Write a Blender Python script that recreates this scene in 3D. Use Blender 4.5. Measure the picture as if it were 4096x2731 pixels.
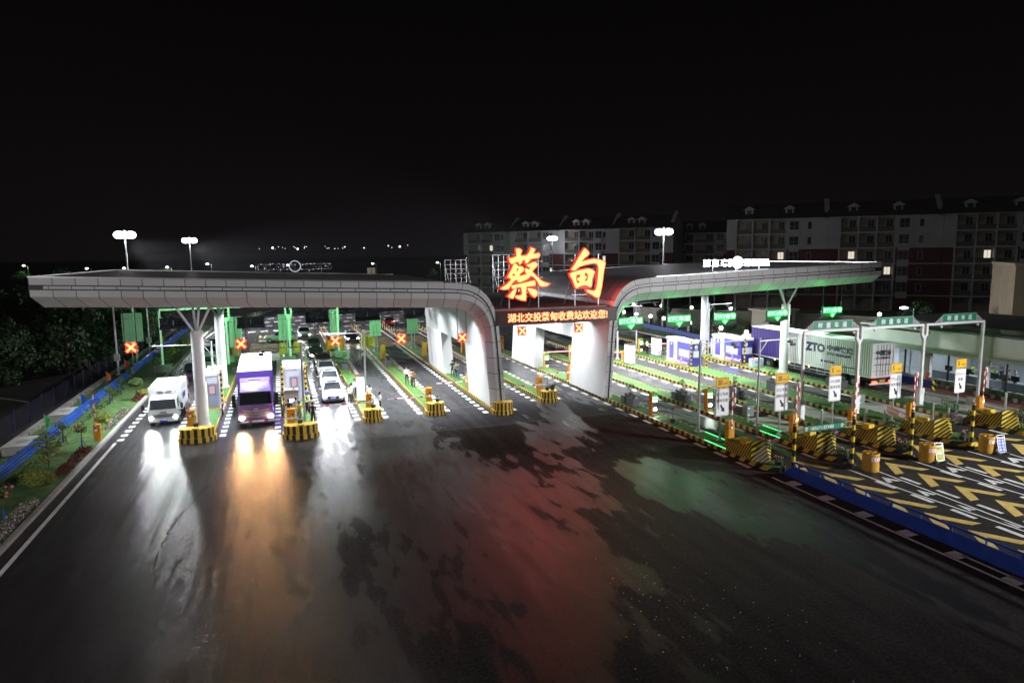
import bpy, bmesh, math, random
from mathutils import Vector, Matrix
R=math.radians; PI=math.pi
for o in list(bpy.data.objects): bpy.data.objects.remove(o)
SC=bpy.context.scene; C=SC.collection
random.seed(7)
# ---------------------------------------------------------------- camera
CAM_H=12.3
def cam_axes(yaw,pitch,roll):
    F=Vector((math.sin(yaw)*math.cos(pitch),math.cos(yaw)*math.cos(pitch),-math.sin(pitch)))
    Rt=Vector((math.cos(yaw),-math.sin(yaw),0)); U=Rt.cross(F)
    return F,Rt*math.cos(roll)-U*math.sin(roll),U*math.cos(roll)+Rt*math.sin(roll)
F_,R_,U_=cam_axes(R(18.908),R(7.45),R(0.70))
cd=bpy.data.cameras.new('camera'); cam=bpy.data.objects.new('camera',cd); C.objects.link(cam)
cam.matrix_world=Matrix(((R_.x,U_.x,-F_.x,0),(R_.y,U_.y,-F_.y,0),(R_.z,U_.z,-F_.z,CAM_H),(0,0,0,1)))
cd.sensor_width=36; cd.lens=2680/4096*36; cd.clip_start=.3; cd.clip_end=6000
SC.camera=cam
def cg(lat,dep):   # level camera-frame metres (to the right, ahead) -> world x,y
    y=R(18.908); return (math.cos(y)*lat+math.sin(y)*dep, -math.sin(y)*lat+math.cos(y)*dep)
# ---------------------------------------------------------------- night sky, weak sun lamp added in place of mast light
w=bpy.data.worlds.new('World'); SC.world=w; w.use_nodes=True
nt=w.node_tree; bg=nt.nodes['Background']
tc=nt.nodes.new('ShaderNodeTexCoord'); sx=nt.nodes.new('ShaderNodeSeparateXYZ'); rp=nt.nodes.new('ShaderNodeValToRGB')
nt.links.new(tc.outputs['Generated'],sx.inputs[0]); nt.links.new(sx.outputs['Z'],rp.inputs[0]); nt.links.new(rp.outputs[0],bg.inputs['Color'])
rp.color_ramp.elements[0].color=(.0042,.0030,.0034,1); rp.color_ramp.elements[1].color=(.0010,.0009,.0011,1); rp.color_ramp.elements[1].position=.45
bg.inputs['Strength'].default_value=1.0
sd=bpy.data.lights.new('sun','SUN'); sun=bpy.data.objects.new('sun',sd); C.objects.link(sun)
sd.energy=.05; sd.angle=R(4); sd.color=(1,.93,.95)
sun.rotation_euler=Vector((.18,.90,-.62)).normalized().to_track_quat('-Z','Y').to_euler()
SC.view_settings.view_transform='Standard'; SC.view_settings.look='None'
SC.view_settings.exposure=0; SC.view_settings.gamma=1
SC.cycles.max_bounces=5; SC.cycles.diffuse_bounces=2; SC.cycles.glossy_bounces=3; SC.cycles.transmission_bounces=4; SC.cycles.transparent_max_bounces=8
SC.cycles.caustics_reflective=False; SC.cycles.caustics_refractive=False; SC.cycles.sample_clamp_indirect=4
SC.cycles.use_denoising=True
# ---------------------------------------------------------------- mesh builder
class MB:
    def __init__(s): s.v=[]; s.f=[]; s.m=[]; s.s=[]; s.uv=None
    def add(s,vs,fs,mi=0,sm=False,M=None):
        b=len(s.v)
        s.v+= [tuple(M@Vector(p)) if M else tuple(p) for p in vs]
        for f in fs: s.f.append(tuple(b+i for i in f)); s.m.append(mi); s.s.append(sm)
        return s
    def box(s,x0,x1,y0,y1,z0,z1,mi=0,M=None):
        v=[(x,y,z) for z in (z0,z1) for x,y in ((x0,y0),(x1,y0),(x1,y1),(x0,y1))]
        return s.add(v,[(3,2,1,0),(4,5,6,7),(0,1,5,4),(1,2,6,5),(2,3,7,6),(3,0,4,7)],mi,False,M)
    def prism(s,poly,a0,a1,axis='z',mi=0,M=None,sm=False):
        n=len(poly)
        def P(p,a):
            return (p[0],p[1],a) if axis=='z' else ((p[0],a,p[1]) if axis=='y' else (a,p[0],p[1]))
        v=[P(p,a0) for p in poly]+[P(p,a1) for p in poly]
        f=[tuple(range(n))[::-1],tuple(range(n,2*n))]
        s.add(v,f,mi,False,M)
        return s.add(v,[(i,(i+1)%n,n+(i+1)%n,n+i) for i in range(n)],mi,sm,M)
    def cyl(s,p0,p1,r0,r1=None,n=12,mi=0,M=None,sm=True,caps=True):
        r1=r0 if r1 is None else r1
        p0=Vector(p0);p1=Vector(p1);d=(p1-p0).normalized()
        a=d.orthogonal().normalized();b=d.cross(a)
        v=[p0+(a*math.cos(2*PI*i/n)+b*math.sin(2*PI*i/n))*r0 for i in range(n)]+[p1+(a*math.cos(2*PI*i/n)+b*math.sin(2*PI*i/n))*r1 for i in range(n)]
        s.add(v,[(i,(i+1)%n,n+(i+1)%n,n+i) for i in range(n)],mi,sm,M)
        if caps: s.add(v,[tuple(range(n))[::-1],tuple(range(n,2*n))],mi,False,M)
        return s
    def bar(s,p0,p1,w,h=None,mi=0,M=None):
        h=h or w; p0=Vector(p0);p1=Vector(p1);d=(p1-p0).normalized()
        up=Vector((0,0,1)) if abs(d.z)<.95 else Vector((0,1,0))
        a=d.cross(up).normalized()*w/2;b=d.cross(a).normalized()*h/2
        v=[p0-a-b,p0+a-b,p0+a+b,p0-a+b,p1-a-b,p1+a-b,p1+a+b,p1-a+b]
        return s.add(v,[(3,2,1,0),(4,5,6,7),(0,1,5,4),(1,2,6,5),(2,3,7,6),(3,0,4,7)],mi,False,M)
    def sph(s,c,r,nu=12,nv=8,mi=0,M=None,z0=-1.0):
        r=(r,r,r) if not hasattr(r,'__len__') else r
        v=[];f=[]
        a0=math.asin(max(-1,z0))
        for j in range(nv+1):
            t=a0+(PI/2-a0)*j/nv
            for i in range(nu):
                p=2*PI*i/nu; v.append((c[0]+r[0]*math.cos(t)*math.cos(p),c[1]+r[1]*math.cos(t)*math.sin(p),c[2]+r[2]*math.sin(t)))
        for j in range(nv):
            for i in range(nu): f.append((j*nu+i,j*nu+(i+1)%nu,(j+1)*nu+(i+1)%nu,(j+1)*nu+i))
        return s.add(v,f,mi,True,M)
    def loft(s,secs,mi=0,closed=True,caps=True,sm=True,M=None):
        n=len(secs[0]); v=[p for q in secs for p in q]; f=[]
        for j in range(len(secs)-1):
            for i in range(n if closed else n-1): f.append((j*n+i,j*n+(i+1)%n,(j+1)*n+(i+1)%n,(j+1)*n+i))
        s.add(v,f,mi,sm,M)
        if caps: s.add(v,[tuple(range(n))[::-1],tuple(range((len(secs)-1)*n,len(secs)*n))],mi,False,M)
        return s
    def tube(s,pts,r,n=8,mi=0,M=None):
        for a,b in zip(pts,pts[1:]): s.cyl(a,b,r,r,n,mi,M)
        return s
    def leaves(s,c,rad,n,size,mi=0,shell=.55,up=.3,nm=1,seed=None):
        rn=random.Random(seed) if seed is not None else random
        for _ in range(n):
            while 1:
                d=Vector((rn.uniform(-1,1),rn.uniform(-1,1),rn.uniform(-1,1)))
                if .05<d.length<1: break
            d.normalize(); k=shell+(1-shell)*rn.random()**.7
            p=Vector((c[0]+d.x*rad[0]*k,c[1]+d.y*rad[1]*k,c[2]+d.z*rad[2]*k))
            nrm=(d+Vector((rn.gauss(0,.5),rn.gauss(0,.5),up+rn.gauss(0,.5)))).normalized()
            a=nrm.orthogonal().normalized(); a=(Matrix.Rotation(rn.uniform(0,6.3),3,nrm)@a); b=nrm.cross(a)
            q=size*rn.uniform(.6,1.3)
            s.add([p-a*q,p-b*q*.55,p+a*q,p+b*q*.55],[(0,1,2,3)],mi+rn.randrange(nm))
        return s
    def text(s,body,x0,z0,w,h,y=0,ext=.012,mi=0,M=None,bold=0.0,fit=True,axis='y-'):
        key=(body,bold); 
        if key not in TXT:
            cu=bpy.data.curves.new('t','FONT'); cu.body=body; cu.size=1; cu.resolution_u=2; cu.extrude=.5; cu.offset=bold
            ob=bpy.data.objects.new('t',cu); C.objects.link(ob)
            me=bpy.data.meshes.new_from_object(ob.evaluated_get(bpy.context.evaluated_depsgraph_get()))
            TXT[key]=([tuple(q.co) for q in me.vertices],[tuple(p.vertices) for p in me.polygons])
            bpy.data.objects.remove(ob); bpy.data.curves.remove(cu); bpy.data.meshes.remove(me)
        vs,fs=TXT[key]
        if not vs: return s
        xa=min(p[0] for p in vs);xb=max(p[0] for p in vs);ya=min(p[1] for p in vs);yb=max(p[1] for p in vs)
        kx=w/(xb-xa); kz=h/(yb-ya)
        if not fit: kx=kz=min(kx,kz)
        ox=x0+(w-kx*(xb-xa))/2; oz=z0+(h-kz*(yb-ya))/2
        v=[(ox+(p[0]-xa)*kx,y-ext*(p[2]+.5),oz+(p[1]-ya)*kz) for p in vs]
        return s.add(v,fs,mi,False,M)
    def build(s,name,mats,parent=None,loc=None,kind=None,weld=False):
        me=bpy.data.meshes.new(name); me.from_pydata(s.v,[],s.f)
        mats=mats if isinstance(mats,(list,tuple)) else [mats]
        for m in mats: me.materials.append(m)
        me.polygons.foreach_set('material_index',s.m); me.polygons.foreach_set('use_smooth',s.s)
        if s.uv:
            ul=me.uv_layers.new(name='UVMap')
            for l in me.loops: ul.data[l.index].uv=s.uv[l.vertex_index]
        if weld:
            bm=bmesh.new(); bm.from_mesh(me); bmesh.ops.remove_doubles(bm,verts=bm.verts,dist=.0005); bmesh.ops.recalc_face_normals(bm,faces=bm.faces); bm.to_mesh(me); bm.free()
        me.update()
        o=bpy.data.objects.new(name,me); C.objects.link(o)
        if parent: o.parent=parent
        if loc: o.location=loc
        if kind: o['kind']=kind
        return o
TXT={}
def tag(o,label,cat,group=None):
    o['label']=label; o['category']=cat
    if group: o['group']=group
    return o
def thing(name,label,cat,loc=(0,0,0),rz=0,group=None):
    o=bpy.data.objects.new(name,None); C.objects.link(o); o.location=loc; o.rotation_euler=(0,0,rz); o.empty_display_size=.3
    return tag(o,label,cat,group)
def copy_tree(o,parent=None):
    c=o.copy(); C.objects.link(c); c.parent=parent
    for ch in list(o.children): copy_tree(ch,c)
    return c
def dup(o,label,loc,rz=None):
    c=copy_tree(o); c.location=loc; c['label']=label
    if rz is not None: c.rotation_euler=(0,0,rz)
    return c
# ---------------------------------------------------------------- materials
def NM(name):
    m=bpy.data.materials.new(name); m.use_nodes=True; return m,m.node_tree,m.node_tree.nodes['Principled BSDF']
def mat(name,col,rough=.5,metal=0.,em=None,es=0.,noise=None,bump=None,alpha=None,trans=0.,coat=0.,coords='Object'):
    m,t,b=NM(name); N=t.nodes; L=t.links
    b.inputs['Base Color'].default_value=(*col,1); b.inputs['Roughness'].default_value=rough; b.inputs['Metallic'].default_value=metal
    b.inputs['Coat Weight'].default_value=coat; b.inputs['Coat Roughness'].default_value=.08
    if trans: b.inputs['Transmission Weight'].default_value=trans
    if em: b.inputs['Emission Color'].default_value=(*em,1); b.inputs['Emission Strength'].default_value=es
    tcn=None
    if noise or bump: tcn=N.new('ShaderNodeTexCoord')
    if noise:
        n=N.new('ShaderNodeTexNoise'); n.inputs['Scale'].default_value=noise[0]; n.inputs['Detail'].default_value=5; L.new(tcn.outputs[coords],n.inputs['Vector'])
        mx=N.new('ShaderNodeMix'); mx.data_type='RGBA'; a=noise[1]
        mx.inputs[6].default_value=(*[c*(1-a) for c in col],1); mx.inputs[7].default_value=(*[min(1,c*(1+a)) for c in col],1)
        cr=N.new('ShaderNodeMapRange'); cr.inputs[1].default_value=.35; cr.inputs[2].default_value=.65
        L.new(n.outputs['Fac'],cr.inputs[0]); L.new(cr.outputs[0],mx.inputs[0]); L.new(mx.outputs[2],b.inputs['Base Color'])
        r2=N.new('ShaderNodeMapRange'); r2.inputs[3].default_value=max(.02,rough-.12); r2.inputs[4].default_value=min(1,rough+.12); L.new(n.outputs['Fac'],r2.inputs[0]); L.new(r2.outputs[0],b.inputs['Roughness'])
    if bump:
        n=N.new('ShaderNodeTexNoise'); n.inputs['Scale'].default_value=bump[0]; n.inputs['Detail'].default_value=3; L.new(tcn.outputs[coords],n.inputs['Vector'])
        bp=N.new('ShaderNodeBump'); bp.inputs['Strength'].default_value=bump[1]; bp.inputs['Distance'].default_value=.02; L.new(n.outputs['Fac'],bp.inputs['Height']); L.new(bp.outputs[0],b.inputs['Normal'])
    return m
def stripe(name,c1,c2,ax,period,rough=.45,duty=.5,es=0,wear=.25,off=0.0):
    m,t,b=NM(name); N=t.nodes; L=t.links
    tcn=N.new('ShaderNodeTexCoord'); d=N.new('ShaderNodeVectorMath'); d.operation='DOT_PRODUCT'; d.inputs[1].default_value=ax
    L.new(tcn.outputs['Object'],d.inputs[0])
    a0=N.new('ShaderNodeMath'); a0.operation='ADD'; a0.inputs[1].default_value=off+period*100; L.new(d.outputs['Value'],a0.inputs[0])
    dv=N.new('ShaderNodeMath'); dv.operation='DIVIDE'; dv.inputs[1].default_value=period; L.new(a0.outputs[0],dv.inputs[0])
    fr=N.new('ShaderNodeMath'); fr.operation='FRACT'; L.new(dv.outputs[0],fr.inputs[0])
    gt=N.new('ShaderNodeMath'); gt.operation='GREATER_THAN'; gt.inputs[1].default_value=duty; L.new(fr.outputs[0],gt.inputs[0])
    mx=N.new('ShaderNodeMix'); mx.data_type='RGBA'; mx.inputs[6].default_value=(*c1,1); mx.inputs[7].default_value=(*c2,1); L.new(gt.outputs[0],mx.inputs[0])
    n=N.new('ShaderNodeTexNoise'); n.inputs['Scale'].default_value=3.1; n.inputs['Detail'].default_value=6; L.new(tcn.outputs['Object'],n.inputs['Vector'])
    mr=N.new('ShaderNodeMapRange'); mr.inputs[3].default_value=1-wear*1.6; mr.inputs[4].default_value=1+wear*.6; L.new(n.outputs['Fac'],mr.inputs[0])
    mm=N.new('ShaderNodeMix'); mm.data_type='RGBA'; mm.blend_type='MULTIPLY'; mm.inputs[0].default_value=1; L.new(mx.outputs[2],mm.inputs[6]); L.new(mr.outputs[0],mm.inputs[7])
    L.new(mm.outputs[2],b.inputs['Base Color']); b.inputs['Roughness'].default_value=rough
    return m
def corrug(name,col,ax,period,strength=.6,rough=.4,metal=0.0,dirt=.2):
    m,t,b=NM(name); N=t.nodes; L=t.links
    tcn=N.new('ShaderNodeTexCoord'); d=N.new('ShaderNodeVectorMath'); d.operation='DOT_PRODUCT'; d.inputs[1].default_value=ax; L.new(tcn.outputs['Object'],d.inputs[0])
    ml=N.new('ShaderNodeMath'); ml.operation='MULTIPLY'; ml.inputs[1].default_value=2*PI/period; L.new(d.outputs['Value'],ml.inputs[0])
    sn=N.new('ShaderNodeMath'); sn.operation='SINE'; L.new(ml.outputs[0],sn.inputs[0])
    bp=N.new('ShaderNodeBump'); bp.inputs['Strength'].default_value=strength; bp.inputs['Distance'].default_value=.04; L.new(sn.outputs[0],bp.inputs['Height']); L.new(bp.outputs[0],b.inputs['Normal'])
    n=N.new('ShaderNodeTexNoise'); n.inputs['Scale'].default_value=1.3; n.inputs['Detail'].default_value=6; L.new(tcn.outputs['Object'],n.inputs['Vector'])
    mx=N.new('ShaderNodeMix'); mx.data_type='RGBA'; mx.inputs[6].default_value=(*[c*(1-dirt) for c in col],1); mx.inputs[7].default_value=(*[min(1,c*(1+dirt)) for c in col],1)
    L.new(n.outputs['Fac'],mx.inputs[0]); L.new(mx.outputs[2],b.inputs['Base Color'])
    b.inputs['Roughness'].default_value=rough; b.inputs['Metallic'].default_value=metal
    return m
def asphalt():
    m,t,b=NM('asphalt'); N=t.nodes; L=t.links
    g=N.new('ShaderNodeNewGeometry')
    def noise(sc,det=5,vec=None,dist=0):
        n=N.new('ShaderNodeTexNoise'); n.inputs['Scale'].default_value=sc; n.inputs['Detail'].default_value=det; n.inputs['Distortion'].default_value=dist
        L.new(vec or g.outputs['Position'],n.inputs['Vector']); return n.outputs['Fac']
    def mr(x,a,b2,c,d):
        n=N.new('ShaderNodeMapRange'); n.inputs[1].default_value=a; n.inputs[2].default_value=b2; n.inputs[3].default_value=c; n.inputs[4].default_value=d; L.new(x,n.inputs[0]); return n.outputs[0]
    def mth(op,x,y):
        n=N.new('ShaderNodeMath'); n.operation=op
        for i,q in enumerate((x,y)):
            if isinstance(q,(int,float)): n.inputs[i].default_value=q
            else: L.new(q,n.inputs[i])
        return n.outputs[0]
    mp=N.new('ShaderNodeMapping'); mp.inputs['Scale'].default_value=(1,.28,1); mp.inputs['Rotation'].default_value=(0,0,R(14)); L.new(g.outputs['Position'],mp.inputs['Vector'])
    big=noise(.15,12,mp.outputs[0],.5); mid=noise(1.3,9,mp.outputs[0],.3); fine=noise(38,3); grit=noise(120,2)
    patch=mth('ADD',mth('MULTIPLY',big,.75),mth('MULTIPLY',mid,.25))
    sp=N.new('ShaderNodeSeparateXYZ'); L.new(g.outputs['Position'],sp.inputs[0])
    # the road dries out towards the right and is dampest in front of the busy lanes
    side=mr(sp.outputs['X'],3,13,0,.13)
    dx=mth('DIVIDE',mth('SUBTRACT',sp.outputs['X'],17),9); dy=mth('DIVIDE',mth('SUBTRACT',sp.outputs['Y'],26),7.5)
    spot=mth('POWER',2.718,mth('MULTIPLY',mth('ADD',mth('MULTIPLY',dx,dx),mth('MULTIPLY',dy,dy)),-1))
    left=mth('ADD',mr(sp.outputs['X'],-3,2,.10,0),mr(sp.outputs['Y'],28,33,0,.08))
    pb=mth('ADD',patch,mth('SUBTRACT',mth('MULTIPLY',side,mth('SUBTRACT',1,mth('MULTIPLY',spot,1.15))),mth('ADD',left,.004)))
    dry=mr(pb,.512,.524,0,1); damp=mr(pb,.40,.56,0,1)
    slab=mr(sp.outputs['Y'],44.9,45.0,0,1)
    mx=N.new('ShaderNodeMix'); mx.data_type='RGBA'; mx.inputs[6].default_value=(.023,.022,.024,1); mx.inputs[7].default_value=(.038,.035,.034,1); L.new(dry,mx.inputs[0])
    mx2=N.new('ShaderNodeMix'); mx2.data_type='RGBA'; mx2.inputs[7].default_value=(.066,.067,.071,1); L.new(mx.outputs[2],mx2.inputs[6]); L.new(mth('MULTIPLY',slab,.55),mx2.inputs[0])
    mp2=N.new('ShaderNodeMapping'); mp2.inputs['Scale'].default_value=(1.5,.045,1); L.new(g.outputs['Position'],mp2.inputs['Vector'])
    track=noise(1.0,4,mp2.outputs[0],.2); agg=noise(9,4)
    mul=mth('MULTIPLY',mth('MULTIPLY',mr(fine,.3,.7,.62,1.38),mr(agg,.35,.65,.70,1.3)),mth('MULTIPLY',mr(mid,.3,.7,.82,1.18),mr(track,.35,.65,.88,1.12)))
    mm=N.new('ShaderNodeMix'); mm.data_type='RGBA'; mm.blend_type='MULTIPLY'; mm.inputs[0].default_value=1; L.new(mx2.outputs[2],mm.inputs[6]); L.new(mul,mm.inputs[7])
    L.new(mm.outputs[2],b.inputs['Base Color'])
    ro=mth('ADD',mth('ADD',mr(dry,0,1,.0,.2),mr(damp,0,1,.25,.42)),mth('ADD',mr(fine,.3,.7,-.06,.08),mr(track,.35,.65,.02,-.02))); L.new(ro,b.inputs['Roughness'])
    b.inputs['Specular IOR Level'].default_value=.5
    sw=mth('SUBTRACT',mth('ADD',mr(damp,0,1,.20,.09),mth('MULTIPLY',spot,.13)),mr(dry,0,1,0,.10)); L.new(sw,b.inputs['Specular IOR Level'])
    bp=N.new('ShaderNodeBump'); bp.inputs['Strength'].default_value=.4; bp.inputs['Distance'].default_value=.014; L.new(mth('ADD',fine,grit),bp.inputs['Height']); L.new(bp.outputs[0],b.inputs['Normal'])
    return m
def panel(name,col,rough=.42):
    """composite panels: dark joints every 1.25 m along u, joints across at two v levels"""
    m,t,b=NM(name); N=t.nodes; L=t.links
    uv=N.new('ShaderNodeUVMap'); s=N.new('ShaderNodeSeparateXYZ'); L.new(uv.outputs[0],s.inputs[0])
    def mth(op,x,y):
        n=N.new('ShaderNodeMath'); n.operation=op
        for i,q in enumerate((x,y)):
            if isinstance(q,(int,float)): n.inputs[i].default_value=q
            else: L.new(q,n.inputs[i])
        return n.outputs[0]
    def nearv(v0,wd): return mth('LESS_THAN',mth('ABSOLUTE',mth('SUBTRACT',s.outputs['Y'],v0),0),wd)
    inband=mth('MULTIPLY',mth('GREATER_THAN',s.outputs['Y'],.255),mth('LESS_THAN',s.outputs['Y'],.385))
    u=mth('ADD',s.outputs['X'],mth('MULTIPLY',inband,.25))
    ju=mth('LESS_THAN',mth('FRACT',mth('DIVIDE',u,1.25),0),.032)
    jj=mth('MINIMUM',mth('ADD',mth('ADD',ju,nearv(.25,.02)),nearv(.385,.02)),1)
    # each cassette a touch different
    wn=N.new('ShaderNodeTexWhiteNoise'); wn.noise_dimensions='1D'; L.new(mth('FLOOR',mth('DIVIDE',u,1.25),0),wn.inputs['W'])
    mr=N.new('ShaderNodeMapRange'); mr.inputs[3].default_value=.94; mr.inputs[4].default_value=1.05; L.new(wn.outputs['Value'],mr.inputs[0])
    mm=N.new('ShaderNodeMix'); mm.data_type='RGBA'; mm.blend_type='MULTIPLY'; mm.inputs[0].default_value=1; mm.inputs[6].default_value=(*col,1); L.new(mr.outputs[0],mm.inputs[7])
    mx=N.new('ShaderNodeMix'); mx.data_type='RGBA'; L.new(mm.outputs[2],mx.inputs[6]); mx.inputs[7].default_value=(.012,.011,.012,1); L.new(jj,mx.inputs[0])
    L.new(mx.outputs[2],b.inputs['Base Color']); b.inputs['Roughness'].default_value=rough
    return m
def emis(name,col,s): 
    m=mat(name,(.02,.02,.02),.5,0,em=col,es=s); return m
M={}
M['asphalt']=asphalt()
M['soil']=mat('soil',(.020,.016,.012),.95,noise=(.35,.5),bump=(3,.8),coords='Object')
M['concrete']=mat('concrete',(.30,.29,.27),.85,noise=(1.2,.22),bump=(30,.2))
M['pale_conc']=mat('pale_concrete',(.42,.42,.40),.7,noise=(.8,.18),bump=(30,.15))
M['kerbstone']=stripe('kerbstone',(.42,.40,.38),(.16,.15,.14),(0,1,0),1.0,.8,.965,wear=.2)
M['white_paint']=mat('white_road_paint',(.72,.72,.70),.55,noise=(2.5,.16))
M['yellow_paint']=mat('yellow_road_paint',(.60,.44,.12),.6,noise=(2.5,.18))
M['turf']=mat('turf',(.040,.125,.022),.9,noise=(3.5,.38),bump=(60,1.0))
M['lawn']=mat('lawn',(.06,.13,.03),.95,noise=(2.2,.4),bump=(25,1.0))
M['kerb']=stripe('kerb_stripes',(.62,.42,.03),(.012,.012,.012),(0,1,0),.5,.5)
M['kerb_wide']=stripe('kerb_stripes_wide',(.60,.38,.03),(.012,.012,.012),(0,1,0),.66,.5)
M['kerb_diag']=stripe('kerb_stripes_diagonal',(.60,.36,.03),(.012,.012,.012),(.25,.7,.66),.62,.5)
M['nose']=stripe('nose_stripes',(.62,.44,.03),(.012,.012,.012),(1,0,0),.36,.5)
M['nose_rad']=None
M['cushion']=stripe('cushion_stripes',(.60,.44,.03),(.012,.011,.01),(.0,.84,.54),.17,.42,.52)
M['polestripe']=stripe('pole_stripes',(.70,.46,.02),(.012,.012,.012),(0,0,1),.42,.4)
M['polestripe_wide']=stripe('pole_stripes_wide',(.75,.56,.02),(.012,.012,.012),(0,0,1),.68,.35,.47)
M['yellow']=mat('yellow_coat',(.66,.42,.03),.45,noise=(4,.12))
M['orange']=mat('orange_cabinet',(.62,.25,.012),.42,noise=(5,.12))
M['orange_lid']=mat('orange_plastic',(.60,.16,.01),.35)
M['white_metal']=mat('white_metal',(.72,.73,.74),.38)
M['white_plaster']=mat('white_plaster',(.74,.75,.76),.5,noise=(.6,.04))
M['grey_metal']=mat('grey_metal',(.42,.43,.44),.35,.6)
M['galv']=mat('galvanised',(.5,.51,.52),.38,.75,noise=(3,.12))
M['dark_metal']=mat('dark_metal',(.05,.05,.055),.45,.5)
M['black']=mat('black_plastic',(.015,.015,.016),.5)
M['rubber']=mat('rubber',(.018,.018,.018),.85)
M['glass']=mat('dark_glass',(.02,.024,.028),.06,coat=.5)
M['purple_glass']=M['glass']
M['fascia']=panel('canopy_panels',(.50,.485,.49))
M['soffit']=mat('soffit_white',(.60,.62,.63),.45,noise=(.5,.04))
M['roof_corr']=corrug('corrugated_roof',(.33,.32,.33),(0,1,0),.42,.9,.55,.35)
M['blue_rail']=mat('blue_rail',(.025,.10,.50),.22,noise=(3,.15))
M['blue_panel']=mat('blue_panel',(.012,.05,.30),.5,noise=(2,.18))
M['navy']=mat('navy_coat',(.02,.035,.22),.4)
M['green_sign']=mat('green_sign',(.003,.15,.075),.45,em=(.0,.5,.25),es=.06)  # faint glow added so the unlit boards look brighter
M['sign_white']=mat('sign_white',(.80,.80,.82),.4)
M['sign_yellow']=mat('sign_yellow',(.75,.42,.01),.4)
M['sign_black']=mat('sign_black',(.012,.012,.014),.5)
M['red']=mat('red_paint',(.55,.02,.02),.5)
M['led_white']=emis('lamp_white',(1,1,1),3)
M['led_green']=emis('led_green',(.012,1,.05),2.6)
M['led_green_hot']=emis('led_green_hot',(.09,1,.13),13)
M['led_red']=emis('led_red',(1,.03,.008),3)
M['led_red_hot']=emis('led_red_hot',(1,.10,.035),11)
M['tar']=mat('tar',(.010,.010,.011),.6)
M['leaf']=mat('leaves',(.05,.11,.025),.7); M['leaf2']=mat('leaves_light',(.14,.23,.035),.7); M['leaf3']=mat('leaves_dark',(.025,.06,.018),.75)
M['leaf_y']=mat('leaves_yellow',(.42,.38,.05),.7); M['leaf_red']=mat('leaves_red',(.16,.02,.02),.8); M['leaf_redd']=mat('leaves_maroon',(.07,.012,.014),.8)
M['petal_pink']=mat('petal_pink',(.75,.12,.18),.6); M['petal_mag']=mat('petal_magenta',(.30,.03,.28),.6); M['petal_lil']=mat('petal_lilac',(.45,.15,.40),.6); M['petal_w']=mat('petal_white',(.7,.62,.6),.6)
M['bark']=mat('bark',(.10,.07,.05),.9,noise=(8,.3)); M['pot']=mat('pot_dark',(.05,.045,.05),.6); M['pot_w']=mat('pot_white',(.6,.6,.6),.5)
M['planter']=stripe('planter_slats',(.11,.115,.13),(.04,.042,.05),(0,0,1),.13,.5,.75)
# ---------------------------------------------------------------- ground, roads, markings
def sheet(name,poly,z,m,kind='structure'):
    b=MB(); b.add([(x,y,z) for x,y in poly],[tuple(range(len(poly)))]); return b.build(name,m,kind=kind)
sheet('ground',[(-3000,-900),(3000,-900),(3000,4000),(-3000,4000)],-.06,M['soil'])
sheet('road',[(-11.75,-60),(51.9,-60),(51.9,30),(52.2,96),(60,112),(90,140),(300,200),(300,232),(20,186),(-1.5,169),(-7.2,156),(-11.6,139),(-12.6,126),(-11.95,112),(-11.75,90)],0,M['asphalt'])
mk=MB()
def strip(pts,wd,z=.004,mi=0):
    for (x0,y0),(x1,y1) in zip(pts,pts[1:]):
        d=Vector((x1-x0,y1-y0,0)).normalized(); n=Vector((d.y,-d.x,0))*wd/2
        mk.add([(x0-n.x,y0-n.y,z),(x0+n.x,y0+n.y,z),(x1+n.x,y1+n.y,z),(x1-n.x,y1-n.y,z)],[(3,2,1,0)],mi)
def rect(x0,x1,y0,y1,mi=0,z=.004): mk.add([(x0,y0,z),(x1,y0,z),(x1,y1,z),(x0,y1,z)],[(0,1,2,3)],mi)
def poly(p,mi=0,z=.004): mk.add([(x,y,z) for x,y in p],[tuple(range(len(p)))],mi)
strip([(-11.12,20),(-11.12,50.2)],.2); strip([(-11.12,-40),(-11.12,19.97)],.2)
def dashes(x,y0,y1,w=.42,l=.62,per=1.28):
    y=y0
    while y<y1: rect(x-w/2,x+w/2,y,y+l); y+=per
dashes(-10.95,50.6,104)
ISL=[('a',-6.95,-4.9,48.2,90),('b',-.28,1.8,46.6,91),('c',5.42,6.55,49.4,93),('d',10.25,11.45,49.7,93),('e',15.15,16.5,48.0,94),('f',20.1,21.35,50.6,93),('g',25.2,26.62,29.3,84),('h',29.95,31.35,29.3,84),('i',34.65,36.1,29.3,86),('j',39.4,41.75,29.1,88),('k',45.55,47.95,29.0,90)]
for n,x0,x1,y0,y1 in ISL:
    ly=y0+(1.1 if n<'g' else 1.4)
    dashes(x0-.5 if n<'g' else x0-.38,ly,y1, .40 if n<'g' else .3,.62 if n<'g' else 1.15,1.28 if n<'g' else 2.15)
    dashes(x1+.5 if n<'g' else x1+.38,ly if n not in 'g' else 33.2,y1,.40 if n<'g' else .3,.62 if n<'g' else 1.15,1.28 if n<'g' else 2.15)
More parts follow.
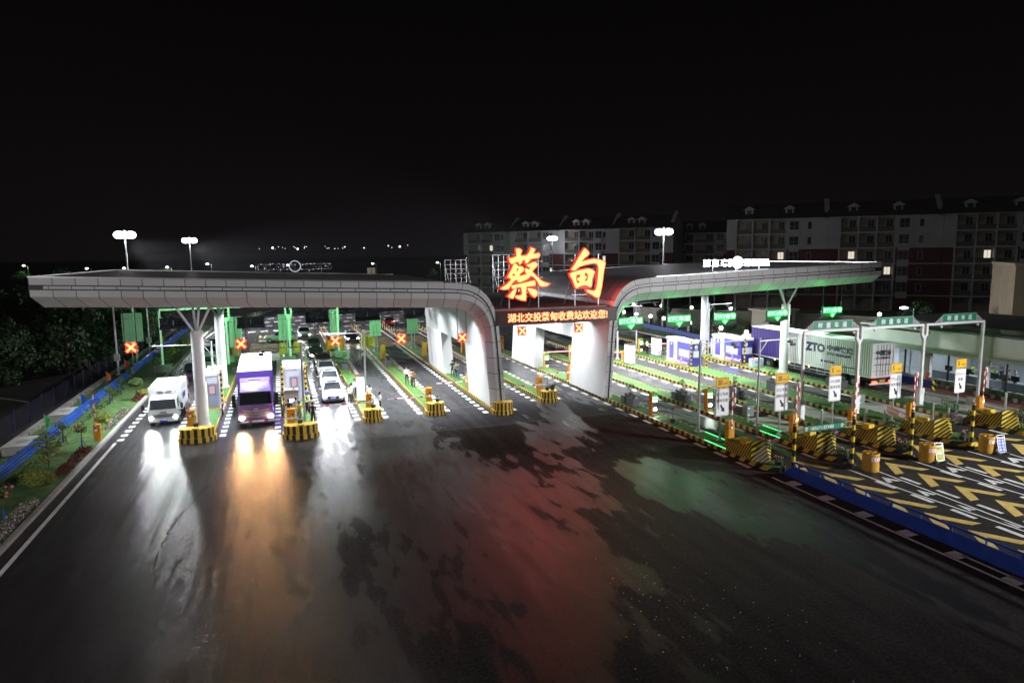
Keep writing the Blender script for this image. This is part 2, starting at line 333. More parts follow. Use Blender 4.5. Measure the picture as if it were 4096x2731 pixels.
# approach lanes in front of the right-hand islands
strip([(24.86,-30),(24.86,28.9)],.15)
y=28.0
while y>-8: rect(24.97,25.58,y-.62,y); y-=2.28
strip([(25.46,-20),(25.46,18.5)],.14)
def chevs(xc,y0,n,dy=2.13,w=1.25,mi=1):
    for i in range(n):
        y=y0-i*dy; k=w/1.25
        poly([(xc,y),(xc-1.25*k,y-1.85),(xc-.66*k,y-1.85),(xc,y-.85),(xc+.66*k,y-1.85),(xc+1.25*k,y-1.85)],mi)
for xc in (28.05,32.7,37.25): chevs(xc,30.85,16)
chevs(43.2,30.9,16,w=1.7)
for xa,xb in ((29.74,31.06),(34.45,35.95),(39.2,41.0),(45.2,47.6)):
    xm=(xa+xb)/2
    strip([(xa,28.6),(xa+.03,25),(xm-.14,18.2)],.11); strip([(xb,28.6),(xb-.2,24.5),(xm+.14,18.2)],.11)
    for i in range(4):
        y=26.75-i*2.15; h=(xb-xa)/2*max(.2,1-(28-y)/11)-.1
        poly([(xm,y+.1),(xm-h,y-.75),(xm-h*.3,y-.75),(xm,y-.45),(xm+h*.3,y-.75),(xm+h,y-.75)])
    for i in range(9):
        y=26.45-i*2.15
        rect(xa-.28,xa-.02,y-1.2,y) if i<4 else None
        rect(xb+.14,xb+.38,y-1.2,y) if i<4 else rect(xm-.12,xm+.12,y-1.2,y)
# far side of the plaza
strip([(51.75,60),(51.95,96),(56,104)],.15)
strip([(-11.4,112),(-10.7,124.6),(-8.5,138),(-6.1,150),(-1.8,166.6),(10,176)],.22)
for k,(yy,) in enumerate(((104,),(110,),(117,),(126,),(133,),(141,),(150,),(160,))):
    for i in range(22):
        x=-7.5+i*1.95+(.7 if k%2 else 0); y=yy+.17*(x+7.4)*(1 if yy>115 else .25)
        if x<-11+max(0,(yy-125)*.3): continue
        if yy<115 and i%2: continue
        poly([(x,y),(x+1.1,y+.19),(x+1.1,y+.68),(x,y+.49)])
        if yy>115: poly([(x,y+.95),(x+1.1,y+1.14),(x+1.1,y+1.55),(x,y+1.36)])
for xc,wv in ((-2.7,3.5),(3.6,2.9),(8.4,2.9),(13.3,2.9),(18.4,2.9),(23.3,2.9)):
    for i in range(7 if xc!=3.6 else 2):
        y=91.4+i*1.45
        poly([(xc,y),(xc+wv/2,y+1.5),(xc+wv/2,y+1.75),(xc,y+.28),(xc-wv/2,y+1.75),(xc-wv/2,y+1.5)],1)
    for yy in (104.6,106.4):
        strip([(xc-.9,yy),(xc-.5,yy+.75),(xc,yy+.95),(xc+.5,yy+.75),(xc+.9,yy)],.22,mi=1)
    for j in range(3): strip([(xc-.8+j*.1,109.2+j*.8),(xc+.8,109.2+j*.8)],.22,mi=1)
    strip([(xc,108.8),(xc,112)],.3,mi=1); strip([(xc-.8,108.8),(xc-.8,112)],.22,mi=1)
for xx in (5.6,10.35,15.3,20.4): strip([(xx,94.6),(xx,114)],.2); strip([(xx+1.1,94.6),(xx+1.1,114)],.2)
mk.build('road_marking',[M['white_paint'],M['yellow_paint']],kind='structure')
# concrete weighing slabs and drains
b=MB()
for x0,x1,y0,y1 in ((-.9+-3.6,-.75,84,90.5),(2.1,5.2,81,84.5),(31.6,34.4,36.2,40.2),(36.4,39.2,35.6,41.5),(42.0,45.3,34.8,41.0),(48.2,51.6,34.0,41.5),(-10.2,-7.3,74.5,83)):
    b.add([(x0,y0,.005),(x1,y0,.005),(x1,y1,.005),(x0,y1,.005)],[(0,1,2,3)])
b.build('weighing_slab_paving',M['pale_conc'],kind='structure')
# drain seam across the slab edge and wet run-off
b=MB()
b.add([(2.0,50.6,.0045),(26,52.9,.0045),(26,52.94,.0045),(2.0,50.64,.0045)],[(0,1,2,3)]); b.add([(-11.9,44.9,.0045),(25.1,45.5,.0045),(25.1,45.54,.0045),(-11.9,44.94,.0045)],[(0,1,2,3)])
b.build('expansion_joint',M['black'],kind='structure')
# tar-filled crack and oil drips
b=MB(); cr=[(-4.2,39.0),(-4.75,37.1),(-4.8,36.2),(-5.15,34.8),(-5.4,33.1),(-5.4,32.0),(-5.5,29.8),(-5.2,27.0),(-5.35,24.5)]; rn=random.Random(12); P2=[]
for (xa,ya),(xb,yb) in zip(cr,cr[1:]):
    for i in range(7): u=i/7; P2.append((xa+(xb-xa)*u+rn.uniform(-.07,.07),ya+(yb-ya)*u))
for (xa,ya),(xb,yb) in zip(P2,P2[1:]):
    w_=rn.uniform(.006,.028); b.add([(xa-w_,ya,.0042),(xa+w_,ya,.0042),(xb+w_,yb,.0042),(xb-w_,yb,.0042)],[(3,2,1,0)])
b.build('tar_crack',M['tar'],kind='structure')
b=MB()
for _ in range(120):
    x=rn.gauss(5.2,1.5); y=rn.uniform(22,46); s=rn.uniform(.02,.06); l=rn.uniform(.05,.22)
    b.add([(x-s,y,.0046),(x,y-l,.0046),(x+s,y,.0046),(x,y+l,.0046)],[(0,1,2,3)])
b.build('oil_drips_on_road',M['tar'],kind='structure')
# litter of paper scraps after the opening
b=MB(); rn=random.Random(3)
for _ in range(150):
    x,y=g=(rn.gauss(12.6,1.6),rn.gauss(18.2,3.2)); a=rn.uniform(0,3.1); s=rn.uniform(.015,.04)
    b.add([(x-s*math.cos(a),y-s*math.sin(a),.008),(x+s*math.sin(a)*.4,y-s*math.cos(a)*.4,.012),(x+s*math.cos(a),y+s*math.sin(a),.01),(x-s*math.sin(a)*.4,y+s*math.cos(a)*.4,.008)],[(0,1,2,3)],rn.choice((0,0,0,1,2)))
tag(b.build('paper_scraps',[M['sign_white'],M['sign_yellow'],M['red']],kind='stuff'),'small paper scraps scattered on the dark asphalt in the foreground','litter')
# left verge: kerb, lawn, drain wall
b=MB(); b.box(-12.0,-11.75,-40,128,-.02,.16); b.build('kerb',M['kerbstone'],kind='structure')
b=MB(); ny=60
for i in range(ny):
    y0=-30+i*2.7; y1=y0+2.7
    xs=[-12.0,-12.7,-13.8,-15.0,-16.2,-17.2]
    zs=[.12,.17,.2,.22,.18,.1]
    for j in range(5):
        b.add([(xs[j],y0,zs[j]),(xs[j+1],y0,zs[j+1]),(xs[j+1],y1,zs[j+1]),(xs[j],y1,zs[j])],[(0,1,2,3)],0,True)
b.build('lawn',M['lawn'],kind='structure',weld=True)
b=MB(); b.box(-17.55,-17.2,-20,128,-.05,.42)
for i in range(74): b.box(-17.2,-17.12,-20+i*2,-19.75+i*2,-.05,.36)
tag(b.build('drain_wall',M['concrete']),'low rough concrete drain wall running along the dark field','wall')
# right verge beyond the plaza
b=MB(); b.box(51.95,52.15,44,96,-.02,.14); b.build('kerb_far',M['kerbstone'],kind='structure')
sheet('pavement',[(52.4,20),(56.2,20),(56.2,44.5),(52.4,44.5)],.14,mat('brick_paving',(.20,.055,.045),.8,noise=(6,.3)))
b=MB(); b.box(52.15,52.4,20,44.5,-.02,.16); b.box(51.5,52.15,20,44.4,0.001,.10); b.build('pavement_kerb',M['pale_conc'],kind='structure')
sheet('lawn_far',[(52.3,58),(120,58),(140,140),(90,135),(60,108),(52.3,94)],.02,M['lawn'])
# ---------------------------------------------------------------- traffic islands
WHO={'a':'turf island carrying the near white column and the leftmost booth','b':'island with the grey toll booth between the purple lorry and the white cars','c':'narrow island with the tall white cabinet and two onlookers at its kerb','d':'island where three people stand talking on the turf','e':'island under the left portal leg','f':'island with potted flowers on its nose between the two portal legs','g':'long island under the right portal leg, its kerb beside the open asphalt','h':'second long island right of the portal, between two empty lanes','i':'long island with the lone white cabinet, third from the portal on the right','j':'wide island under the purple booth left of the parked lorry','k':'wide island running beside the long white lorry'}
for n,x0,x1,y0,y1 in ISL:
    left=n<'g'; root=thing('traffic_island',WHO[n],'traffic island',(0,0,0),group='toll lane islands')
    xm=(x0+x1)/2; hw=(x1-x0)/2; nl=0.9 if left else 1.6
    out=[(xm+hw*math.sin(a),y0+nl-nl*math.cos(a)) for a in [R(-90+15*i) for i in range(13)]]
    ring=out+[(x1,y1),(x0,y1)]; 
    inn=[(xm+(x-xm)*(1-.12/hw) ,y+.12 if y<y1 else y-.12) for x,y in ring]
    k=MB(); N_=len(ring); H=.25
    k.add([(x,y,0) for x,y in ring]+[(x,y,H) for x,y in ring]+[(x,y,H) for x,y in inn],[(i,(i+1)%N_,N_+(i+1)%N_,N_+i) for i in range(N_)]+[(N_+i,N_+(i+1)%N_,2*N_+(i+1)%N_,2*N_+i) for i in range(N_)])
    k.build('kerb',M['kerb'] if left else M['kerb_wide'],root)
    t=MB(); t.add([(x,y,H-.015) for x,y in inn],[tuple(range(N_))]); t.build('turf',M['turf'],root)
# ---------------------------------------------------------------- the toll canopy
XM=41.32
OUT=[(-14.9,11.19),(11.5,10.20),(12.3,10.16),(12.95,10.10),(13.5,10.02),(14.0,9.84),(14.45,9.57),(14.85,9.22),(15.17,8.8),(15.42,8.3),(15.62,7.75),(15.76,7.2),(15.87,6.6),(16.02,4.6),(16.31,.25)]
INN=[(-14.4,9.27),(11.5,8.29),(12.1,8.27),(12.6,8.23),(13.0,8.16),(13.4,8.05),(13.75,7.90),(14.05,7.71),(14.3,7.52),(14.5,7.25),(14.65,6.98),(14.76,6.7),(14.85,6.4),(15.0,4.6),(15.26,.25)]
# front profile: (t across the band, y)
YF=49.4; YB=73.0
PROF=[(0,YF+.0),(.25,YF),(.25,YF+.09),(.385,YF+.09),(.385,YF),(.62,YF),(1,YF+.75)]
def band(b,i0,i1,y1=YB,y0=None,mir=False,part='front'):
    """part front -> fascia with uv ; outer ; inner ; ends"""
    pts=[]; u=[0]
    for a in range(len(OUT)-1):
        m0=((OUT[a][0]+INN[a][0])/2,(OUT[a][1]+INN[a][1])/2); m1=((OUT[a+1][0]+INN[a+1][0])/2,(OUT[a+1][1]+INN[a+1][1])/2)
        u.append(u[-1]+math.dist(m0,m1))
    fx=(lambda x:XM-x) if mir else (lambda x:x)
    L=lambda i,t:(fx(OUT[i][0]+(INN[i][0]-OUT[i][0])*(t if i else max(0,(t-.62)/.38))),OUT[i][1]+(INN[i][1]-OUT[i][1])*t)
    if b.uv is None: b.uv=[]
    def quad(ps,uvs,sm=False):
        if mir: ps=ps[::-1]; uvs=uvs[::-1]
        b.add(ps,[(0,1,2,3)],0,sm); b.uv+=uvs
    for i in range(i0,i1):
        if part=='front':
            P_=PROF if y0 is None else [(0,y0),(1,y0)]
            for (t0,ya),(t1,yb) in zip(P_,P_[1:]):
                a=L(i,t0);c=L(i,t1);d=L(i+1,t1);e=L(i+1,t0)
                quad([(a[0],ya,a[1]),(c[0],yb,c[1]),(d[0],yb,d[1]),(e[0],ya,e[1])],[(u[i],t0+1e-4),(u[i],t1-1e-4),(u[i+1],t1-1e-4),(u[i+1],t0+1e-4)])
        if part in('outer','inner'):
            t=0 if part=='outer' else 1; ya=(y0 if y0 is not None else (YF if t==0 else YF+.75))
            a=L(i,t);e=L(i+1,t)
            ps=[(a[0],ya,a[1]),(e[0],ya,e[1]),(e[0],y1,e[1]),(a[0],y1,a[1])]; uvs=[(u[i],0.05)]*4
            if part=='inner': ps=ps[::-1]
            quad(ps,uvs,sm=True)
        if part=='back':
            a=L(i,0);c=L(i,1);d=L(i+1,1);e=L(i+1,0)
            quad([(e[0],y1,e[1]),(d[0],y1,d[1]),(c[0],y1,c[1]),(a[0],y1,a[1])],[(u[i],.05)]*4)
root=thing('toll_canopy','long winged grey and white toll canopy with two portal legs across all lanes','toll canopy',(0,0,0))
for mir in (False,True):
    if mir: OUT[0]=(-13.05,11.02); INN[0]=(-12.75,9.17)
    n=len(OUT)-1
    f=MB(); band(f,0,n,mir=mir,part='front')
    fo=f.build('fascia',M['fascia'],root)
    o=MB(); band(o,0,9,mir=mir,part='outer'); o.build('roof_sheet',M['roof_corr'],root,weld=True)
    o=MB(); band(o,9,n-1,mir=mir,part='outer'); o.build('leg_cladding',M['white_plaster'],root,weld=True)
    e=MB(); band(e,0,n-1,mir=mir,part='inner'); band(e,0,n-1,mir=mir,part='back')
    fx=(lambda x:XM-x) if mir else (lambda x:x)
    # end face of the wing tip
    a,c=OUT[0],INN[0]; cuv=[(0,.05)]*4
    zk=a[1]+(c[1]-a[1])*.62; ps=[(fx(a[0]),YF,a[1]),(fx(a[0]),YB,a[1]),(fx(a[0]),YB,zk),(fx(c[0]),YB,c[1]),(fx(c[0]),YF+.75,c[1]),(fx(a[0]),YF,zk)]
    e.add(ps if not mir else ps[::-1],[(0,1,2,5),(5,2,3,4)] if not mir else [(5,4,3,0),(0,3,2,1)]); e.uv+=cuv+cuv[:2]
    e.build('soffit',M['soffit'],root,weld=True)
    sl=MB(); zt_=OUT[0][1]; xa,xb=sorted((fx(OUT[0][0]-.02),fx(OUT[0][0]+.72))); sl.box(xa,xb,YF-.004,YF+.6,zt_-.73,zt_-.47); sl.build('tip_slot',M['black'],root)  # black box painted in for the dark, shaded notch
    # leg wall with its passage opening: front pier, rear pier
    for nm,(ya,yb) in (('leg_front_pier',(YF+.75,56.6)),('leg_rear_pier',(66.0,73.2))):
        p=MB(); i=n-1
        x0,x1,x2,x3=fx(INN[i][0]),fx(OUT[i][0]),fx(OUT[n][0]),fx(INN[n][0])
        q=[(x0,4.6),(x1,4.6),(x2,.25),(x3,.25)]
        if mir: q=q[::-1]
        p.prism(q,ya,yb,'y'); 
        if nm=='leg_front_pier':
            q2=[(fx(OUT[i][0]),4.6),(fx(OUT[n][0]),.25)]
            vs=[(q2[0][0],YF,4.6),(q2[0][0],ya,4.6),(q2[1][0],ya,.25),(q2[1][0],YF,.25)]
            p.add(vs,[(0,1,2,3)])
        p.build(nm,M['white_plaster'],root)
    # bright metal flashing along the roof edge, and the plaster soffit above the opening
    g=MB(); xt,zt_=OUT[0]; g.bar((fx(xt),YF+.12,zt_+.05),(fx(11.5),YF+.12,10.25),.22,.09); g.bar((fx(xt),YB-.1,zt_+.05),(fx(11.5),YB-.1,10.25),.2,.09); g.bar((fx(xt+.05),YF,zt_+.05),(fx(xt+.05),YB,zt_+.05),.16,.09)
    g.build('roof_flashing',M['grey_metal'],root)
    l=MB()
    i=n-1; x0,x1=sorted((fx(INN[i][0]),fx(OUT[i][0]))); l.box(x0+.01,x1-.01,56.6,66.0,4.57,4.62); l.build('opening_head',M['soffit'],root)
# low valley roof between the legs and its gutter beam
v=MB(); v.box(15.5,XM-15.5,YF+.5,YB-.2,7.75,7.98); v.build('valley_roof',mat('valley_roof',(.20,.18,.18),.55,noise=(.9,.35)),root)
# columns with splayed struts
for cx,cy,zt in ((-5.85,51.9,7.2),(-5.6,67.0,7.1),(46.95,53.6,7.05),(46.95,67.0,7.05)):
    c=MB(); c.cyl((cx,cy,.24),(cx,cy,zt),.425,.40,28)
    for zz in (1.9,3.7,5.5): c.cyl((cx,cy,zz),(cx,cy,zz+.025),.432,.432,28)
    c.cyl((cx,cy,.24),(cx,cy,.42),.52,.52,28)
    co=c.build('column',M['white_plaster'],root)
    for dx,dy in ((-1.75,-.5),(1.5,-.6),(-.35,1.3),(.25,1.5)):
        s=MB(); top=9.0-(abs(cx+dx-20.66)-9)*-.036; s.cyl((cx+dx*.12,cy+dy*.12,zt-.02),(cx+dx,cy+dy,top+.25),.085,.085,10); s.build('strut',M['white_metal'],co)
# downlights under the soffit (real fittings with their lamps)
NL=0
def lamp(kind,name,loc,energy,col=(1,1,1),size=.5,target=None,spot=120,blend=.6,radius=.1,spread=None):
    global NL; NL+=1
    d=bpy.data.lights.new(name,kind); d.energy=energy; d.color=col
    if kind=='AREA':
        d.shape='DISK'; d.size=size
        if spread: d.spread=R(spread)
    elif kind=='SPOT': d.spot_size=R(spot); d.spot_blend=blend; d.shadow_soft_size=radius
    else: d.shadow_soft_size=radius
    o=bpy.data.objects.new(name,d); C.objects.link(o); o.location=loc
    if target is not None: o.rotation_euler=(Vector(target)-Vector(loc)).to_track_quat('-Z','Y').to_euler()
    else: o.rotation_euler=(0,0,0)
    return o
def soffit(x):
    xx=min(x,XM-x); return 9.25-(xx+14.4)*.0372
for x in (-9.2,-2.6,3.7,8.6,12.2,29.6,33.2,38.0,43.4,50.0):
    for y in (53.0,59.5,66.0):
        z=soffit(x)
        d=MB(); d.cyl((x,y,z+.03),(x,y,z-.10),.26,.30,16,0); d.cyl((x,y,z-.101),(x,y,z-.105),.27,.27,16,1); d.build('downlight',[M['grey_metal'],M['led_white']],root)
        lamp('AREA','canopy_lamp',(x,y,z-.13),{-9.2:820,-2.6:950,3.7:1050,8.6:620,12.2:560}.get(x,900),(.93,.97,1),.5,spread=122)
for sgn,x in ((-1,13.1),(1,XM-13.1)):   # wall washers aimed at the outside faces of the legs
    for y in (52.5,60.5,69.5): lamp('SPOT','wall_washer',(x+sgn*-.2,y,8.0),420,(.93,.97,1),target=(XM/2-sgn*5.2,y,3.2) if False else ((15.1 if sgn<0 else XM-15.1),y+.2,2.8),spot=75,radius=.12)
for x in (17.6,23.7):   # lamps inside the portal
    for y in (54.5,62,69.5):
        root_d=MB(); root_d.cyl((x,y,7.74),(x,y,7.66),.25,.28,14,0); root_d.cyl((x,y,7.655),(x,y,7.65),.25,.25,14,1); root_d.build('downlight',[M['grey_metal'],M['led_white']],root)
        lamp('AREA','portal_lamp',(x,y,7.6),520,(.93,.97,1),.45,spread=125)
lamp('SPOT','wall_washer',(22.2,60.5,7.4),500,(.95,.98,1),target=(25.3,60.5,3.0),spot=110,radius=.15)
# ---------------------------------------------------------------- LED board and the two big characters
t=thing('led_message_board','wide black LED board with a red running welcome text between the portal legs','message board',(20.84,49.3,7.32))
b=MB(); b.box(-5.2,5.2,-.02,.30,-.57,.57); b.build('housing',M['black'],t)
b=MB(); b.box(-5.14,5.14,-.03,-.021,-.51,.51); b.build('screen',mat('led_screen',(.02,.004,.004),.4,em=(1,.02,.02),es=.015),t)
b=MB(); b.text('湖北交投蔡甸收费站欢迎您!',-4.28,-.34,8.6,.70,-.031,.012,bold=.012); b.build('running_text',emis('led_text',(1,.17,.06),7),t)
b=MB(); b.text('湖北交投蔡甸收费站欢迎您!',-4.31,-.365,8.66,.75,-.0305,.004,bold=.05); b.build('text_halo',emis('led_text_edge',(1,.012,.004),1.6),t)  # bolder glowing copy behind the text stands in for its bloom
CAI=[[(17.06,11.97),(17.22,11.94),(17.73,12.1),(17.67,12.67),(17.98,12.68),(18.17,12.53),(18.07,12.32),(18.06,12.13),(18.49,12.14),(18.71,12.27),(18.94,12.76),(19.28,12.64),(19.12,12.25),(19.64,12.32),(19.67,12.13),(19.61,12.0),(18.92,11.87),(18.59,11.53),(18.43,11.56),(18.46,11.76),(18.16,11.79),(18.17,11.61),(17.96,11.44),(17.82,11.66),(17.32,11.5),(17.13,11.71)],[(17.57,11.52),(17.72,11.47),(17.84,11.32),(18.04,11.3),(18.25,11.23),(18.32,11.1),(18.26,10.9),(18.04,10.75),(17.92,10.55),(18.42,10.63),(18.69,10.74),(18.88,10.66),(18.85,10.48),(18.63,10.31),(18.3,10.16),(17.89,10.05),(17.68,10.28),(17.43,10.11),(17.16,9.76),(17.02,9.56),(16.57,9.51),(16.33,9.58),(16.52,9.7),(16.89,9.92),(17.3,10.31),(17.17,10.32),(17.12,10.44),(16.9,10.42),(17.01,10.62),(17.31,11.12),(17.48,11.47)],[(17.72,11.09),(17.8,11.16),(17.88,11.11),(17.83,10.99),(17.74,10.92),(17.7,10.99)],[(17.32,10.67),(17.44,10.74),(17.58,10.65),(17.54,10.57),(17.41,10.59)],[(18.56,11.41),(18.86,11.5),(19.13,11.61),(19.33,11.57),(19.47,11.45),(19.41,11.29),(19.19,11.09),(19.01,10.88),(19.29,10.6),(19.73,10.18),(20.07,9.99),(20.51,9.86),(20.29,9.72),(19.68,9.72),(19.54,9.95),(19.24,10.37),(18.96,10.53),(18.8,10.66),(18.45,10.82),(18.41,11.1),(18.53,11.13),(18.75,11.02),(18.92,11.22),(18.7,11.25)],[(17.26,9.81),(17.76,9.88),(18.52,10.03),(19.24,10.16),(19.29,9.96),(19.26,9.75),(18.52,9.69),(18.49,9.21),(18.46,8.59),(18.23,8.6),(17.58,8.9),(17.56,8.99),(18.07,9.02),(18.14,9.12),(18.12,9.42),(18.05,9.66),(17.7,9.63),(17.4,9.55),(17.29,9.63)],[(17.69,9.54),(17.59,9.24),(17.39,8.78),(17.15,8.84),(16.95,8.97),(17.15,9.15),(17.37,9.39),(17.56,9.54)],[(18.61,9.55),(18.9,9.53),(19.23,9.43),(19.42,9.28),(19.39,8.97),(19.22,8.81),(19.01,8.96),(18.79,9.22)]]
DIAN=[[(23.61,12.65),(23.81,12.54),(24.02,12.26),(23.92,12.11),(23.59,11.87),(23.34,11.59),(23.86,11.69),(24.48,11.78),(25.07,11.68),(25.52,11.46),(25.38,10.9),(25.27,10.09),(25.16,9.38),(24.94,8.6),(24.71,8.63),(24.26,8.9),(23.81,9.17),(23.8,9.26),(23.98,9.26),(24.37,9.17),(24.61,9.22),(24.77,9.7),(24.86,10.41),(24.9,11.02),(24.81,11.32),(24.65,11.43),(24.25,11.44),(23.7,11.34),(23.09,11.16),(22.76,10.9),(22.54,10.91),(22.42,10.96),(22.76,11.4),(23.14,12.0)],[(22.31,10.64),(22.7,10.77),(23.53,10.94),(24.09,10.98),(24.37,10.88),(24.56,10.72),(24.4,10.42),(24.29,10.02),(24.18,9.51),(24.06,9.5),(23.87,9.62),(23.59,9.65),(23.26,9.59),(22.9,9.42),(22.76,9.65),(22.54,10.16),(22.35,10.46)],[(22.88,10.45),(23.09,10.55),(23.23,10.54),(23.23,10.35),(23.01,10.27),(22.98,10.12),(23.09,10.02),(23.21,9.97),(23.04,9.81),(22.92,9.95),(22.87,10.23)],[(23.64,10.68),(23.78,10.67),(23.92,10.53),(23.92,10.23),(23.81,10.03),(23.67,9.99),(23.63,10.09),(23.76,10.21),(23.81,10.38),(23.64,10.48)]]
def glyph(splines,ext,off,x0,z0):
    cu=bpy.data.curves.new('g','CURVE'); cu.dimensions='2D'; cu.fill_mode='BOTH'; cu.extrude=ext; cu.offset=off; cu.resolution_u=3
    for L in splines:
        s=cu.splines.new('BEZIER'); s.bezier_points.add(len(L)-1); s.use_cyclic_u=True
        n=len(L)
        for i,p in enumerate(L):
            bp=s.bezier_points[i]; bp.co=(p[0]-x0,p[1]-z0,0)
            a=Vector((L[i-1][0],L[i-1][1],0)); c=Vector((L[(i+1)%n][0],L[(i+1)%n][1],0)); q=Vector((p[0],p[1],0))
            u=(q-a); v=(c-q); sharp=u.length>0 and v.length>0 and u.normalized().dot(v.normalized())<.25
            tn=Vector((0,0,0)) if sharp else (u.normalized()+v.normalized()).normalized()
            bp.handle_left_type=bp.handle_right_type='FREE'
            bp.handle_left=bp.co-tn*u.length*.3; bp.handle_right=bp.co+tn*v.length*.3
    ob=bpy.data.objects.new('g',cu); C.objects.link(ob)
    me=bpy.data.meshes.new_from_object(ob.evaluated_get(bpy.context.evaluated_depsgraph_get()))
    r=([(p.co.x,p.co.z,p.co.y) for p in me.vertices],[tuple(q.vertices) for q in me.polygons])
    bpy.data.objects.remove(ob); bpy.data.curves.remove(cu); bpy.data.meshes.remove(me); return r
def glyphs(b,G,ext,off,xs):
    gr=[[0],[1,2,3],[4],[5],[6],[7]] if len(G)==8 else [[0],[1,2,3]]
    for k,q in enumerate(gr):
        vs,fs=glyph([G[i] for i in q],ext,off,xs,7.98); b.add([(x,y-.003*k,z) for x,y,z in vs],fs)
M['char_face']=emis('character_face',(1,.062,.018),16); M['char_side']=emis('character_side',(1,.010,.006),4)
for nm,G,lab,xs,wd in (('cai',CAI,'big glowing yellow and red character 蔡 on the low roof, the left of the pair',18.4,2.1),('dian',DIAN,'big glowing yellow and red character 甸 on the low roof, the right of the pair',23.9,1.7)):
    t=thing('rooftop_character',lab,'illuminated sign',(xs,50.5,7.98),group='characters over the portal')
    b=MB(); glyphs(b,G,.02,0,xs); o=b.build('face',M['char_face'],t); o.location=(0,-.14,0)
    b=MB(); glyphs(b,G,.10,.065,xs); b.build('channel_side',M['char_side'],t)  # widened glowing copy stands in for red bloom around the strokes
    b=MB(); glyphs(b,G,.012,.095,xs); o=b.build('back_plate',M['dark_metal'],t); o.location=(0,.125,0)  # plate added to block the red glow towards the rear
    b=MB()
    for dx in (-wd*.6,wd*.6 if nm=='cai' else wd*.65): b.bar((dx,.14,0),(dx,.14,4.2),.06); b.bar((dx,.14,3.2),(dx,2.4,0),.05)
    for zz in (.9,2.4,3.7): b.bar((-wd*.8,.16,zz),(wd*.8,.16,zz),.045)
    b.build('frame',M['galv'],t)
# white group sign on the right wing
t=thing('rooftop_letters','row of white glowing letters HBCI with a round emblem on the right wing','illuminated sign',(39.1,51.0,10.42))
hot=emis('white_letters',(.86,.93,1),16)
b=MB()
for ch,x in (('H',-3.55),('B',-2.62),('C',-1.75),('I',-.95)): b.text(ch,x,.52,.55 if ch!='I' else .22,.62,0,.08,bold=.05)
b.build('latin_letters',hot,t)
b=MB(); b.cyl((0,-.08,.86),(0,.04,.86),.52,.52,32); b.build('emblem',hot,t)
b=MB(); b.text('湖北交投',.72,.50,2.75,.62,0,.08,bold=.045); b.build('chinese_letters',hot,t)
b=MB(); b.bar((-3.6,.1,1.1),(3.5,.1,1.1),.04); b.bar((-3.6,.1,.6),(3.5,.1,.6),.04)
for x in (-2.55,-.08,2.45): b.bar((x,.1,-.05),(x,.1,1.1),.05)
b.build('frame',M['white_metal'],t)
# unlit frames seen from behind along the rear roof edge
rn=random.Random(5)
t=thing('rooftop_sign_frame','long low lattice frame with small glinting letters on the rear of the left wing','sign frame',(1.45,73.0,10.55))
b=MB()
for z in (.42,.98): b.bar((-3.6,0,z),(3.6,0,z),.05)
for x in (-2.8,-1.4,0,2.6): b.bar((x,0,0),(x,0,.98),.05)
for i in range(13): b.bar((-3.6+i*.6,0,.42),(-3.6+i*.6,0,.98),.03)
b.build('frame',M['galv'],t)
b=MB()
for i in range(46): x=rn.uniform(-3.6,3.4); z=rn.uniform(.3,1.05); b.bar((x,-.06,z),(x+rn.uniform(-.12,.12),-.06,z+rn.uniform(-.1,.1)),.035)
b.build('letter_backs',emis('lit_edges',(.8,.9,1),1.1),t)
b=MB(); b.tube([(.55*math.cos(a),-.05,.75+.55*math.sin(a)) for a in [2*PI*i/20 for i in range(21)]],.035,6); b.build('ring',emis('ring_lit',(.8,.88,1),.8),t)
for lab,cx,wd,zb,zt in (('scaffold frame with mirror-like character backs at the left bend of the canopy',18.4,2.4,9.2,11.7),('tall scaffold frame with mirror-like character backs behind the left red character',24.0,2.6,8.0,12.2)):
    t=thing('scaffold_frame',lab,'sign frame',(cx,72.6,zb),group='rear character frames')
    b=MB(); h=zt-zb
    for i in range(5): b.bar((-wd/2+i*wd/4,0,0),(-wd/2+i*wd/4,0,h),.05)
    for i in range(6): b.bar((-wd/2,0,h*i/5),(wd/2,0,h*i/5),.05)
    for x in (-wd/2,wd/2): b.bar((x,0,h*.8),(x,-1.8,0),.05)
    b.build('frame',M['galv'],t)
    b=MB()
    for i in range(90):
        x=rn.uniform(-wd*.55,wd*.5); z=rn.uniform(.15,h*1.08); s=rn.uniform(.03,.11); a=rn.uniform(0,3.1)
        b.sph((x,-.12,z),(s*.5+.02,.03,s),6,4)
    b.build('character_back',mat('mirror_steel',(.75,.75,.78),.08,1.0),t)
t=thing('roof_lightbox','small square box on the rear roof edge of the left wing','roof box',(9.2,73.0,10.3)); b=MB(); b.box(-.4,.4,-.1,.1,0,.7); b.build('lightbox_face',mat('cream_panel',(.6,.55,.38),.6,em=(.8,.7,.45),es=.08),t); b=MB(); b.text('上',-.24,.12,.48,.46,-.101,.01); b.build('character',M['sign_black'],t)
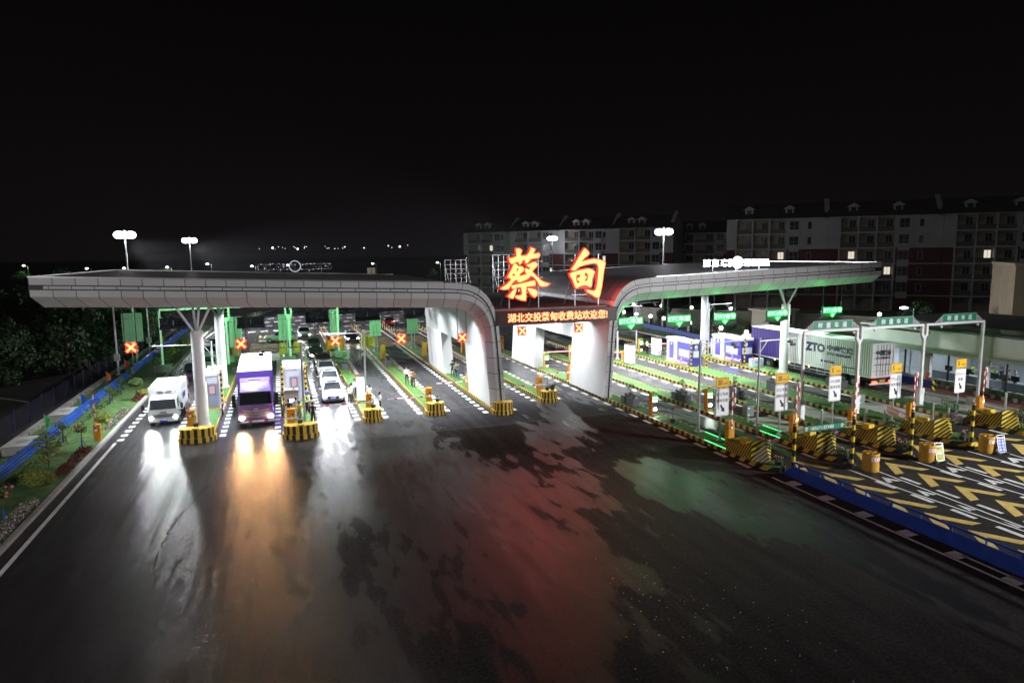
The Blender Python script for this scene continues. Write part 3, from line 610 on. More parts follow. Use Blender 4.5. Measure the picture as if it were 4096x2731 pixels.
# ---------------------------------------------------------------- barriers, noses, poles, signs
H0=.235
def barrier(x,y,lab,z=H0,arm=3.6,up=False,dbl=False,lit=False,h=1.38,direc=-1,box_w=.5,ym=None):
    t=thing('barrier_gate',lab,'barrier gate',(x,y,z),group='orange barrier gates')
    b=MB(); w=box_w/2
    b.prism([(-w+.04,-.19),(w-.04,-.19),(w,-.15),(w,.15),(w-.04,.19),(-w+.04,.19),(-w,.15),(-w,-.15)],0,h,'z')
    b.box(-w-.015,w+.015,-.2,.2,h,h+.035); b.box(-w*.6,w*.6,-.201,-.195,.25,.85)
    b.build('cabinet',M['orange'],t)
    b=MB(); b.cyl((-w*.4,0,h+.03),(-w*.4,0,h+.08),.06,.06,10); b.sph((-w*.4,0,h+.08),(.055,.055,.09),10,5,z0=0); b.build('beacon',M['orange_lid'],t)
    if lit:
        b=MB(); b.cyl((w*.35,-.2,h-.28),(w*.35,-.225,h-.28),.085,.085,16); b.build('warning_lamp',emis('amber_lamp',(1,.36,.04),22),t)
    else:
        b=MB(); b.cyl((w*.35,-.2,h-.35),(w*.35,-.212,h-.35),.07,.07,14); b.build('vent',M['dark_metal'],t)
    a=MB(); k=MB()
    if up:
        n=9; L=arm; x0=-.02
        for i in range(n): (a if i%2 else k).box(x0-.035,x0+.035,-.25,-.22,h-.4+L*i/n,h-.4+L*(i+1)/n)
        if dbl:
            a.box(x0+.02,x0+.24,-.25,-.22,h-.4+L-.05,h-.4+L)
            for i in range(4): (a if i%2 else k).box(x0+.17,x0+.24,-.25,-.22,h-.4+L*.52+L*.115*i,h-.4+L*.52+L*.115*(i+1))
        a.cyl((x0,-.19,h-.35),(x0,-.27,h-.35),.09,.09,12)
    else:
        n=14
        for i in range(n): (a if i%4!=3 else k).box(*(sorted((direc*(arm*i/n)-direc*.25,direc*(arm*(i+1)/n)-direc*.25))),-.26,-.22,.72,.81)
        a.cyl((0,-.19,.765),(0,-.29,.765),.10,.10,12); a.bar((-direc*.05,-.26,.765),(-direc*.45,-.26,.765),.08)
    ar=a.build('arm',M['sign_white'],t); k.build('red_stripe',M['red'],ar)
    return t
barrier(-6.52,51.2,'orange barrier gate with raised arm beside the near white column',up=True,arm=3.0)
barrier(-12.3,51.0,'orange barrier gate with raised arm standing alone in the left flower bed',z=.15,up=True,arm=2.8,h=1.05,box_w=.42)
barrier(.2,49.0,'orange barrier gate lowered in front of the purple lorry')
barrier(5.97,52.2,'orange barrier gate lowered in front of the white car queue',arm=4.1)
barrier(10.82,52.6,'orange barrier gate with lowered arm, on the nose of the island with three talking people')
barrier(15.62,57.6,'orange barrier gate half hidden behind the left portal leg',arm=3.3)
barrier(20.82,53.6,'orange barrier gate beside the flower pots between the portal legs',arm=3.4)
barrier(25.82,58.3,'yellow-orange barrier gate close behind the right portal leg',arm=3.1)
barrier(26.45,34.76,'orange barrier gate with raised double arm right beside the first 20 km/h sign, unlit',up=True,arm=2.6,dbl=True)
barrier(31.34,34.64,'orange barrier gate with glowing amber lamp nearest the green height banner',up=True,arm=2.6,dbl=True,lit=True)
barrier(35.9,34.3,'orange barrier gate behind the second striped height pole, unlit',up=True,arm=2.6,dbl=True)
barrier(41.2,34.36,'orange barrier gate behind the red framed swing arm',up=True,arm=2.6,dbl=True)
barrier(47.45,34.03,'rightmost orange barrier gate with glowing amber lamp, in front of the office',up=True,arm=2.6,dbl=True,lit=True)
# plain orange cabinets farther up the islands
for i,(x,y,lab) in enumerate(((10.9,78.6,'plain orange cabinet behind the planter, left of the onlookers'),(15.93,79.2,'plain orange cabinet beside the left portal leg'),(20.95,79.8,'plain orange cabinet seen through the left leg opening'),(26.16,80.6,'plain orange cabinet seen to the right of the left portal leg'))):
    t=thing('cabinet',lab,'cabinet',(x,y,H0),group='rear orange cabinets'); b=MB(); b.box(-.27,.27,-.22,.22,0,1.62); b.box(-.29,.29,-.24,.24,1.62,1.66); b.build('body',M['orange'],t)
    b=MB(); b.box(.14,.17,-.24,-.22,.75,.95); b.build('handle',M['black'],t); b=MB(); b.sph((-.1,0,1.66),(.06,.06,.12),8,5,z0=0); b.build('beacon',M['orange_lid'],t)
# striped concrete noses of the left islands
def nose(x0,x1,y,lab,h=.93):
    t=thing('island_nose',lab,'crash block',((x0+x1)/2,y,0),group='striped island noses'); hw=(x1-x0)/2+.12
    def ring(hw,d,n=15): return [(hw*math.sin(R(-90+180*i/n)),d-d*math.cos(R(-90+180*i/n))) for i in range(n+1)]
    for nm,hw_,d,z0,z1 in (('footing',hw+.05,.75,0,.34),('block',hw-.05,.62,.34,h)):
        r=ring(hw_,d); b=MB(); n=len(r)
        off=.0 if nm=='footing' else .08
        for i in range(n-1):
            (xa,ya),(xb,yb)=r[i],r[i+1]
            b.add([(xa,ya+off,z0),(xb,yb+off,z0),(xb,yb+off,z1),(xa,ya+off,z1)],[(0,1,2,3)],i%2,True)
        bk=1.25 if nm=='footing' else 1.0
        for sx in (-1,1):
            for j in range(3):
                ya=d+off+(bk-d)*j/3; yb=d+off+(bk-d)*(j+1)/3; X=sx*hw_
                b.add([(X,ya,z0),(X,yb,z0),(X,yb,z1),(X,ya,z1)],[(0,1,2,3)],j%2)
        b.add([(x,y_+off,z1) for x,y_ in r]+[(hw_,bk+off,z1),(-hw_,bk+off,z1)],[tuple(range(n+2))],0)
        b.add([(-hw_,bk+off,z0),(hw_,bk+off,z0),(hw_,bk+off,z1),(-hw_,bk+off,z1)],[(3,2,1,0)],0)
        b.build(nm,[M['yellow'],M['black']],t)
    b=MB(); b.box(-.2,.2,.1,.42,h+.002,h+.10); b.build('cap',M['yellow'],t)
NOSES=[(-6.95,-4.9,48.0,'widest striped yellow and black nose block below the near white column'),(-.28,1.8,46.4,'striped nose block in front of the group with blue helmets'),(5.42,6.55,49.2,'striped nose block below the white-car lane barrier'),(10.25,11.45,49.5,'striped nose block on the island of the three talking people'),(15.15,16.5,47.8,'striped nose block at the foot of the left portal leg'),(20.1,21.35,50.4,'striped nose block carrying flower pots between the portal legs')]
for n_ in NOSES: nose(*n_)
# wedge cushions and diagonal kerb on the right-hand islands
RI=[(25.2,26.62,'g','leftmost'),(29.95,31.35,'h','second from left'),(34.65,36.1,'i','third from left'),(39.4,41.75,'j','fourth from left'),(45.55,47.95,'k','rightmost')]
for x0,x1,n,pos in RI:
    w=min(1.35,x1-x0); xa=x0-.03; xb=x0+w; xm=(xa+xb)/2
    t=thing('crash_cushion','wedge shaped crash cushion with diagonal yellow and black stripes, %s of the row'%pos,'crash cushion',(0,0,0),group='striped wedge cushions')
    S=[(33.4,.98,.98),(32.75,.80,.80),(32.45,.74,.74),(32.1,.84,.84),(31.6,1.12,1.16),(31.05,1.40,1.5)]
    b=MB(); z0=.26
    secs=[[(xa,y,z0),(xa,y,zs),(xm,y,zc),(xb,y,zs),(xb,y,z0)] for y,zs,zc in S]
    b.loft(secs,0,True,False,False)
    b.add([(xa,33.4,z0),(xa,33.4,.98),(xb,33.4,.98),(xb,33.4,z0)],[(0,1,2,3)])
    a=secs[-1]; tip0=(xm,30.25,z0); tip1=(xm,30.75,1.46)
    b.add([a[0],a[1],a[2],a[3],a[4],tip0,tip1],[(0,1,6,5),(5,6,3,4),(1,2,6),(2,3,6)])
    b.build('shell',M['cushion'],t)
    b=MB(); b.box(xm-.16,xm+.30,32.2,32.75,.8,1.16); b.build('rear_block',M['yellow'],t)
    k=MB(); r=[(xm+(x1-x0)/2*0+((x0+x1)/2-xm)+(x1-x0+.04)/2*math.sin(R(-90+15*i)),29.05+1.6-1.62*math.cos(R(-90+15*i))-( .0)) for i in range(13)]
    y0=[q for q in ISL if q[0]==n][0][3]
    r=[((x0+x1)/2+((x1-x0)/2+.02)*math.sin(R(-90+15*i)),y0+1.6-1.62*math.cos(R(-90+15*i))) for i in range(13)]
    r=[(x0-.02,34.2)]+r+[(x1+.02,34.2)]
    k.add([(x,y,.005) for x,y in r]+[(x,y,.30) for x,y in r],[(i,i+1,len(r)+i+1,len(r)+i) for i in range(len(r)-1)],0)
    k.build('diagonal_kerb',M['kerb_diag'],t)
# camera poles
def campole(x,y,lab,h=6.1,arm=3.0,d=1,white=False,cam=True,z=H0):
    m=M['white_metal'] if white else M['galv']
    t=thing('camera_pole',lab,'camera pole',(x,y,z),group='lane camera poles'); h-=z
    b=MB(); b.cyl((0,0,0),(0,0,h),.085,.075,14); b.cyl((0,0,h),(0,0,h+.06),.10,.10,14); b.build('pole',m,t)
    b=MB(); b.cyl((0,0,h-.18),(d*arm,0,h-.12),.045,.038,10); b.bar((d*.02,0,h-1.0),(d*.62,0,h-.2),.05); b.build('arm',m,t)
    b=MB(); b.cyl((0,0,0),(0,0,.04),.26,.26,16); 
    for k in range(4): b.add([(0,0,.45),(.22*math.cos(k*PI/2),.22*math.sin(k*PI/2),.04),(.09*math.cos(k*PI/2+.2),.09*math.sin(k*PI/2+.2),.04)],[(0,1,2)])
    b.box(-.34,.34,-.3,.3,-.03,.03,1); b.build('base',[m,M['dark_metal']],t)
    if cam:
        b=MB(); cx=d*(arm-.55); b.box(cx-.1,cx+.1,-.16,.16,h-.42,h-.28); b.bar((cx,0,h-.3),(cx,0,h-.1),.05); c=b.build('camera',M['dark_metal'],t)
        b=MB(); b.box(cx+d*.12-.16,cx+d*.12+.16,-.26,-.05,h-.62,h-.44,0,Matrix.Identity(4)); b.build('flash_lamp',M['dark_metal'],c)
    return t
campole(1.1,49.5,'grey camera pole rising from the booth island beside the man in the black suit',6.1,3.1,-1)
campole(6.62,59.5,'bright galvanised camera pole beside the tall white cabinet',5.75,3.4,-1)
campole(-5.6,58.6,'white camera arm reaching left over the small white truck, pole behind the white column',5.55,4.3,-1,True)
campole(26.15,37.7,'galvanised camera pole left of the first 20 km/h sign',6.4,3.2,1)
campole(30.78,37.5,'galvanised camera pole left of the second 20 km/h sign',6.35,3.1,1)
campole(40.98,72.4,'white camera pole beside the far white cabinet and guard',6.3,3.1,1,True)
campole(47.15,66.4,'white camera pole close to the right of the far white column',6.3,3.1,1,True)
campole(35.9,67.7,'white camera pole just right of the right portal leg',6.35,3.1,1,True)
# speed and lane signs
def lane_sign(x,y,speed,l1,l2,lab):
    t=thing('lane_sign',lab,'road sign',(x,y,H0),group='white lane signs with yellow speed plates')
    b=MB(); b.cyl((-.05,.05,0),(-.05,.05,4.0),.055,.055,12); b.cyl((-.05,.05,0),(-.05,.05,.03),.2,.2,12)
    for k in range(4): b.add([(-.05,.05,.35),(-.05+.17*math.cos(k*PI/2+.7),.05+.17*math.sin(k*PI/2+.7),.03),(-.05+.06*math.cos(k*PI/2+1),.05+.06*math.sin(k*PI/2+1),.03)],[(0,1,2)])
    b.build('post',M['galv'],t)
    def rr(w,h,r,cx,cz,n=5):
        return [(cx+sx*(w/2-r)+r*math.cos(a),cz+sz*(h/2-r)+r*math.sin(a)) for sx,sz,a0 in ((1,1,0),(-1,1,90),(-1,-1,180),(1,-1,270)) for a in [R(a0+90*i/n) for i in range(n+1)]]
    W=1.04
    b=MB(); b.prism(rr(W,1.78,.10,0,2.52),-.02,.0,'y'); o=b.build('white_plate',M['sign_white'],t)
    b=MB(); b.prism(rr(W-.07,1.71,.09,0,2.52),-.0222,-.0202,'y'); b.build('border',M['sign_black'],o)
    b=MB(); b.prism(rr(W-.105,1.675,.08,0,2.52),-.0245,-.0224,'y'); b.build('face',M['sign_white'],o)
    b=MB(); b.text(l1,-.40,2.92,.80,.24,-.025,.004,bold=.01); b.text(l2,-.44 if len(l2)>2 else -.24,2.52,.88 if len(l2)>2 else .48,.23,-.025,.004,bold=.01)
    b.add([(-.16,-.027,2.33),(-.07,-.027,2.40),(.10,-.027,2.14),(.17,-.027,2.20),(.19,-.027,1.88),(-.10,-.027,1.97),(-.02,-.027,2.03)],[(6,5,4,3,2,1,0)]); 
    b.build('lettering',M['sign_black'],o)
    b=MB(); b.prism(rr(W,.66,.08,0,3.80),-.02,.0,'y'); p=b.build('speed_plate',M['sign_yellow'],t)
    b=MB(); b.prism(rr(W-.08,.58,.06,0,3.80),-.0222,-.0202,'y'); b.build('border',M['sign_black'],p)
    b=MB(); b.prism(rr(W-.115,.545,.05,0,3.80),-.0245,-.0224,'y'); b.build('face',M['sign_yellow'],p)
    b=MB(); b.text(speed,-.34,3.65,.32 if len(speed)>1 else .17,.32,-.025,.004,bold=.02); b.text('km/h',.08,3.66,.32,.15,-.025,.004); b.build('speed_lettering',M['sign_black'],p)
lane_sign(26.2,35.3,'20','ETC/专用','保持车距','white sign ETC/专用 under a yellow 20 km/h plate, nearest of the signs')
lane_sign(30.6,35.0,'20','ETC/专用','保持车距','sign ETC/专用 under a yellow 20 km/h plate, before the near right column')
lane_sign(36.0,36.0,'5','ETC/自助','保持车距','white sign ETC/自助 under a yellow 5 km/h plate, before the white lorry')
lane_sign(40.5,35.1,'5','ETC/人工','保持车距','white sign ETC/人工 保持车距 under a yellow 5 km/h plate, by the lorry rear')
lane_sign(46.35,34.8,'5','ETC/人工','称重','white sign ETC/人工 称重 under a yellow 5 km/h plate, before the office windows')
# striped height poles, swing arms, barrels, stand signs
for i,(x,y,lab) in enumerate(((26.35,29.0,'yellow and black height pole right behind the blue barrier end'),(30.62,29.1,'yellow and black height pole between the green banner and the first barrel'),(35.12,29.1,'yellow and black height pole beside the barrel with the yellow stand sign'),(40.12,29.1,'yellow and black height pole beside the barrel with the blue stand sign'))):
    t=thing('height_pole',lab,'striped pole',(x,y,0),group='striped height poles')
    b=MB(); b.cyl((0,0,.06),(0,0,2.78),.10,.10,16); b.build('pole',M['polestripe_wide'],t)
    b=MB(); b.cyl((0,0,0),(0,0,.1),.26,.22,16); b.build('foot',M['rubber'],t); b=MB(); b.cyl((0,0,2.78),(0,0,2.84),.11,.09,14); b.bar((-.14,0,2.45),(.14,0,2.45),.04); b.bar((-.14,0,2.15),(.14,0,2.15),.04); b.build('hinge',M['dark_metal'],t)
def badge(b,x,z,r,y,mi0):
    b.cyl((x,y,z),(x,y-.004,z),r,r,20,mi0); b.cyl((x,y-.0045,z),(x,y-.007,z),r*.80,r*.80,20,mi0+1)
def banner(loc,rz,L,text,m,lab,badges=True,back=False):
    t=thing('height_banner',lab,'height limit arm',loc,rz,group='height limit arms')
    b=MB(); b.bar((0,0,.16),(L+.7,0,.16),.03); b.bar((0,0,-.16),(L+.7,0,-.16),.03); b.build('rods',M['galv'],t)
    b=MB(); b.box(.35,L,-.015,.015,-.19,.19); p=b.build('plate',m,t)
    if text:
        b=MB(); b.text(text,.85 if badges else .5,-.10,L-1.7,.21,-.017,.005,bold=.012); b.build('lettering',M['sign_white'],p)
    if badges:
        for xx in (.58,L-.25):
            b=MB(); badge(b,xx,0,.125,-.017,0); b.text('2.0m',xx-.09,-.05,.18,.1,-.026,.004,mi=2,bold=.01); b.build('height_badge',[M['red'],M['sign_white'],M['sign_black']],p)
    return t
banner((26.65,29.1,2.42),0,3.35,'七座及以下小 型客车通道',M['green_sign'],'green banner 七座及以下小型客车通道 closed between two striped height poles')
t=banner((36.35,32.2,2.2),math.atan2(-3.0,-1.1)+0,1.9,None,M['sign_white'],'white and red framed height arm swung open behind the second pole',False)
b=MB()
for z in (-.19,.19): b.bar((.35,-.02,z),(2.6,-.02,z),.035)
b.bar((.7,-.02,-.1),(1.7,-.02,-.1),.02); b.bar((.7,-.02,.1),(1.7,-.02,.1),.02); b.build('red_frame',M['red'],t)
t.rotation_euler=(0,0,math.atan2(29.3-32.2,35.2-36.35)); 
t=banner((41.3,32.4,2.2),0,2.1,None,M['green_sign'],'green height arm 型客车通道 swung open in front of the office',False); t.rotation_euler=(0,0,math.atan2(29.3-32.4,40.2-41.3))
for ch in t.children:
    if ch.name.startswith('plate'):
        b=MB(); b.text('型客车通道',.45,-.11,1.15,.23,-.017,.005,bold=.015); b.build('lettering',M['sign_white'],ch)
        b=MB(); badge(b,1.88,0,.12,-.017,0); b.text('2.0m',1.79,-.05,.18,.1,-.026,.004,mi=2); b.build('height_badge',[M['red'],M['sign_white'],M['sign_black']],ch)
M['barrel']=mat('barrel_plastic',(.46,.24,.015),.55,noise=(6,.15))
for x,y,lab in ((30.78,27.95,'orange crash barrel standing alone at the foot of the second height pole'),(35.18,28.05,'orange crash barrel beside the yellow stand sign'),(40.1,28.1,'orange crash barrel beside the blue stand sign')):
    t=thing('crash_barrel',lab,'barrel',(x,y,0),group='crash barrels with red arrows')
    b=MB(); b.loft([[(r*math.cos(2*PI*i/28),r*math.sin(2*PI*i/28),z) for i in range(28)] for r,z in ((.44,0),(.45,.25),(.43,.55),(.435,.75),(.44,.78),(.45,1.0),(.43,1.03),(.40,1.03),(.39,.96),(.05,.96))],0,True,False)
    for a in range(3): b.box(-.42,.42,-.05,.05,.96,1.04,0,Matrix.Rotation(a*PI/3,4,'Z'))
    b.build('drum',M['barrel'],t)
    b=MB(); rr_=.452; z0=.62; hh=.22
    arc=lambda a,z,r=rr_: (r*math.sin(a),-r*math.cos(a),z)
    for i in range(12): b.add([arc(-.75+.125*i,z0),arc(-.75+.125*(i+1),z0),arc(-.75+.125*(i+1),z0+hh),arc(-.75+.125*i,z0+hh)],[(0,1,2,3)],0,True)
    for i in range(4):
        a=-.62+.36*i
        b.add([arc(a,z0+hh/2,.456),arc(a+.17,z0+.005,.456),arc(a+.33,z0+.005,.456),arc(a+.16,z0+hh/2,.456),arc(a+.33,z0+hh-.005,.456),arc(a+.17,z0+hh-.005,.456)],[(0,1,2,3),(0,3,4,5)],1)
    b.build('arrow_band',[M['sign_white'],M['red']],t)
M['plate_lime']=mat('plate_lime',(.42,.45,.08),.5); M['plate_blue']=mat('plate_blue',(.02,.06,.42),.5)
for x,y,m,l,lab,tm in ((35.55,27.45,'plate_lime',('温馨提示','禁止入内','请绕行'),'yellow-green folding stand sign leaning by the middle barrel','sign_black'),(40.45,27.35,'plate_blue',('货车车辆','专用车道'),'blue folding stand sign leaning by the right barrel','sign_white')):
    t=thing('stand_sign',lab,'stand sign',(x,y,0),R(-6),group='folding stand signs')
    Mx=Matrix.Rotation(R(-14),4,'X')
    b=MB(); 
    for p0,p1 in (((-.27,0,0),(-.27,0,1.16)),((.27,0,0),(.27,0,1.16)),((-.27,0,.12),(.27,0,.12)),((-.27,0,1.0),(.27,0,1.0)),((-.2,0,1.16),(.2,0,1.16))): b.bar(p0,p1,.03,.03,0,Mx)
    b.bar((-.24,.28,1.08),(-.24,.62,0),.02); b.bar((.24,.28,1.08),(.24,.62,0),.02); b.build('frame',M['galv'],t)
    b=MB(); b.box(-.25,.25,-.006,.006,.14,.98,0,Mx); p=b.build('plate',M[m],t)
    b=MB()
    if len(l)==3:
        b.text(l[0],-.17,.80,.34,.10,-.007,.003,M=Mx); b.cyl((-.08,-.007,.58),(-.08,-.011,.58),.06,.06,14,1,Mx); b.cyl((.09,-.007,.58),(.09,-.011,.58),.06,.06,14,1,Mx)
        b.text(l[1],-.17,.38,.34,.10,-.007,.003,M=Mx); b.text(l[2],-.17,.22,.34,.10,-.007,.003,M=Mx)
    else:
        for j,tx in enumerate(l):
            for k,ch in enumerate(tx): b.text(ch,-.20+.24*j,.76-.18*k,.15,.14,-.007,.003,M=Mx)
    b.build('lettering',[M[tm],M['sign_white']],p)
    b=MB(); b.sph((-.30,.05,.05),(.2,.14,.09),10,6,z0=-.4); b.sph((.32,.03,.05),(.22,.15,.09),10,6,z0=-.4); b.build('sandbag',M['rubber'],t)
# long blue guard panel beside the open asphalt
t=thing('blue_guard_fence','long solid blue steel guard fence beside the lane markings at lower right','guard fence',(25.82,0,0))
b=MB(); b.add([(0,29.3,.0),(0,28.4,.66),(0,-12,.66),(0,-12,0)],[(0,1,2,3)]); b.add([(.05,29.3,.0),(.05,28.4,.66),(.05,-12,.66),(.05,-12,0)],[(3,2,1,0)]); b.add([(0,28.4,.66),(.05,28.4,.66),(.05,-12,.66),(0,-12,.66)],[(0,1,2,3)])
b.build('solid_sheet',M['blue_panel'],t)
b=MB(); b.box(-.01,.06,-12,28.35,.84,.93); 
for i in range(14): y=28.0-i*2.9; b.box(-.01,.06,y-.05,y+.05,.66,.84); b.box(-.01,.06,y-1.5,y-1.46,.66,.84)
b.build('top_rail',M['blue_panel'],t)
b=MB()
for i in range(14): y=28.0-i*2.9; b.box(.06,.6,y-.03,y+.03,0,.03); b.bar((.06,y,.6),(.55,y,.03),.04)
b.build('brace',M['blue_panel'],t)
b=MB(); b.sph((.03,27.9,.80),(.02,.17,.07),12,6); b.build('reflector',M['red'],t)
# gantries with green weighing-lane boards
t=thing('weighing_gantry','white steel gantry carrying three green 称重车道 boards over the right lanes','gantry',(0,38,0))
px=(35.0,40.05,46.45,52.7)
for i,x in enumerate(px):
    b=MB()
    if i in (1,2):
        b.box(x-.09,x+.09,-.09,.09,H0,5.75); b.prism([(x-.09,5.4),(x+.09,5.4),(x+.28,5.75),(x-.28,5.75)],-.08,.08,'y')
        for sx in (-.22,.22): b.box(x+sx-.09,x+sx+.09,-.09,.09,5.7,6.45)
        for z in (5.85,6.1):
            for sx in (-.22,.22): b.box(x+sx-.17,x+sx+.17,-.1,.1,z,z+.03)
    else:
        b.box(x-.09,x+.09,-.09,.09,H0,6.45)
        for z in (5.85,6.1): b.box(x-.17,x+.17,-.1,.1,z,z+.03)
    if i: b.prism([(x-.2,.3),(x+.2,.3),(x+.26,1.6),(x-.26,1.6)],-.16,.16,'y') if i<3 else None
    if i==0: b.prism([(x-.2,.3),(x+.2,.3),(x+.26,1.6),(x-.26,1.6)],-.16,.16,'y')
    b.cyl((x,0,H0),(x,0,H0+.12),.3,.2,12)
    b.build('post',M['white_metal'],t)
for a,bx,c in ((34.91,39.92,37.5),(40.18,46.32,43.4),(46.58,52.79,50.05)):
    b=MB(); b.box(a,bx,-.085,.085,6.45,6.62); 
    for sx in (-1,1): 
        b.cyl((c+sx*1.95,0,6.34),(c+sx*1.95,-.12,6.30),.09,.09,10)
        [b.bar((c+sx*(1.86+.15*k),0,6.62),(c+sx*(1.86+.15*k),0,6.62+.50*(1-k/5)),.025) for k in range(5)]; [b.bar((c+sx*1.84,0,6.74+.12*k),(c+sx*(2.46-.16*k),0,6.74+.12*k),.025) for k in range(4)]; 
    b.build('beam',M['white_metal'],t)
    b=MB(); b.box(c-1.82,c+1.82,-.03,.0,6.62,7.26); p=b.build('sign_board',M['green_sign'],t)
    b=MB()
    for k,ch in enumerate('称重车道'): b.text(ch,c-1.34+.74*k,6.74,.42,.40,-.033,.005,bold=.012)
    b.build('lettering',M['sign_white'],p)
    b=MB(); 
    for zz in (6.635,7.235): b.box(c-1.80,c+1.80,-.034,-.0305,zz,zz+.012)
    for xx in (c-1.80,c+1.788): b.box(xx,xx+.012,-.034,-.0305,6.635,7.247)
    b.build('border',M['sign_white'],p)
# green flooded gantries at the back on the left
t=thing('rear_gantry','white gantry frame washed in green light behind the left canopy','gantry',(0,0,0))
gp=[(-12.75,81.4),(-6.1,81.7),(.62,83.0),(6.35,84.5)]
for i,(x,y) in enumerate(gp):
    b=MB(); top=6.6
    if 0<i<3:
        b.box(x-.12,x+.12,y-.1,y+.1,H0,5.6); b.prism([(x-.12,5.0),(x+.12,5.0),(x+.42,5.55),(x-.42,5.55)],y-.09,y+.09,'y')
        for sx in (-.32,.32): b.box(x+sx-.1,x+sx+.1,y-.1,y+.1,5.5,6.6); b.box(x+sx-.2,x+sx+.2,y-.11,y+.11,5.8,5.84); b.box(x+sx-.2,x+sx+.2,y-.11,y+.11,6.2,6.24)
    else: b.box(x-.1,x+.1,y-.1,y+.1,H0 if i else .1,6.6); b.box(x-.2,x+.2,y-.11,y+.11,5.8,5.84)
    b.build('post',M['white_metal'],t)
for (xa,ya),(xb,yb) in zip(gp,gp[1:]):
    b=MB(); b.bar((xa,ya,6.7),(xb,yb,6.7),.18,.2); b.build('beam',M['white_metal'],t)
for (x,y,w,z0,z1,lab) in ((-5.35,84.3,1.35,1.6,5.2,'pale ribbed sign panel seen from behind right of the second green gantry post'),(.15,86.2,1.5,1.9,5.1,'pale ribbed sign panel seen from behind at the third green gantry post'),(6.2,88.5,1.35,1.7,5.3,'pale ribbed sign panel seen from behind at the fourth green gantry post'),(11.0,85.6,1.45,1.9,4.4,'pale sign panel on two posts beside a planter'),(15.95,86.6,1.45,1.9,4.3,'pale sign panel on two posts close to the left portal leg'),(-16.4,86.5,2.1,2.7,6.0,'dim ribbed sign panel standing by the dark trees at far left')):
    t=thing('sign_panel',lab,'sign panel',(x,y,H0 if x>-10 else .1),group='rear sign panels')
    b=MB(); b.box(-w/2,w/2,-.03,.0,z0,z1-.65); b.box(-w/2,w/2,-.03,.0,z1-.6,z1)
    n=8
    for i in range(n): b.box(-w/2+.06,w/2-.06,-.06,-.03,z0+.15+(z1-z0-.9)*i/(n-1),z0+.19+(z1-z0-.9)*i/(n-1))
    b.build('panel',mat('panel_back',(.42,.46,.44),.5),t)
    b=MB(); b.cyl((-.2,-.1,0),(-.2,-.1,z1),.06,.06,10); b.cyl((.2,-.1,0),(.2,-.1,z1-.1),.06,.06,10); b.cyl((0,-.1,0),(0,-.1,.25),.4,.15,10); b.build('posts',M['galv'],t)
# traffic light signals hanging under the canopy
def rods(b,x0,x1,z0,ztop,y=0): 
    for x in (x0,x1): b.bar((x,y,z0),(x,y,ztop),.045)
Xs=[(-9.95,6.25,'left of the near white column, above the small truck'),(-2.95,6.12,'above the purple lorry'),(3.62,5.98,'above the queue of white cars'),(8.58,5.88,'above the empty lane beside the three talking people'),(13.45,5.72,'beside the left portal leg on long black rods'),(18.55,6.0,'left one of the two under the message board'),(23.65,6.0,'right one of the two under the message board')]
for x,z,lab in Xs:
    t=thing('lane_signal','square signal with glowing red cross, '+lab,'lane signal',(x,51.5,z),group='red cross lane signals')
    b=MB(); b.box(-.36,.36,0,.16,-.36,.36); b.build('housing',M['black'],t)
    b=MB(); b.box(-.33,.33,-.0015,-.0005,-.33,.33); b.build('led_field',emis('led_field',(1,.015,.004),2.2) if 'led_field' not in bpy.data.materials else bpy.data.materials['led_field'],t)  # red light of the cross on its board, put in as emission
    lamp('POINT','signal_glow',(x,51.1,z),16,(1,.03,.01),radius=.3)
    b=MB(); 
    for a in (45,-45):
        b.box(-.44,.44,-.012,-.002,-.12,.12,0,Matrix.Rotation(R(a),4,'Y'))
    b.build('cross_halo',M['led_red'],t)  # wider glowing bars behind the cross stand in for its bloom
    b=MB()
    for a,dy in ((45,0),(-45,-.002)): b.box(-.38,.38,-.024+dy,-.014+dy,-.068,.068,0,Matrix.Rotation(R(a),4,'Y'))
    b.build('cross',M['led_red_hot'],t)
    b=MB(); top=soffit(x)-z if not 16<x<25 else 7.78-z; rods(b,-.36,.36,.3,top,.1); b.build('hanger',M['black'],t)
Es=[(28.6,6.2,2.3,'ETC车道','just right of the right portal leg'),(33.45,6.2,2.3,'ETC车道','second from the right portal leg'),(38.3,6.2,2.3,'ETC/自助','right of the far white column'),(44.2,6.25,2.25,'ETC/自助','in front of the near right column'),(50.75,6.3,2.25,'ETC/自助','rightmost, above the long white lorry')]
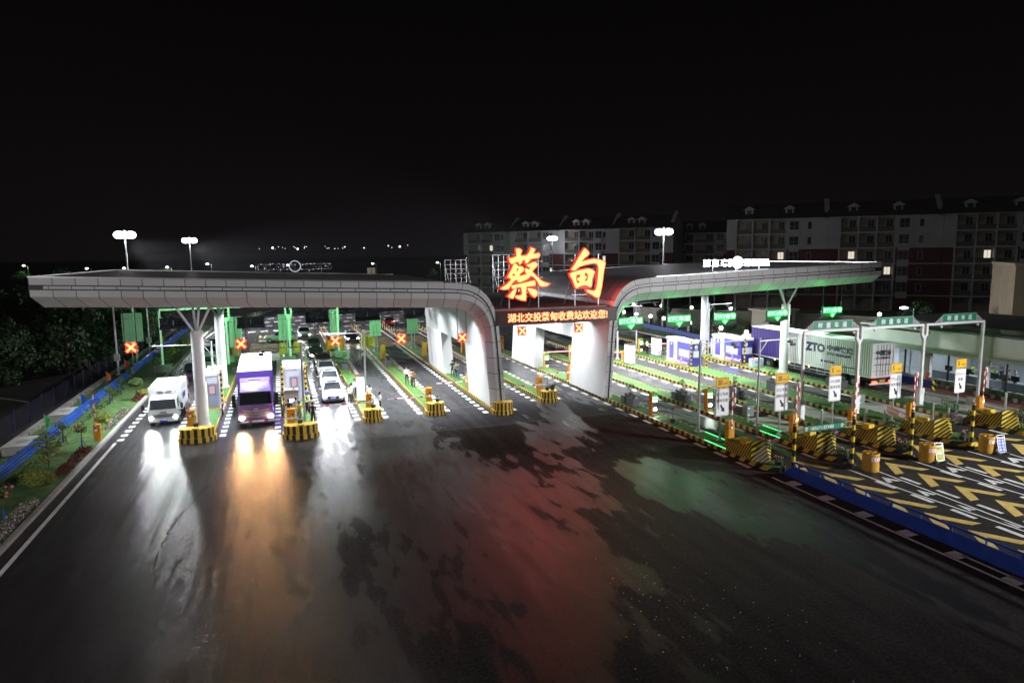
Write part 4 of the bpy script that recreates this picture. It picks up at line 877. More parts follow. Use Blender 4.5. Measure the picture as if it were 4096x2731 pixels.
for x,z,wd,tx,lab in Es:
    t=thing('lane_display','glowing green %s display with down arrow, %s'%(tx,lab),'lane display',(x,51.5,z),group='green lane displays')
    b=MB(); b.box(-wd/2-.08,wd/2+.08,0,.2,-.5,.48); b.build('housing',M['black'],t)
    b=MB(); b.box(-wd/2-.03,wd/2+.03,-.003,-.001,-.1,.46); b.build('screen',emis('screen_green',(.0,.8,.08),1.1) if 'screen_green' not in bpy.data.materials else bpy.data.materials['screen_green'],t)  # green emission on the panel stands in for glow around the text
    b=MB(); b.text(tx,-wd/2+.02,-.06,wd-.04,.50,-.012,.004,bold=.12); b.add([(-.34,-.016,-.22),(0,-.016,-.58),(.38,-.016,-.14),(.20,-.016,-.10),(.05,-.016,-.25),(.0,-.016,-.06),(-.12,-.016,-.08),(-.10,-.016,-.25),(-.2,-.016,-.16)],[tuple(range(9))]); b.build('text_halo',M['led_green'],t)  # bolder green copy behind the letters stands in for their bloom
    b=MB(); b.text(tx,-wd/2+.05,-.03,wd-.1,.44,-.02,.006,bold=.022); b.add([(-.2,-.024,-.24),(0,-.024,-.44),(.24,-.024,-.18),(.19,-.024,-.14),(.02,-.024,-.32),(-.02,-.024,-.10),(-.08,-.024,-.10),(-.06,-.024,-.32),(-.16,-.024,-.2)],[tuple(range(9))]); b.build('text',M['led_green_hot'],t)
    b=MB(); rods(b,-wd/2,wd/2,.45,soffit(x)-z,.1); b.build('hanger',M['dark_metal'],t)
    b=MB(); b.prism([(.2,-.5),(.7,-.72),(.72,-.70),(.22,-.46)],-wd/2,wd/2,'x'); b.build('solar_visor',M['dark_metal'],t)
    lamp('POINT','display_glow',(x,50.9,z+.1),150,(.04,1,.16),radius=.35)
# the boards that face the other way (we see their dark backs)
for i,(x,z,wd,lab) in enumerate(((-10.0,6.05,2.4,'dark back of a hanging display between the green gantry posts at far left'),(-3.05,5.85,2.6,'dark back of a hanging display above the purple lorry'),(3.3,6.1,2.3,'dark back of a hanging display above the car queue'),(8.4,6.1,2.6,'dark back of a hanging display left of the pale sign panel'),(13.35,6.1,2.4,'dark back of a hanging display beside the left portal leg'))):
    t=thing('message_display',lab,'lane display',(x,71.3,z),group='rear facing displays')
    b=MB(); b.box(-wd/2,wd/2,0,.18,-.1,.55); b.prism([(-.35,-.52),(-.33,-.56),(.16,-.10),(.14,-.06)],-wd/2,wd/2,'x'); b.build('housing',corrug('ribbed_dark',(.010,.011,.018),(1,0,0),.14,.6,.7),t)
    b=MB()
    for xx in (-wd/2+.02,0,wd/2-.05): b.bar((xx,-.03,-.05),(xx,-.03,soffit(x)-z),.03); b.bar((xx,-.05,-.15),(xx,-.05,.3),.05,.03,1)
    b.box(-.25,.25,-.38,-.36,-.57,-.54,1); b.build('hanger',[M['dark_metal'],M['galv']],t)
    b=MB(); b.text('ETC/自助',-wd/2+.05,0,wd-.1,.42,0,.006,M=Matrix.Translation((0,.19,0))@Matrix.Rotation(PI,4,'Z')); b.build('text',M['led_green'],t)
    lamp('SPOT','display_glow',(x,71.8,z),3000,(.26,1,.36),target=(x*.97+.2,82,z-.6),spot=84,radius=.4)
# self-service and guard cabinets
def wcab(x,y,lab,w=.62,d=1.3,h=2.1,col='white_metal'):
    t=thing('service_cabinet',lab,'service cabinet',(x,y,H0),group='tall service cabinets')
    b=MB(); b.box(-w/2,w/2,-d/2,d/2,.08,h); b.build('body',M[col],t)
    b=MB(); b.box(-w/2-.04,w/2+.04,-d/2-.04,d/2+.04,h,h+.05); b.box(-w/2+.02,w/2-.02,-d/2+.02,d/2-.02,0,.08); b.build('trim',M['dark_metal'],t)
    b=MB(); b.box(-w/2-.012,-w/2,-.05,.02,1.0,1.2); b.box(-w/2-.012,-w/2,-.35,-.33,.6,1.7); b.build('handle',M['grey_metal'],t)
    b=MB(); b.cyl((-w*.2,-d*.3,h+.05),(-w*.2,-d*.3,h+.2),.06,.05,10); b.build('beacon',M['orange_lid'],t)
    b=MB(); b.cyl((.05,d*.2,h+.05),(.05,d*.2,h+.2),.02,.02,8); b.sph((.05,d*.2,h+.22),(.12,.12,.04),10,5); b.build('antenna',M['dark_metal'],t)
wcab(5.83,56.4,'tall brilliant white cabinet where a woman and a man in white stand',.58,.9,2.15)
wcab(35.6,64.3,'tall white cabinet alone on its island right of the portal leg')
wcab(41.4,68.4,'tall white cabinet next to the guard in a yellow vest, left of the purple booth')
wcab(47.5,65.6,'tall white cabinet behind the second purple booth beside the walking guard',.55,.8,2.0)
t=thing('payment_kiosk','wide pinkish self-service kiosk with bright screen used by the man in a dark cap','kiosk',(.28,52.1,H0))
b=MB(); b.box(-.47,.47,-.3,.4,0,1.95); b.build('body',mat('kiosk_body',(.62,.50,.47),.4),t); b=MB(); b.box(-.52,.52,-.5,.45,1.95,2.22); b.build('hood',M['grey_metal'],t)
b=MB(); b.box(-.17,.17,-.32,-.305,1.28,1.52); b.build('screen',emis('kiosk_screen',(.75,.9,1),5),t); b=MB(); b.cyl((.2,-.1,2.22),(.2,-.1,2.36),.07,.06,10); b.build('beacon',M['orange_lid'],t)
for x,y,lab,big in ((25.9,43.05,'orange lane machine with green display and white flood lamp nearest the portal leg',1),(30.5,42.7,'orange lane machine with green display behind the first 20 km/h sign',1),(26.07,65.0,'yellow lane machine with green display seen through the portal',0),(30.9,69.3,'yellow lane machine with lit display seen through the leg opening',0),(41.0,71.4,'narrow orange machine with a column of green lights beside the far cabinet',0)):
    t=thing('lane_machine',lab,'lane machine',(x,y,H0),group='orange lane machines')
    b=MB(); b.box(-.27,.27,-.12,.22,0,1.66); b.box(-.27,-.22,-.2,-.12,0,1.66); b.build('body',M['orange'] if big else M['yellow'],t)
    b=MB(); b.box(-.21,.26,-.14,-.122,.1,1.6); f=b.build('front_panel',M['dark_metal'],t)
    b=MB(); b.box(-.17,.22,-.155,-.141,1.22,1.36); b.box(-.17,.22,-.155,-.141,1.42,1.55,1); b.build('green_display',[M['led_green_hot'],mat('green_dim',(0,.1,.05),.4,em=(.02,.8,.3),es=.5)],t)
    b=MB(); b.box(-.16,.21,-.155,-.141,.98,1.12); b.build('yellow_display',emis('led_lime',(.8,1,.35),12),t)
    b=MB(); b.cyl((.0,0,1.66),(.0,0,1.78),.06,.06,10); b.build('beacon',M['orange_lid'],t)
    if big:
        b=MB(); b.cyl((.03,-.155,.42),(.03,-.17,.42),.13,.13,18); b.build('flood_lamp',emis('flood_white',(.97,1,1),60),t)
        lamp('SPOT','flood_light',(x+.03,y-.2,.42+H0),70,(.95,1,.97),target=(x+.03,y-2.6,0),spot=130,radius=.12)
    else:
        b=MB(); b.cyl((.03,-.155,.3),(.03,-.17,.3),.09,.09,14); b.build('flood_lamp',emis('flood_white_small',(.97,1,1),20),t)
# light tube arms (red lit) of the far lanes
for x,y,L,lab in ((30.9,69.0,-4.0,'white-pink lit barrier arm reaching left from the yellow machine'),(26.0,64.6,0,None),(35.6,66.0,-3.4,'red lit barrier arm left of the lone white cabinet'),(44.6,70.0,-3.2,'red lit barrier arm between the far cabinet and the booth'),(50.3,66.5,-3.3,'red lit barrier arm right of the guard')):
    if lab: 
        t=thing('lit_barrier_arm',lab,'barrier arm',(x,y,1.3),group='red lit barrier arms'); b=MB(); b.cyl((0,0,0),(L,0,.05),.045,.045,8); b.build('light_tube',emis('tube_pink',(1,.25,.28),4),t)
        b=MB(); b.box(-.02,.4,-.18,.18,-1.05,.15); b.build('cabinet',M['orange'],t)
# toll booths
def booth(x0,x1,y0,y1,h,lab,style):
    t=thing('toll_booth',lab,'toll booth',((x0+x1)/2,y0,H0),group='toll booths'); w=(x1-x0)/2; d=y1-y0
    wm=mat('booth_grey',(.52,.54,.60),.45) if style=='grey' else mat('booth_blue',(.03,.035,.26),.4)
    wall=MB(); wall.box(-w,w,0,d,.08,h-.25); o=wall.build('wall',wm,t)
    b=MB(); b.box(-w-.06,w+.06,-.08,d+.06,h-.25,h); b.box(-w*.4,w*.5,d*.5,d*.75,h,h+.12); b.build('roof',M['white_metal'],t)
    b=MB(); b.box(-w-.12,w+.12,-.12,d+.1,0,.08); b.build('plinth',M['yellow'],t)
    if style=='grey':
        b=MB(); b.box(-.38,.38,-.03,-.005,.12,2.1); dr=b.build('door',M['grey_metal'],t)
        b=MB(); b.box(-.26,.24,-.045,-.031,1.2,1.95); b.build('frame',M['black'],dr); b=MB(); b.box(-.22,.20,-.052,-.046,1.24,1.91); b.build('window',mat('booth_window',(.25,.2,.22),.15,em=(.9,.45,.6),es=.35),dr)
    else:
        b=MB(); b.box(-w-.012,-w-.001,d*.32,d*.98,.12,h-.3); b.build('side_cladding',mat('booth_white',(.6,.6,.66),.4),t)
        b=MB(); b.prism([(d*.70,.5),(d*.88,.5),(d*.88,2.3),(d*.70,2.3)],-w-.02,-w-.013,'x'); b.build('blue_strip',mat('booth_violet',(.10,.08,.40),.4),t)
        b=MB(); b.box(-w-.024,-w-.0245+.004,d*.06,d*.56,.35,2.45); b.build('side_panel',mat('booth_violet2',(.07,.07,.36),.35),t)
        b=MB(); b.box(-w-.03,-w-.026,d*.10,d*.50,.95,1.75); b.build('side_window',emis('booth_win',(.85,.92,1),.9),t)
        b=MB(); b.box(-w+.12,w-.08,-.02,-.004,1.05,1.75); f=b.build('front_window',mat('booth_glass',(.4,.42,.45),.2,em=(.85,.9,1),es=.25),t)
        b=MB(); b.cyl((-.12,-.008,2.15),(-.12,-.016,2.15),.2,.2,20); b.add([(-.14,-.02,2.05),(-.10,-.02,2.05),(-.02,-.02,2.28),(-.05,-.02,2.30)],[(0,1,2,3)],1); b.box(-.3,.06,-.016,-.01,1.85,1.9); b.build('emblem',[M['sign_white'],M['navy']],t)
        b=MB(); b.cyl((-w-.021,d*.79,2.1),(-w-.03,d*.79,2.1),.13,.13,16); b.build('side_emblem',M['sign_white'],t)
    return t
booth(-6.15,-5.15,57.6,61.2,2.95,'pale grey toll booth behind the near white column','grey')
booth(-.2,1.4,58.4,62.0,2.95,'grey toll booth with a door, between the purple lorry and the white cars','grey')
booth(40.25,41.4,59.4,64.4,2.75,'purple and white toll booth nearest the cabinet and bicycles','purple')
booth(46.25,47.75,59.3,64.4,2.75,'purple and white toll booth beside the long lorry','purple')
def striped_post(x,y,h,lab,gr='striped booth posts'):
    t=thing('striped_post',lab,'striped post',(x,y,H0),group=gr); b=MB(); b.cyl((0,0,0),(0,0,h),.085,.085,14); b.build('post',M['polestripe'],t); b=MB(); b.cyl((0,0,0),(0,0,.12),.14,.14,14); b.cyl((0,0,h),(0,0,h+.02),.09,.09,14); b.build('collar',M['yellow'],t)
for x,y,h,lab in ((-4.93,57.2,3.2,'tall yellow and black post at the right corner of the leftmost booth'),(-.33,58.0,3.3,'tall yellow and black post at the left corner of the grey booth'),(1.5,57.6,3.3,'tall yellow and black post at the right corner of the grey booth'),(39.8,58.9,2.9,'yellow and black post at the left corner of the first purple booth'),(41.45,58.6,2.9,'yellow and black post at the right corner of the first purple booth'),(45.95,58.3,2.9,'yellow and black post at the left corner of the second purple booth'),(47.4,57.7,2.9,'yellow and black post at the right corner of the second purple booth')): striped_post(x,y,h,lab)
for x,y,lab in ((39.75,59.2,'striped rail with blue strobes along the first purple booth'),(45.85,58.6,'striped rail with blue strobes along the second purple booth'),(-4.75,54.6,'striped rail with blue strobes along the leftmost booth'),(1.62,54.5,'striped rail along the right side of the grey booth'),(-.42,52.8,'striped rail along the left side of the grey booth')):
    t=thing('guard_rail',lab,'guard rail',(x,y,H0),group='striped booth guard rails'); b=MB(); L=3.0
    for z in (.3,.62,.95): b.cyl((0,0,z),(0,L,z),.045,.045,8)
    for yy in (0,L/2,L): b.cyl((0,yy,0),(0,yy,1.0),.045,.045,8)
    b.build('rails',stripe('rail_stripes',(.65,.42,.05),(.012,.012,.012),(0,1,0),.24,.5),t)
    b=MB(); b.box(-.03,.0,.35,1.3,.40,.54); b.box(-.03,.0,1.7,2.7,.40,.54); b.build('blue_strobe',emis('strobe_blue',(.10,.08,1),14),t)
    lamp('POINT','strobe_glow',(x-.3,y+1.5,H0+.4),14,(.15,.1,1),radius=.2)
t=thing('water_desk','small white counter with leaflets beside the second purple booth','desk',(46.9,57.6,H0)); b=MB(); b.box(-.75,.75,-.25,.25,0,.85); b.build('counter',mat('counter',(.45,.5,.6),.4),t); b=MB(); b.text('便民点',-.3,.35,.6,.25,-.251,.006); b.build('lettering',M['navy'],t); b=MB(); b.cyl((-.4,0,.85),(-.4,0,.93),.18,.14,12); b.build('red_bowl',M['red'],t)
# steel railings and bicycles left of the first purple booth
t=thing('steel_railing','low stainless steel railing panels between cabinet and first purple booth','railing',(40.0,65.3,H0)); b=MB()
for y0 in (-.2,1.1):
    for z in (.15,.95): b.cyl((0,y0,z),(0,y0+1.2,z),.02,.02,6)
    for k in range(7): b.cyl((0,y0+.2*k,.15),(0,y0+.2*k,.95),.012,.012,5)
for z in (.15,.95): b.cyl((0,-.2,z),(1.3,-.2,z),.02,.02,6)
for k in range(7): b.cyl((.2*k,-.2,.15),(.2*k,-.2,.95),.012,.012,5)
b.build('bars',M['galv'],t)
t=thing('steel_railing','small stainless railing behind the left portal leg','railing',(16.9,62.6,H0)); b=MB()
for z in (.2,1.0): b.cyl((0,0,z),(0,1.3,z),.022,.022,6)
for k in range(4): b.cyl((0,.43*k,0),(0,.43*k,1.0),.02,.02,6)
b.build('bars',M['galv'],t)
for x,y,lab,m_ in ((40.75,66.4,'bicycle with red frame leaning near the first purple booth','red'),(41.25,65.6,'dark bicycle nearest the first purple booth','dark_metal')):
    t=thing('bicycle',lab,'bicycle',(x,y,H0),R(75),group='parked bicycles')
    for wx in (-.5,.5):
        b=MB(); b.tube([(wx+.32*math.cos(a),0,.33+.32*math.sin(a)) for a in [2*PI*i/16 for i in range(17)]],.018,5)
        for k in range(6): b.bar((wx,0,.33),(wx+.3*math.cos(k),0,.33+.3*math.sin(k)),.006)
        b.build('wheel',M['rubber'],t)
    b=MB()
    for p in (((-.5,0,.33),(-.05,0,.3)),((-.05,0,.3),(.38,0,.75)),((-.15,0,.8),(.38,0,.75)),((-.15,0,.85),(-.05,0,.3)),((-.5,0,.33),(-.15,0,.8)),((.5,0,.33),(.36,0,.95))): b.cyl(p[0],p[1],.018,.018,6)
    b.build('frame',M[m_],t); b=MB(); b.sph((-.16,0,.88),(.13,.06,.04),8,5); b.build('saddle',M['black'],t); b=MB(); b.cyl((.36,-.25,.98),(.36,.25,.98),.015,.015,6); b.build('handlebar',M['galv'],t)
# bollards, boxes on posts near the right gantry
for x,y,h,lab in ((38.3,35.4,1.15,'steel bollard left of the red framed arm'),(38.9,34.4,1.1,'steel bollard under the red framed arm'),(43.9,34.8,1.1,'steel bollard left of the green swing arm'),(44.8,34.3,1.1,'steel bollard under the green swing arm'),(34.6,35.6,1.25,'steel bollard with green tip between two lane signs'),(50.4,34.2,1.4,'steel bollard with green tip in front of the office planting')):
    t=thing('steel_bollard',lab,'bollard',(x,y,.2 if x!=34.6 else .2),group='stainless bollards'); b=MB(); b.cyl((0,0,-.2),(0,0,h),.075,.075,14); b.build('tube',M['galv'],t); b=MB(); b.sph((0,0,h),(.075,.075,.03),12,4,z0=0); b.build('tip',emis('tip_green',(.1,1,.4),1.5) if 'green tip' in lab else M['galv'],t)
for x,y,lab in ((30.9,38.6,'green-grey control box on a short post left of the second lane sign'),(35.7,38.9,'green-grey control box left of the 自助 lane sign'),(41.0,38.6,'green-grey control box left of the lorry-side lane sign')):
    t=thing('control_box',lab,'control box',(x,y,H0),group='lane control boxes'); b=MB(); b.box(-.3,.3,-.25,.25,.45,1.2); b.box(-.33,.33,-.28,.28,1.2,1.24); b.build('box',mat('box_green_grey',(.16,.19,.17),.5),t); b=MB(); b.cyl((0,0,0),(0,0,.45),.08,.08,10); b.build('post',M['galv'],t)
    b=MB(); 
    for xx in (-.2,-.12): b.box(xx,xx+.04,-.26,-.251,1.0,1.1); b.box(xx,xx+.04,-.26,-.251,.55,.62)
    b.build('indicator',emis('indicator',(.5,1,.75),1.2),t)
# concrete foot blocks of the displaced kerb
for x,y,lab in ((45.2,33.6,'broken pale concrete block beside the rightmost cushion'),(51.2,37.3,'square concrete block on the pavement edge')):
    b=MB(); b.prism([(-.35,0),(.4,0),(.42,.3),(.1,.62),(-.32,.58)],-.3,.3,'y'); tag(b.build('concrete_block',M['concrete'],loc=(x,y,0)),lab,'concrete block')

for x,y0,y1,i in ((26.5,34.7,37.4,0),(25.32,33.5,35.8,1),(31.2,35.6,37.4,2),(30.08,34.4,36.3,3)):
    b=MB(); b.box(x-.04,x+.04,y0,y1,.252,.275); tag(b.build('green_light_strip',emis('strip_green_%d'%i,(.04,1,.2),2.5)),('short glowing green strip on the road-side kerb beyond the first lane sign','longer glowing green strip on the kerb beside the open asphalt','glowing green strip at the foot of the second lane sign, far kerb','glowing green strip on the near kerb of the second island')[i],'light strip','green kerb light strips')
# ---------------------------------------------------------------- cars (front towards -y)
def paint(n,c): return mat(n,c,.28,.15,coat=.8)
PT={'white':paint('paint_white',(.62,.63,.65)),'black':paint('paint_black',(.012,.012,.014)),'maroon':paint('paint_maroon',(.10,.015,.02)),'grey':paint('paint_grey',(.13,.125,.13)),'pale':paint('paint_pale',(.5,.52,.5)),'darkred':paint('paint_darkred',(.08,.006,.01)),'beige':paint('paint_beige',(.42,.33,.22))}
M['headlamp_on']=emis('headlamp_on',(.95,.98,1),70); M['headlamp_off']=mat('headlamp_off',(.55,.6,.65),.1,.3); M['headlamp_dim']=emis('headlamp_dim',(.95,.98,1),9)
M['tail_on']=emis('tail_on',(1,.02,.01),5); M['plate_b']=mat('number_plate_blue',(.03,.06,.5),.4); M['plate_y']=mat('number_plate_yellow',(.6,.4,.03),.4)
M['alloy']=mat('alloy',(.4,.4,.42),.3,.8); M['cabin']=mat('cabin',(.03,.025,.025),.7)
def car(lab,x,y,rz=0,col='white',suv=False,lights='on',L=4.6,W=1.84,plate='鄂A·V66B8',spot=0,tail=False):
    t=thing('car',lab,'car',(x,y,0),rz,'cars queuing at the toll station'); p=PT[col]; hw=W/2; H=1.66 if suv else 1.46; k=L/4.6
    gb=.30 if suv else .22; bh=1.06 if suv else .96; hh=.98 if suv else .86
    st=[(-2.30,.80,gb+.12,.58),(-2.24,.90,gb,.72),(-2.0,.97,gb,hh-.10),(-1.5,1,gb,hh-.02),(-.95,1,gb,hh+.06),(-.75,1,gb,bh-.02),(.3,1,gb,bh),(1.4,1,gb,bh+.03),(1.95,.97,gb,bh+.02),(2.2,.92,gb,bh-.06),(2.3,.84,gb+.12,bh-.25)]
    b=MB(); secs=[]
    for sy,sw,z0,z1 in st:
        w=hw*sw; yy=sy*k; zm=(z0+z1)/2
        half=[(w*.86,z0),(w*.97,z0+.10),(w*1.0,zm),(w*.975,z1-.12),(w*.90,z1-.02),(w*.45,z1+.025)]
        secs.append([(a,yy,c) for a,c in half]+[(-a,yy,c) for a,c in half[::-1]])
    b.loft(secs,0,True,True,True); body=b.build('body',p,t)
    # greenhouse: glass solid, roof and pillars in body colour
    ws0,ws1,rr0,rr1=(-.98*k,-.25*k,1.25*k,2.0*k) if suv else (-.92*k,-.15*k,1.0*k,1.75*k)
    tw=hw*.70; bw=hw*.90
    def ring(y0,z,w): return [(w,y0,z),(-w,y0,z)]
    g=MB(); zr=H-.05
    v=[(-bw*.92,ws0,bh-.04),(bw*.92,ws0,bh-.04),(tw,ws1,zr),(-tw,ws1,zr),(-tw,rr0,zr),(tw,rr0,zr),(bw*.9,rr1,bh),(-bw*.9,rr1,bh),(-bw,ws1-.15,bh-.02),(bw,ws1-.15,bh-.02),(bw,rr0,bh),(-bw,rr0,bh)]
    g.add(v,[(0,1,2,3)]); ws=g.build('windscreen',M['glass'],t)
    g=MB(); g.add(v,[(7,4,5,6)]); g.build('rear_window',M['glass'],t)
    g=MB(); g.add(v,[(1,9,10,6,5,2),(0,3,4,7,11,8)]); g.build('side_windows',M['glass'],t)
    r=MB(); e=.03
    r.loft([[(tw*.9,ws1-.03,zr),(tw*.5,ws1-.05,zr+.03),(-tw*.5,ws1-.05,zr+.03),(-tw*.9,ws1-.03,zr)],[(tw,ws1+.15,zr+.01),(tw*.6,ws1+.15,zr+.055),(-tw*.6,ws1+.15,zr+.055),(-tw,ws1+.15,zr+.01)],[(tw,rr0-.1,zr+.01),(tw*.6,rr0-.1,zr+.05),(-tw*.6,rr0-.1,zr+.05),(-tw,rr0-.1,zr+.01)],[(tw*.95,rr0+.05,zr-.01),(tw*.5,rr0+.06,zr+.02),(-tw*.5,rr0+.06,zr+.02),(-tw*.95,rr0+.05,zr-.01)]],0,True,True,True)
    for sx in (-1,1):
        r.bar((sx*bw*.93,ws0,bh-.03),(sx*tw*1.01,ws1,zr+.01),.06); r.bar((sx*bw*.91,rr1,bh),(sx*tw*1.01,rr0,zr+.01),.09); r.bar((sx*bw*1.005,.35*k,bh),(sx*tw*1.01,.35*k,zr),.05)
    r.build('roof',p,t)
    if col in('white','pale') : 
        b=MB(); b.box(-tw*.62,tw*.62,ws1+.2,ws1+.62,zr+.056,zr+.062); b.build('sunroof',M['glass'],t)
    b=MB(); b.box(-.5*hw,.5*hw,-2.325*k,-2.28*k,.42,.66); b.box(-.72*hw,.72*hw,-2.30*k,-2.26*k,.28,.40); gr=b.build('grille',M['black'],t)
    b=MB(); b.box(-.22,.22,-2.335*k,-2.327*k,.44,.56); pl=b.build('number_plate',M['plate_b'],t)
    if plate and y<60:
        b=MB(); b.text(plate,-.2,.455,.4,.09,-2.3355*k,.003,bold=.02); b.build('plate_text',M['sign_white'],pl)
    hm={'on':M['headlamp_on'],'off':M['headlamp_off'],'dim':M['headlamp_dim']}[lights]
    for sx in (-1,1):
        b=MB(); b.sph((sx*hw*.76,-2.20*k,.66),(.17,.13,.075),12,8); b.build('headlight',hm,t)
        b=MB(); b.box(sx*hw*.80-.12,sx*hw*.80+.12,2.26*k,2.31*k,.72,.88); b.build('tail_light',M['tail_on'] if tail else M['red'],t)
        b=MB(); b.sph((sx*(hw+.10),ws0+.28,bh+.06),(.12,.08,.08),8,6); b.build('mirror',p,t)
        for wy in (-1.42*k,1.38*k):
            b=MB(); b.cyl((sx*(hw-.22),wy,.33),(sx*(hw+.01),wy,.33),.33,.33,20); wh=b.build('wheel',M['rubber'],t)
            b=MB(); b.cyl((sx*(hw+.0),wy,.33),(sx*(hw+.018),wy,.33),.20,.20,14); b.build('rim',M['alloy'],wh)
    if spot:
        lo=Matrix.Rotation(rz,4,'Z')
        for sx in (-1,1):
            a=lo@Vector((sx*hw*.76,-2.36*k,.64)); c=lo@Vector((sx*hw*.70,-11*k,-.1))
            lamp('SPOT','headlight_beam',(x+a.x,y+a.y,a.z),spot,(.92,.96,1),target=(x+c.x,y+c.y,c.z+.35),spot=62,blend=.9,radius=.09)
    return t
car('white car with blue number plate, first in the queue at the lowered barrier',3.72,59.4,R(-2),'white',False,'dim',spot=900)
car('white car directly behind the first white car in the queue',3.9,65.6,R(-2),'white',False,'dim',plate=None)
car('pale car with green tinted roof, third in the queue',3.95,72.0,R(1),'pale',False,'off',plate=None)
car('dark red car, fourth in the queue behind the pale car',4.0,77.8,R(2),'darkred',False,'dim',plate=None)
car('black car with bright headlights, fifth in the queue',3.55,84.2,R(3),'black',False,'on',plate=None)
car('dark grey SUV with shining headlights, sixth in the queue',3.7,91.6,R(-4),'grey',True,'on',plate=None)
car('white SUV with lit headlights facing the gates at the back of the plaza',2.9,106.5,R(1),'pale',True,'on',plate=None,spot=900)
car('white SUV standing across the lanes behind the second green gantry',-.4,102.6,R(-102),'white',True,'off',plate=None)
car('dark saloon with small lit headlights alone in the lane right of the red cross',9.1,98.9,R(4),'black',False,'on',plate=None,L=4.4)
car('dark red car seen from behind with tail lights at the far end of the plaza',18.2,119,R(155),'maroon',False,'off',plate=None,tail=True)
car('black car behind the small white truck, half hidden by the white column',-9.1,75.8,R(3),'black',False,'off',plate=None)
car('pale green-white car glimpsed between the two left columns',-8.0,80.6,R(-3),'pale',False,'dim',plate=None,L=4.3)
car('white SUV in the edge lane behind the columns',-8.6,88.6,R(-2),'white',True,'dim',plate=None)
car('dark SUV with one bright headlight behind the rear left column',-8.6,96.2,R(-3),'black',True,'on',plate=None)
def person_seat(parent,x,y,z,sh):
    pass
# ---------------------------------------------------------------- small white refrigerated truck
t=thing('box_truck','small white refrigerated box truck with shining headlights in the leftmost lane','truck',(-8.72,54.0,0),R(1.5)); W_=M['truck_white']=paint('truck_white',(.60,.64,.62))
b=MB(); hw=1.0
secs=[[(w,yy,z) for w,z in ((hw*.94,.42),(hw,.6),(hw,1.2),(hw*.97,1.25)) ]+[(-w,yy,z) for w,z in ((hw*.97,1.25),(hw,1.2),(hw,.6),(hw*.94,.42))] for yy in (0,.12,1.6)]
b.loft(secs,0,True,True,False)
b.loft([[(.97,.03,1.25),(-.97,.03,1.25),(-.97,1.6,1.25),(.97,1.6,1.25)],[(.90,.30,2.02),(-.90,.30,2.02),(-.92,1.6,2.05),(.92,1.6,2.05)],[(.84,.42,2.13),(-.84,.42,2.13),(-.88,1.55,2.18),(.88,1.55,2.18)]],0,True,True,False)
cab=b.build('cab',W_,t)
b=MB(); b.add([(-.88,.012,1.28),(.88,.012,1.28),(.82,.248,1.95),(-.82,.248,1.95)],[(0,1,2,3)]); 
for sx in (-1,1): b.add([(sx*.985,.42,1.27),(sx*.985,1.25,1.27),(sx*.925,1.25,1.92),(sx*.915,.55,1.92)],[(0,1,2,3) if sx>0 else (3,2,1,0)])
b.build('windscreen',M['glass'],cab)
b=MB(); b.box(-.7,.7,-.02,.0,.74,.80); b.box(-.7,.7,-.02,0,.86,.90); b.box(-.95,.95,-.06,.1,.35,.5,1); b.text('跨越',-.2,1.02,.42,.1,-.005,.01); b.build('grille',[M['dark_metal'],W_],cab)
b=MB(); b.box(-.26,.26,-.07,-.061,.36,.48); b.build('number_plate',M['plate_b'],cab)
for sx in (-1,1):
    b=MB(); b.cyl((sx*.80,-.03,.66),(sx*.80,.05,.66),.115,.115,14); b.build('headlight',M['headlamp_on'],t)
    b=MB(); b.bar((sx*.98,.2,1.75),(sx*1.28,-.05,1.72),.03); b.bar((sx*.98,.2,1.05),(sx*1.28,-.05,1.1),.03); b.bar((sx*1.28,-.05,1.0),(sx*1.28,-.05,1.75),.03); b.box(sx*1.28-.09,sx*1.28+.09,-.1,-.03,1.3,1.68); b.box(sx*1.28-.09,sx*1.28+.09,-.1,-.03,1.05,1.22); b.build('mirror',M['black'],t)
    for wy in (.85,4.9):
        b=MB(); b.cyl((sx*.68,wy,.36),(sx*.98,wy,.36),.36,.36,20); wh=b.build('wheel',M['rubber'],t); b=MB(); b.cyl((sx*.97,wy,.36),(sx*.99,wy,.36),.2,.17,14); b.build('rim',M['alloy'],wh)
b=MB(); b.box(-1.08,1.08,1.75,6.3,.72,2.62); b.box(-1.1,1.1,1.73,1.77,.70,2.64); b.box(-1.1,1.1,6.28,6.32,.70,2.64); cg_=b.build('cargo_box',mat('box_white',(.60,.63,.62),.45,noise=(1,.05)),t)
b=MB(); b.text('冷链物流',0,0,1.9,.5,M=Matrix.Translation((1.085,2.6,1.4))@Matrix.Rotation(R(90),4,'Z')); b.build('lettering',M['navy'],cg_)
b=MB(); b.prism([(-.62,2.0),(.62,2.0),(.66,2.1),(.66,2.42),(.55,2.5),(-.55,2.5),(-.66,2.42),(-.66,2.1)],1.32,1.73,'y'); rf=b.build('cooling_unit',M['white_metal'],t)
b=MB(); 
for s in (-1,1):
    for k in range(5): b.bar((s*.08,1.31,2.36-.06*k),(s*(.52-.03*k),1.31,2.40-.07*k),.02)
b.build('vent_slats',M['black'],rf)
b=MB(); b.box(-.5,.5,.5,6.3,.45,.7); b.build('chassis',M['dark_metal'],t)
for sx in (-1,1): lamp('SPOT','headlight_beam',(-8.72+sx*.8,53.9,.64),600,(.93,.97,1),target=(-8.72+sx*.75-.2,44,.1),spot=64,blend=.9,radius=.1)
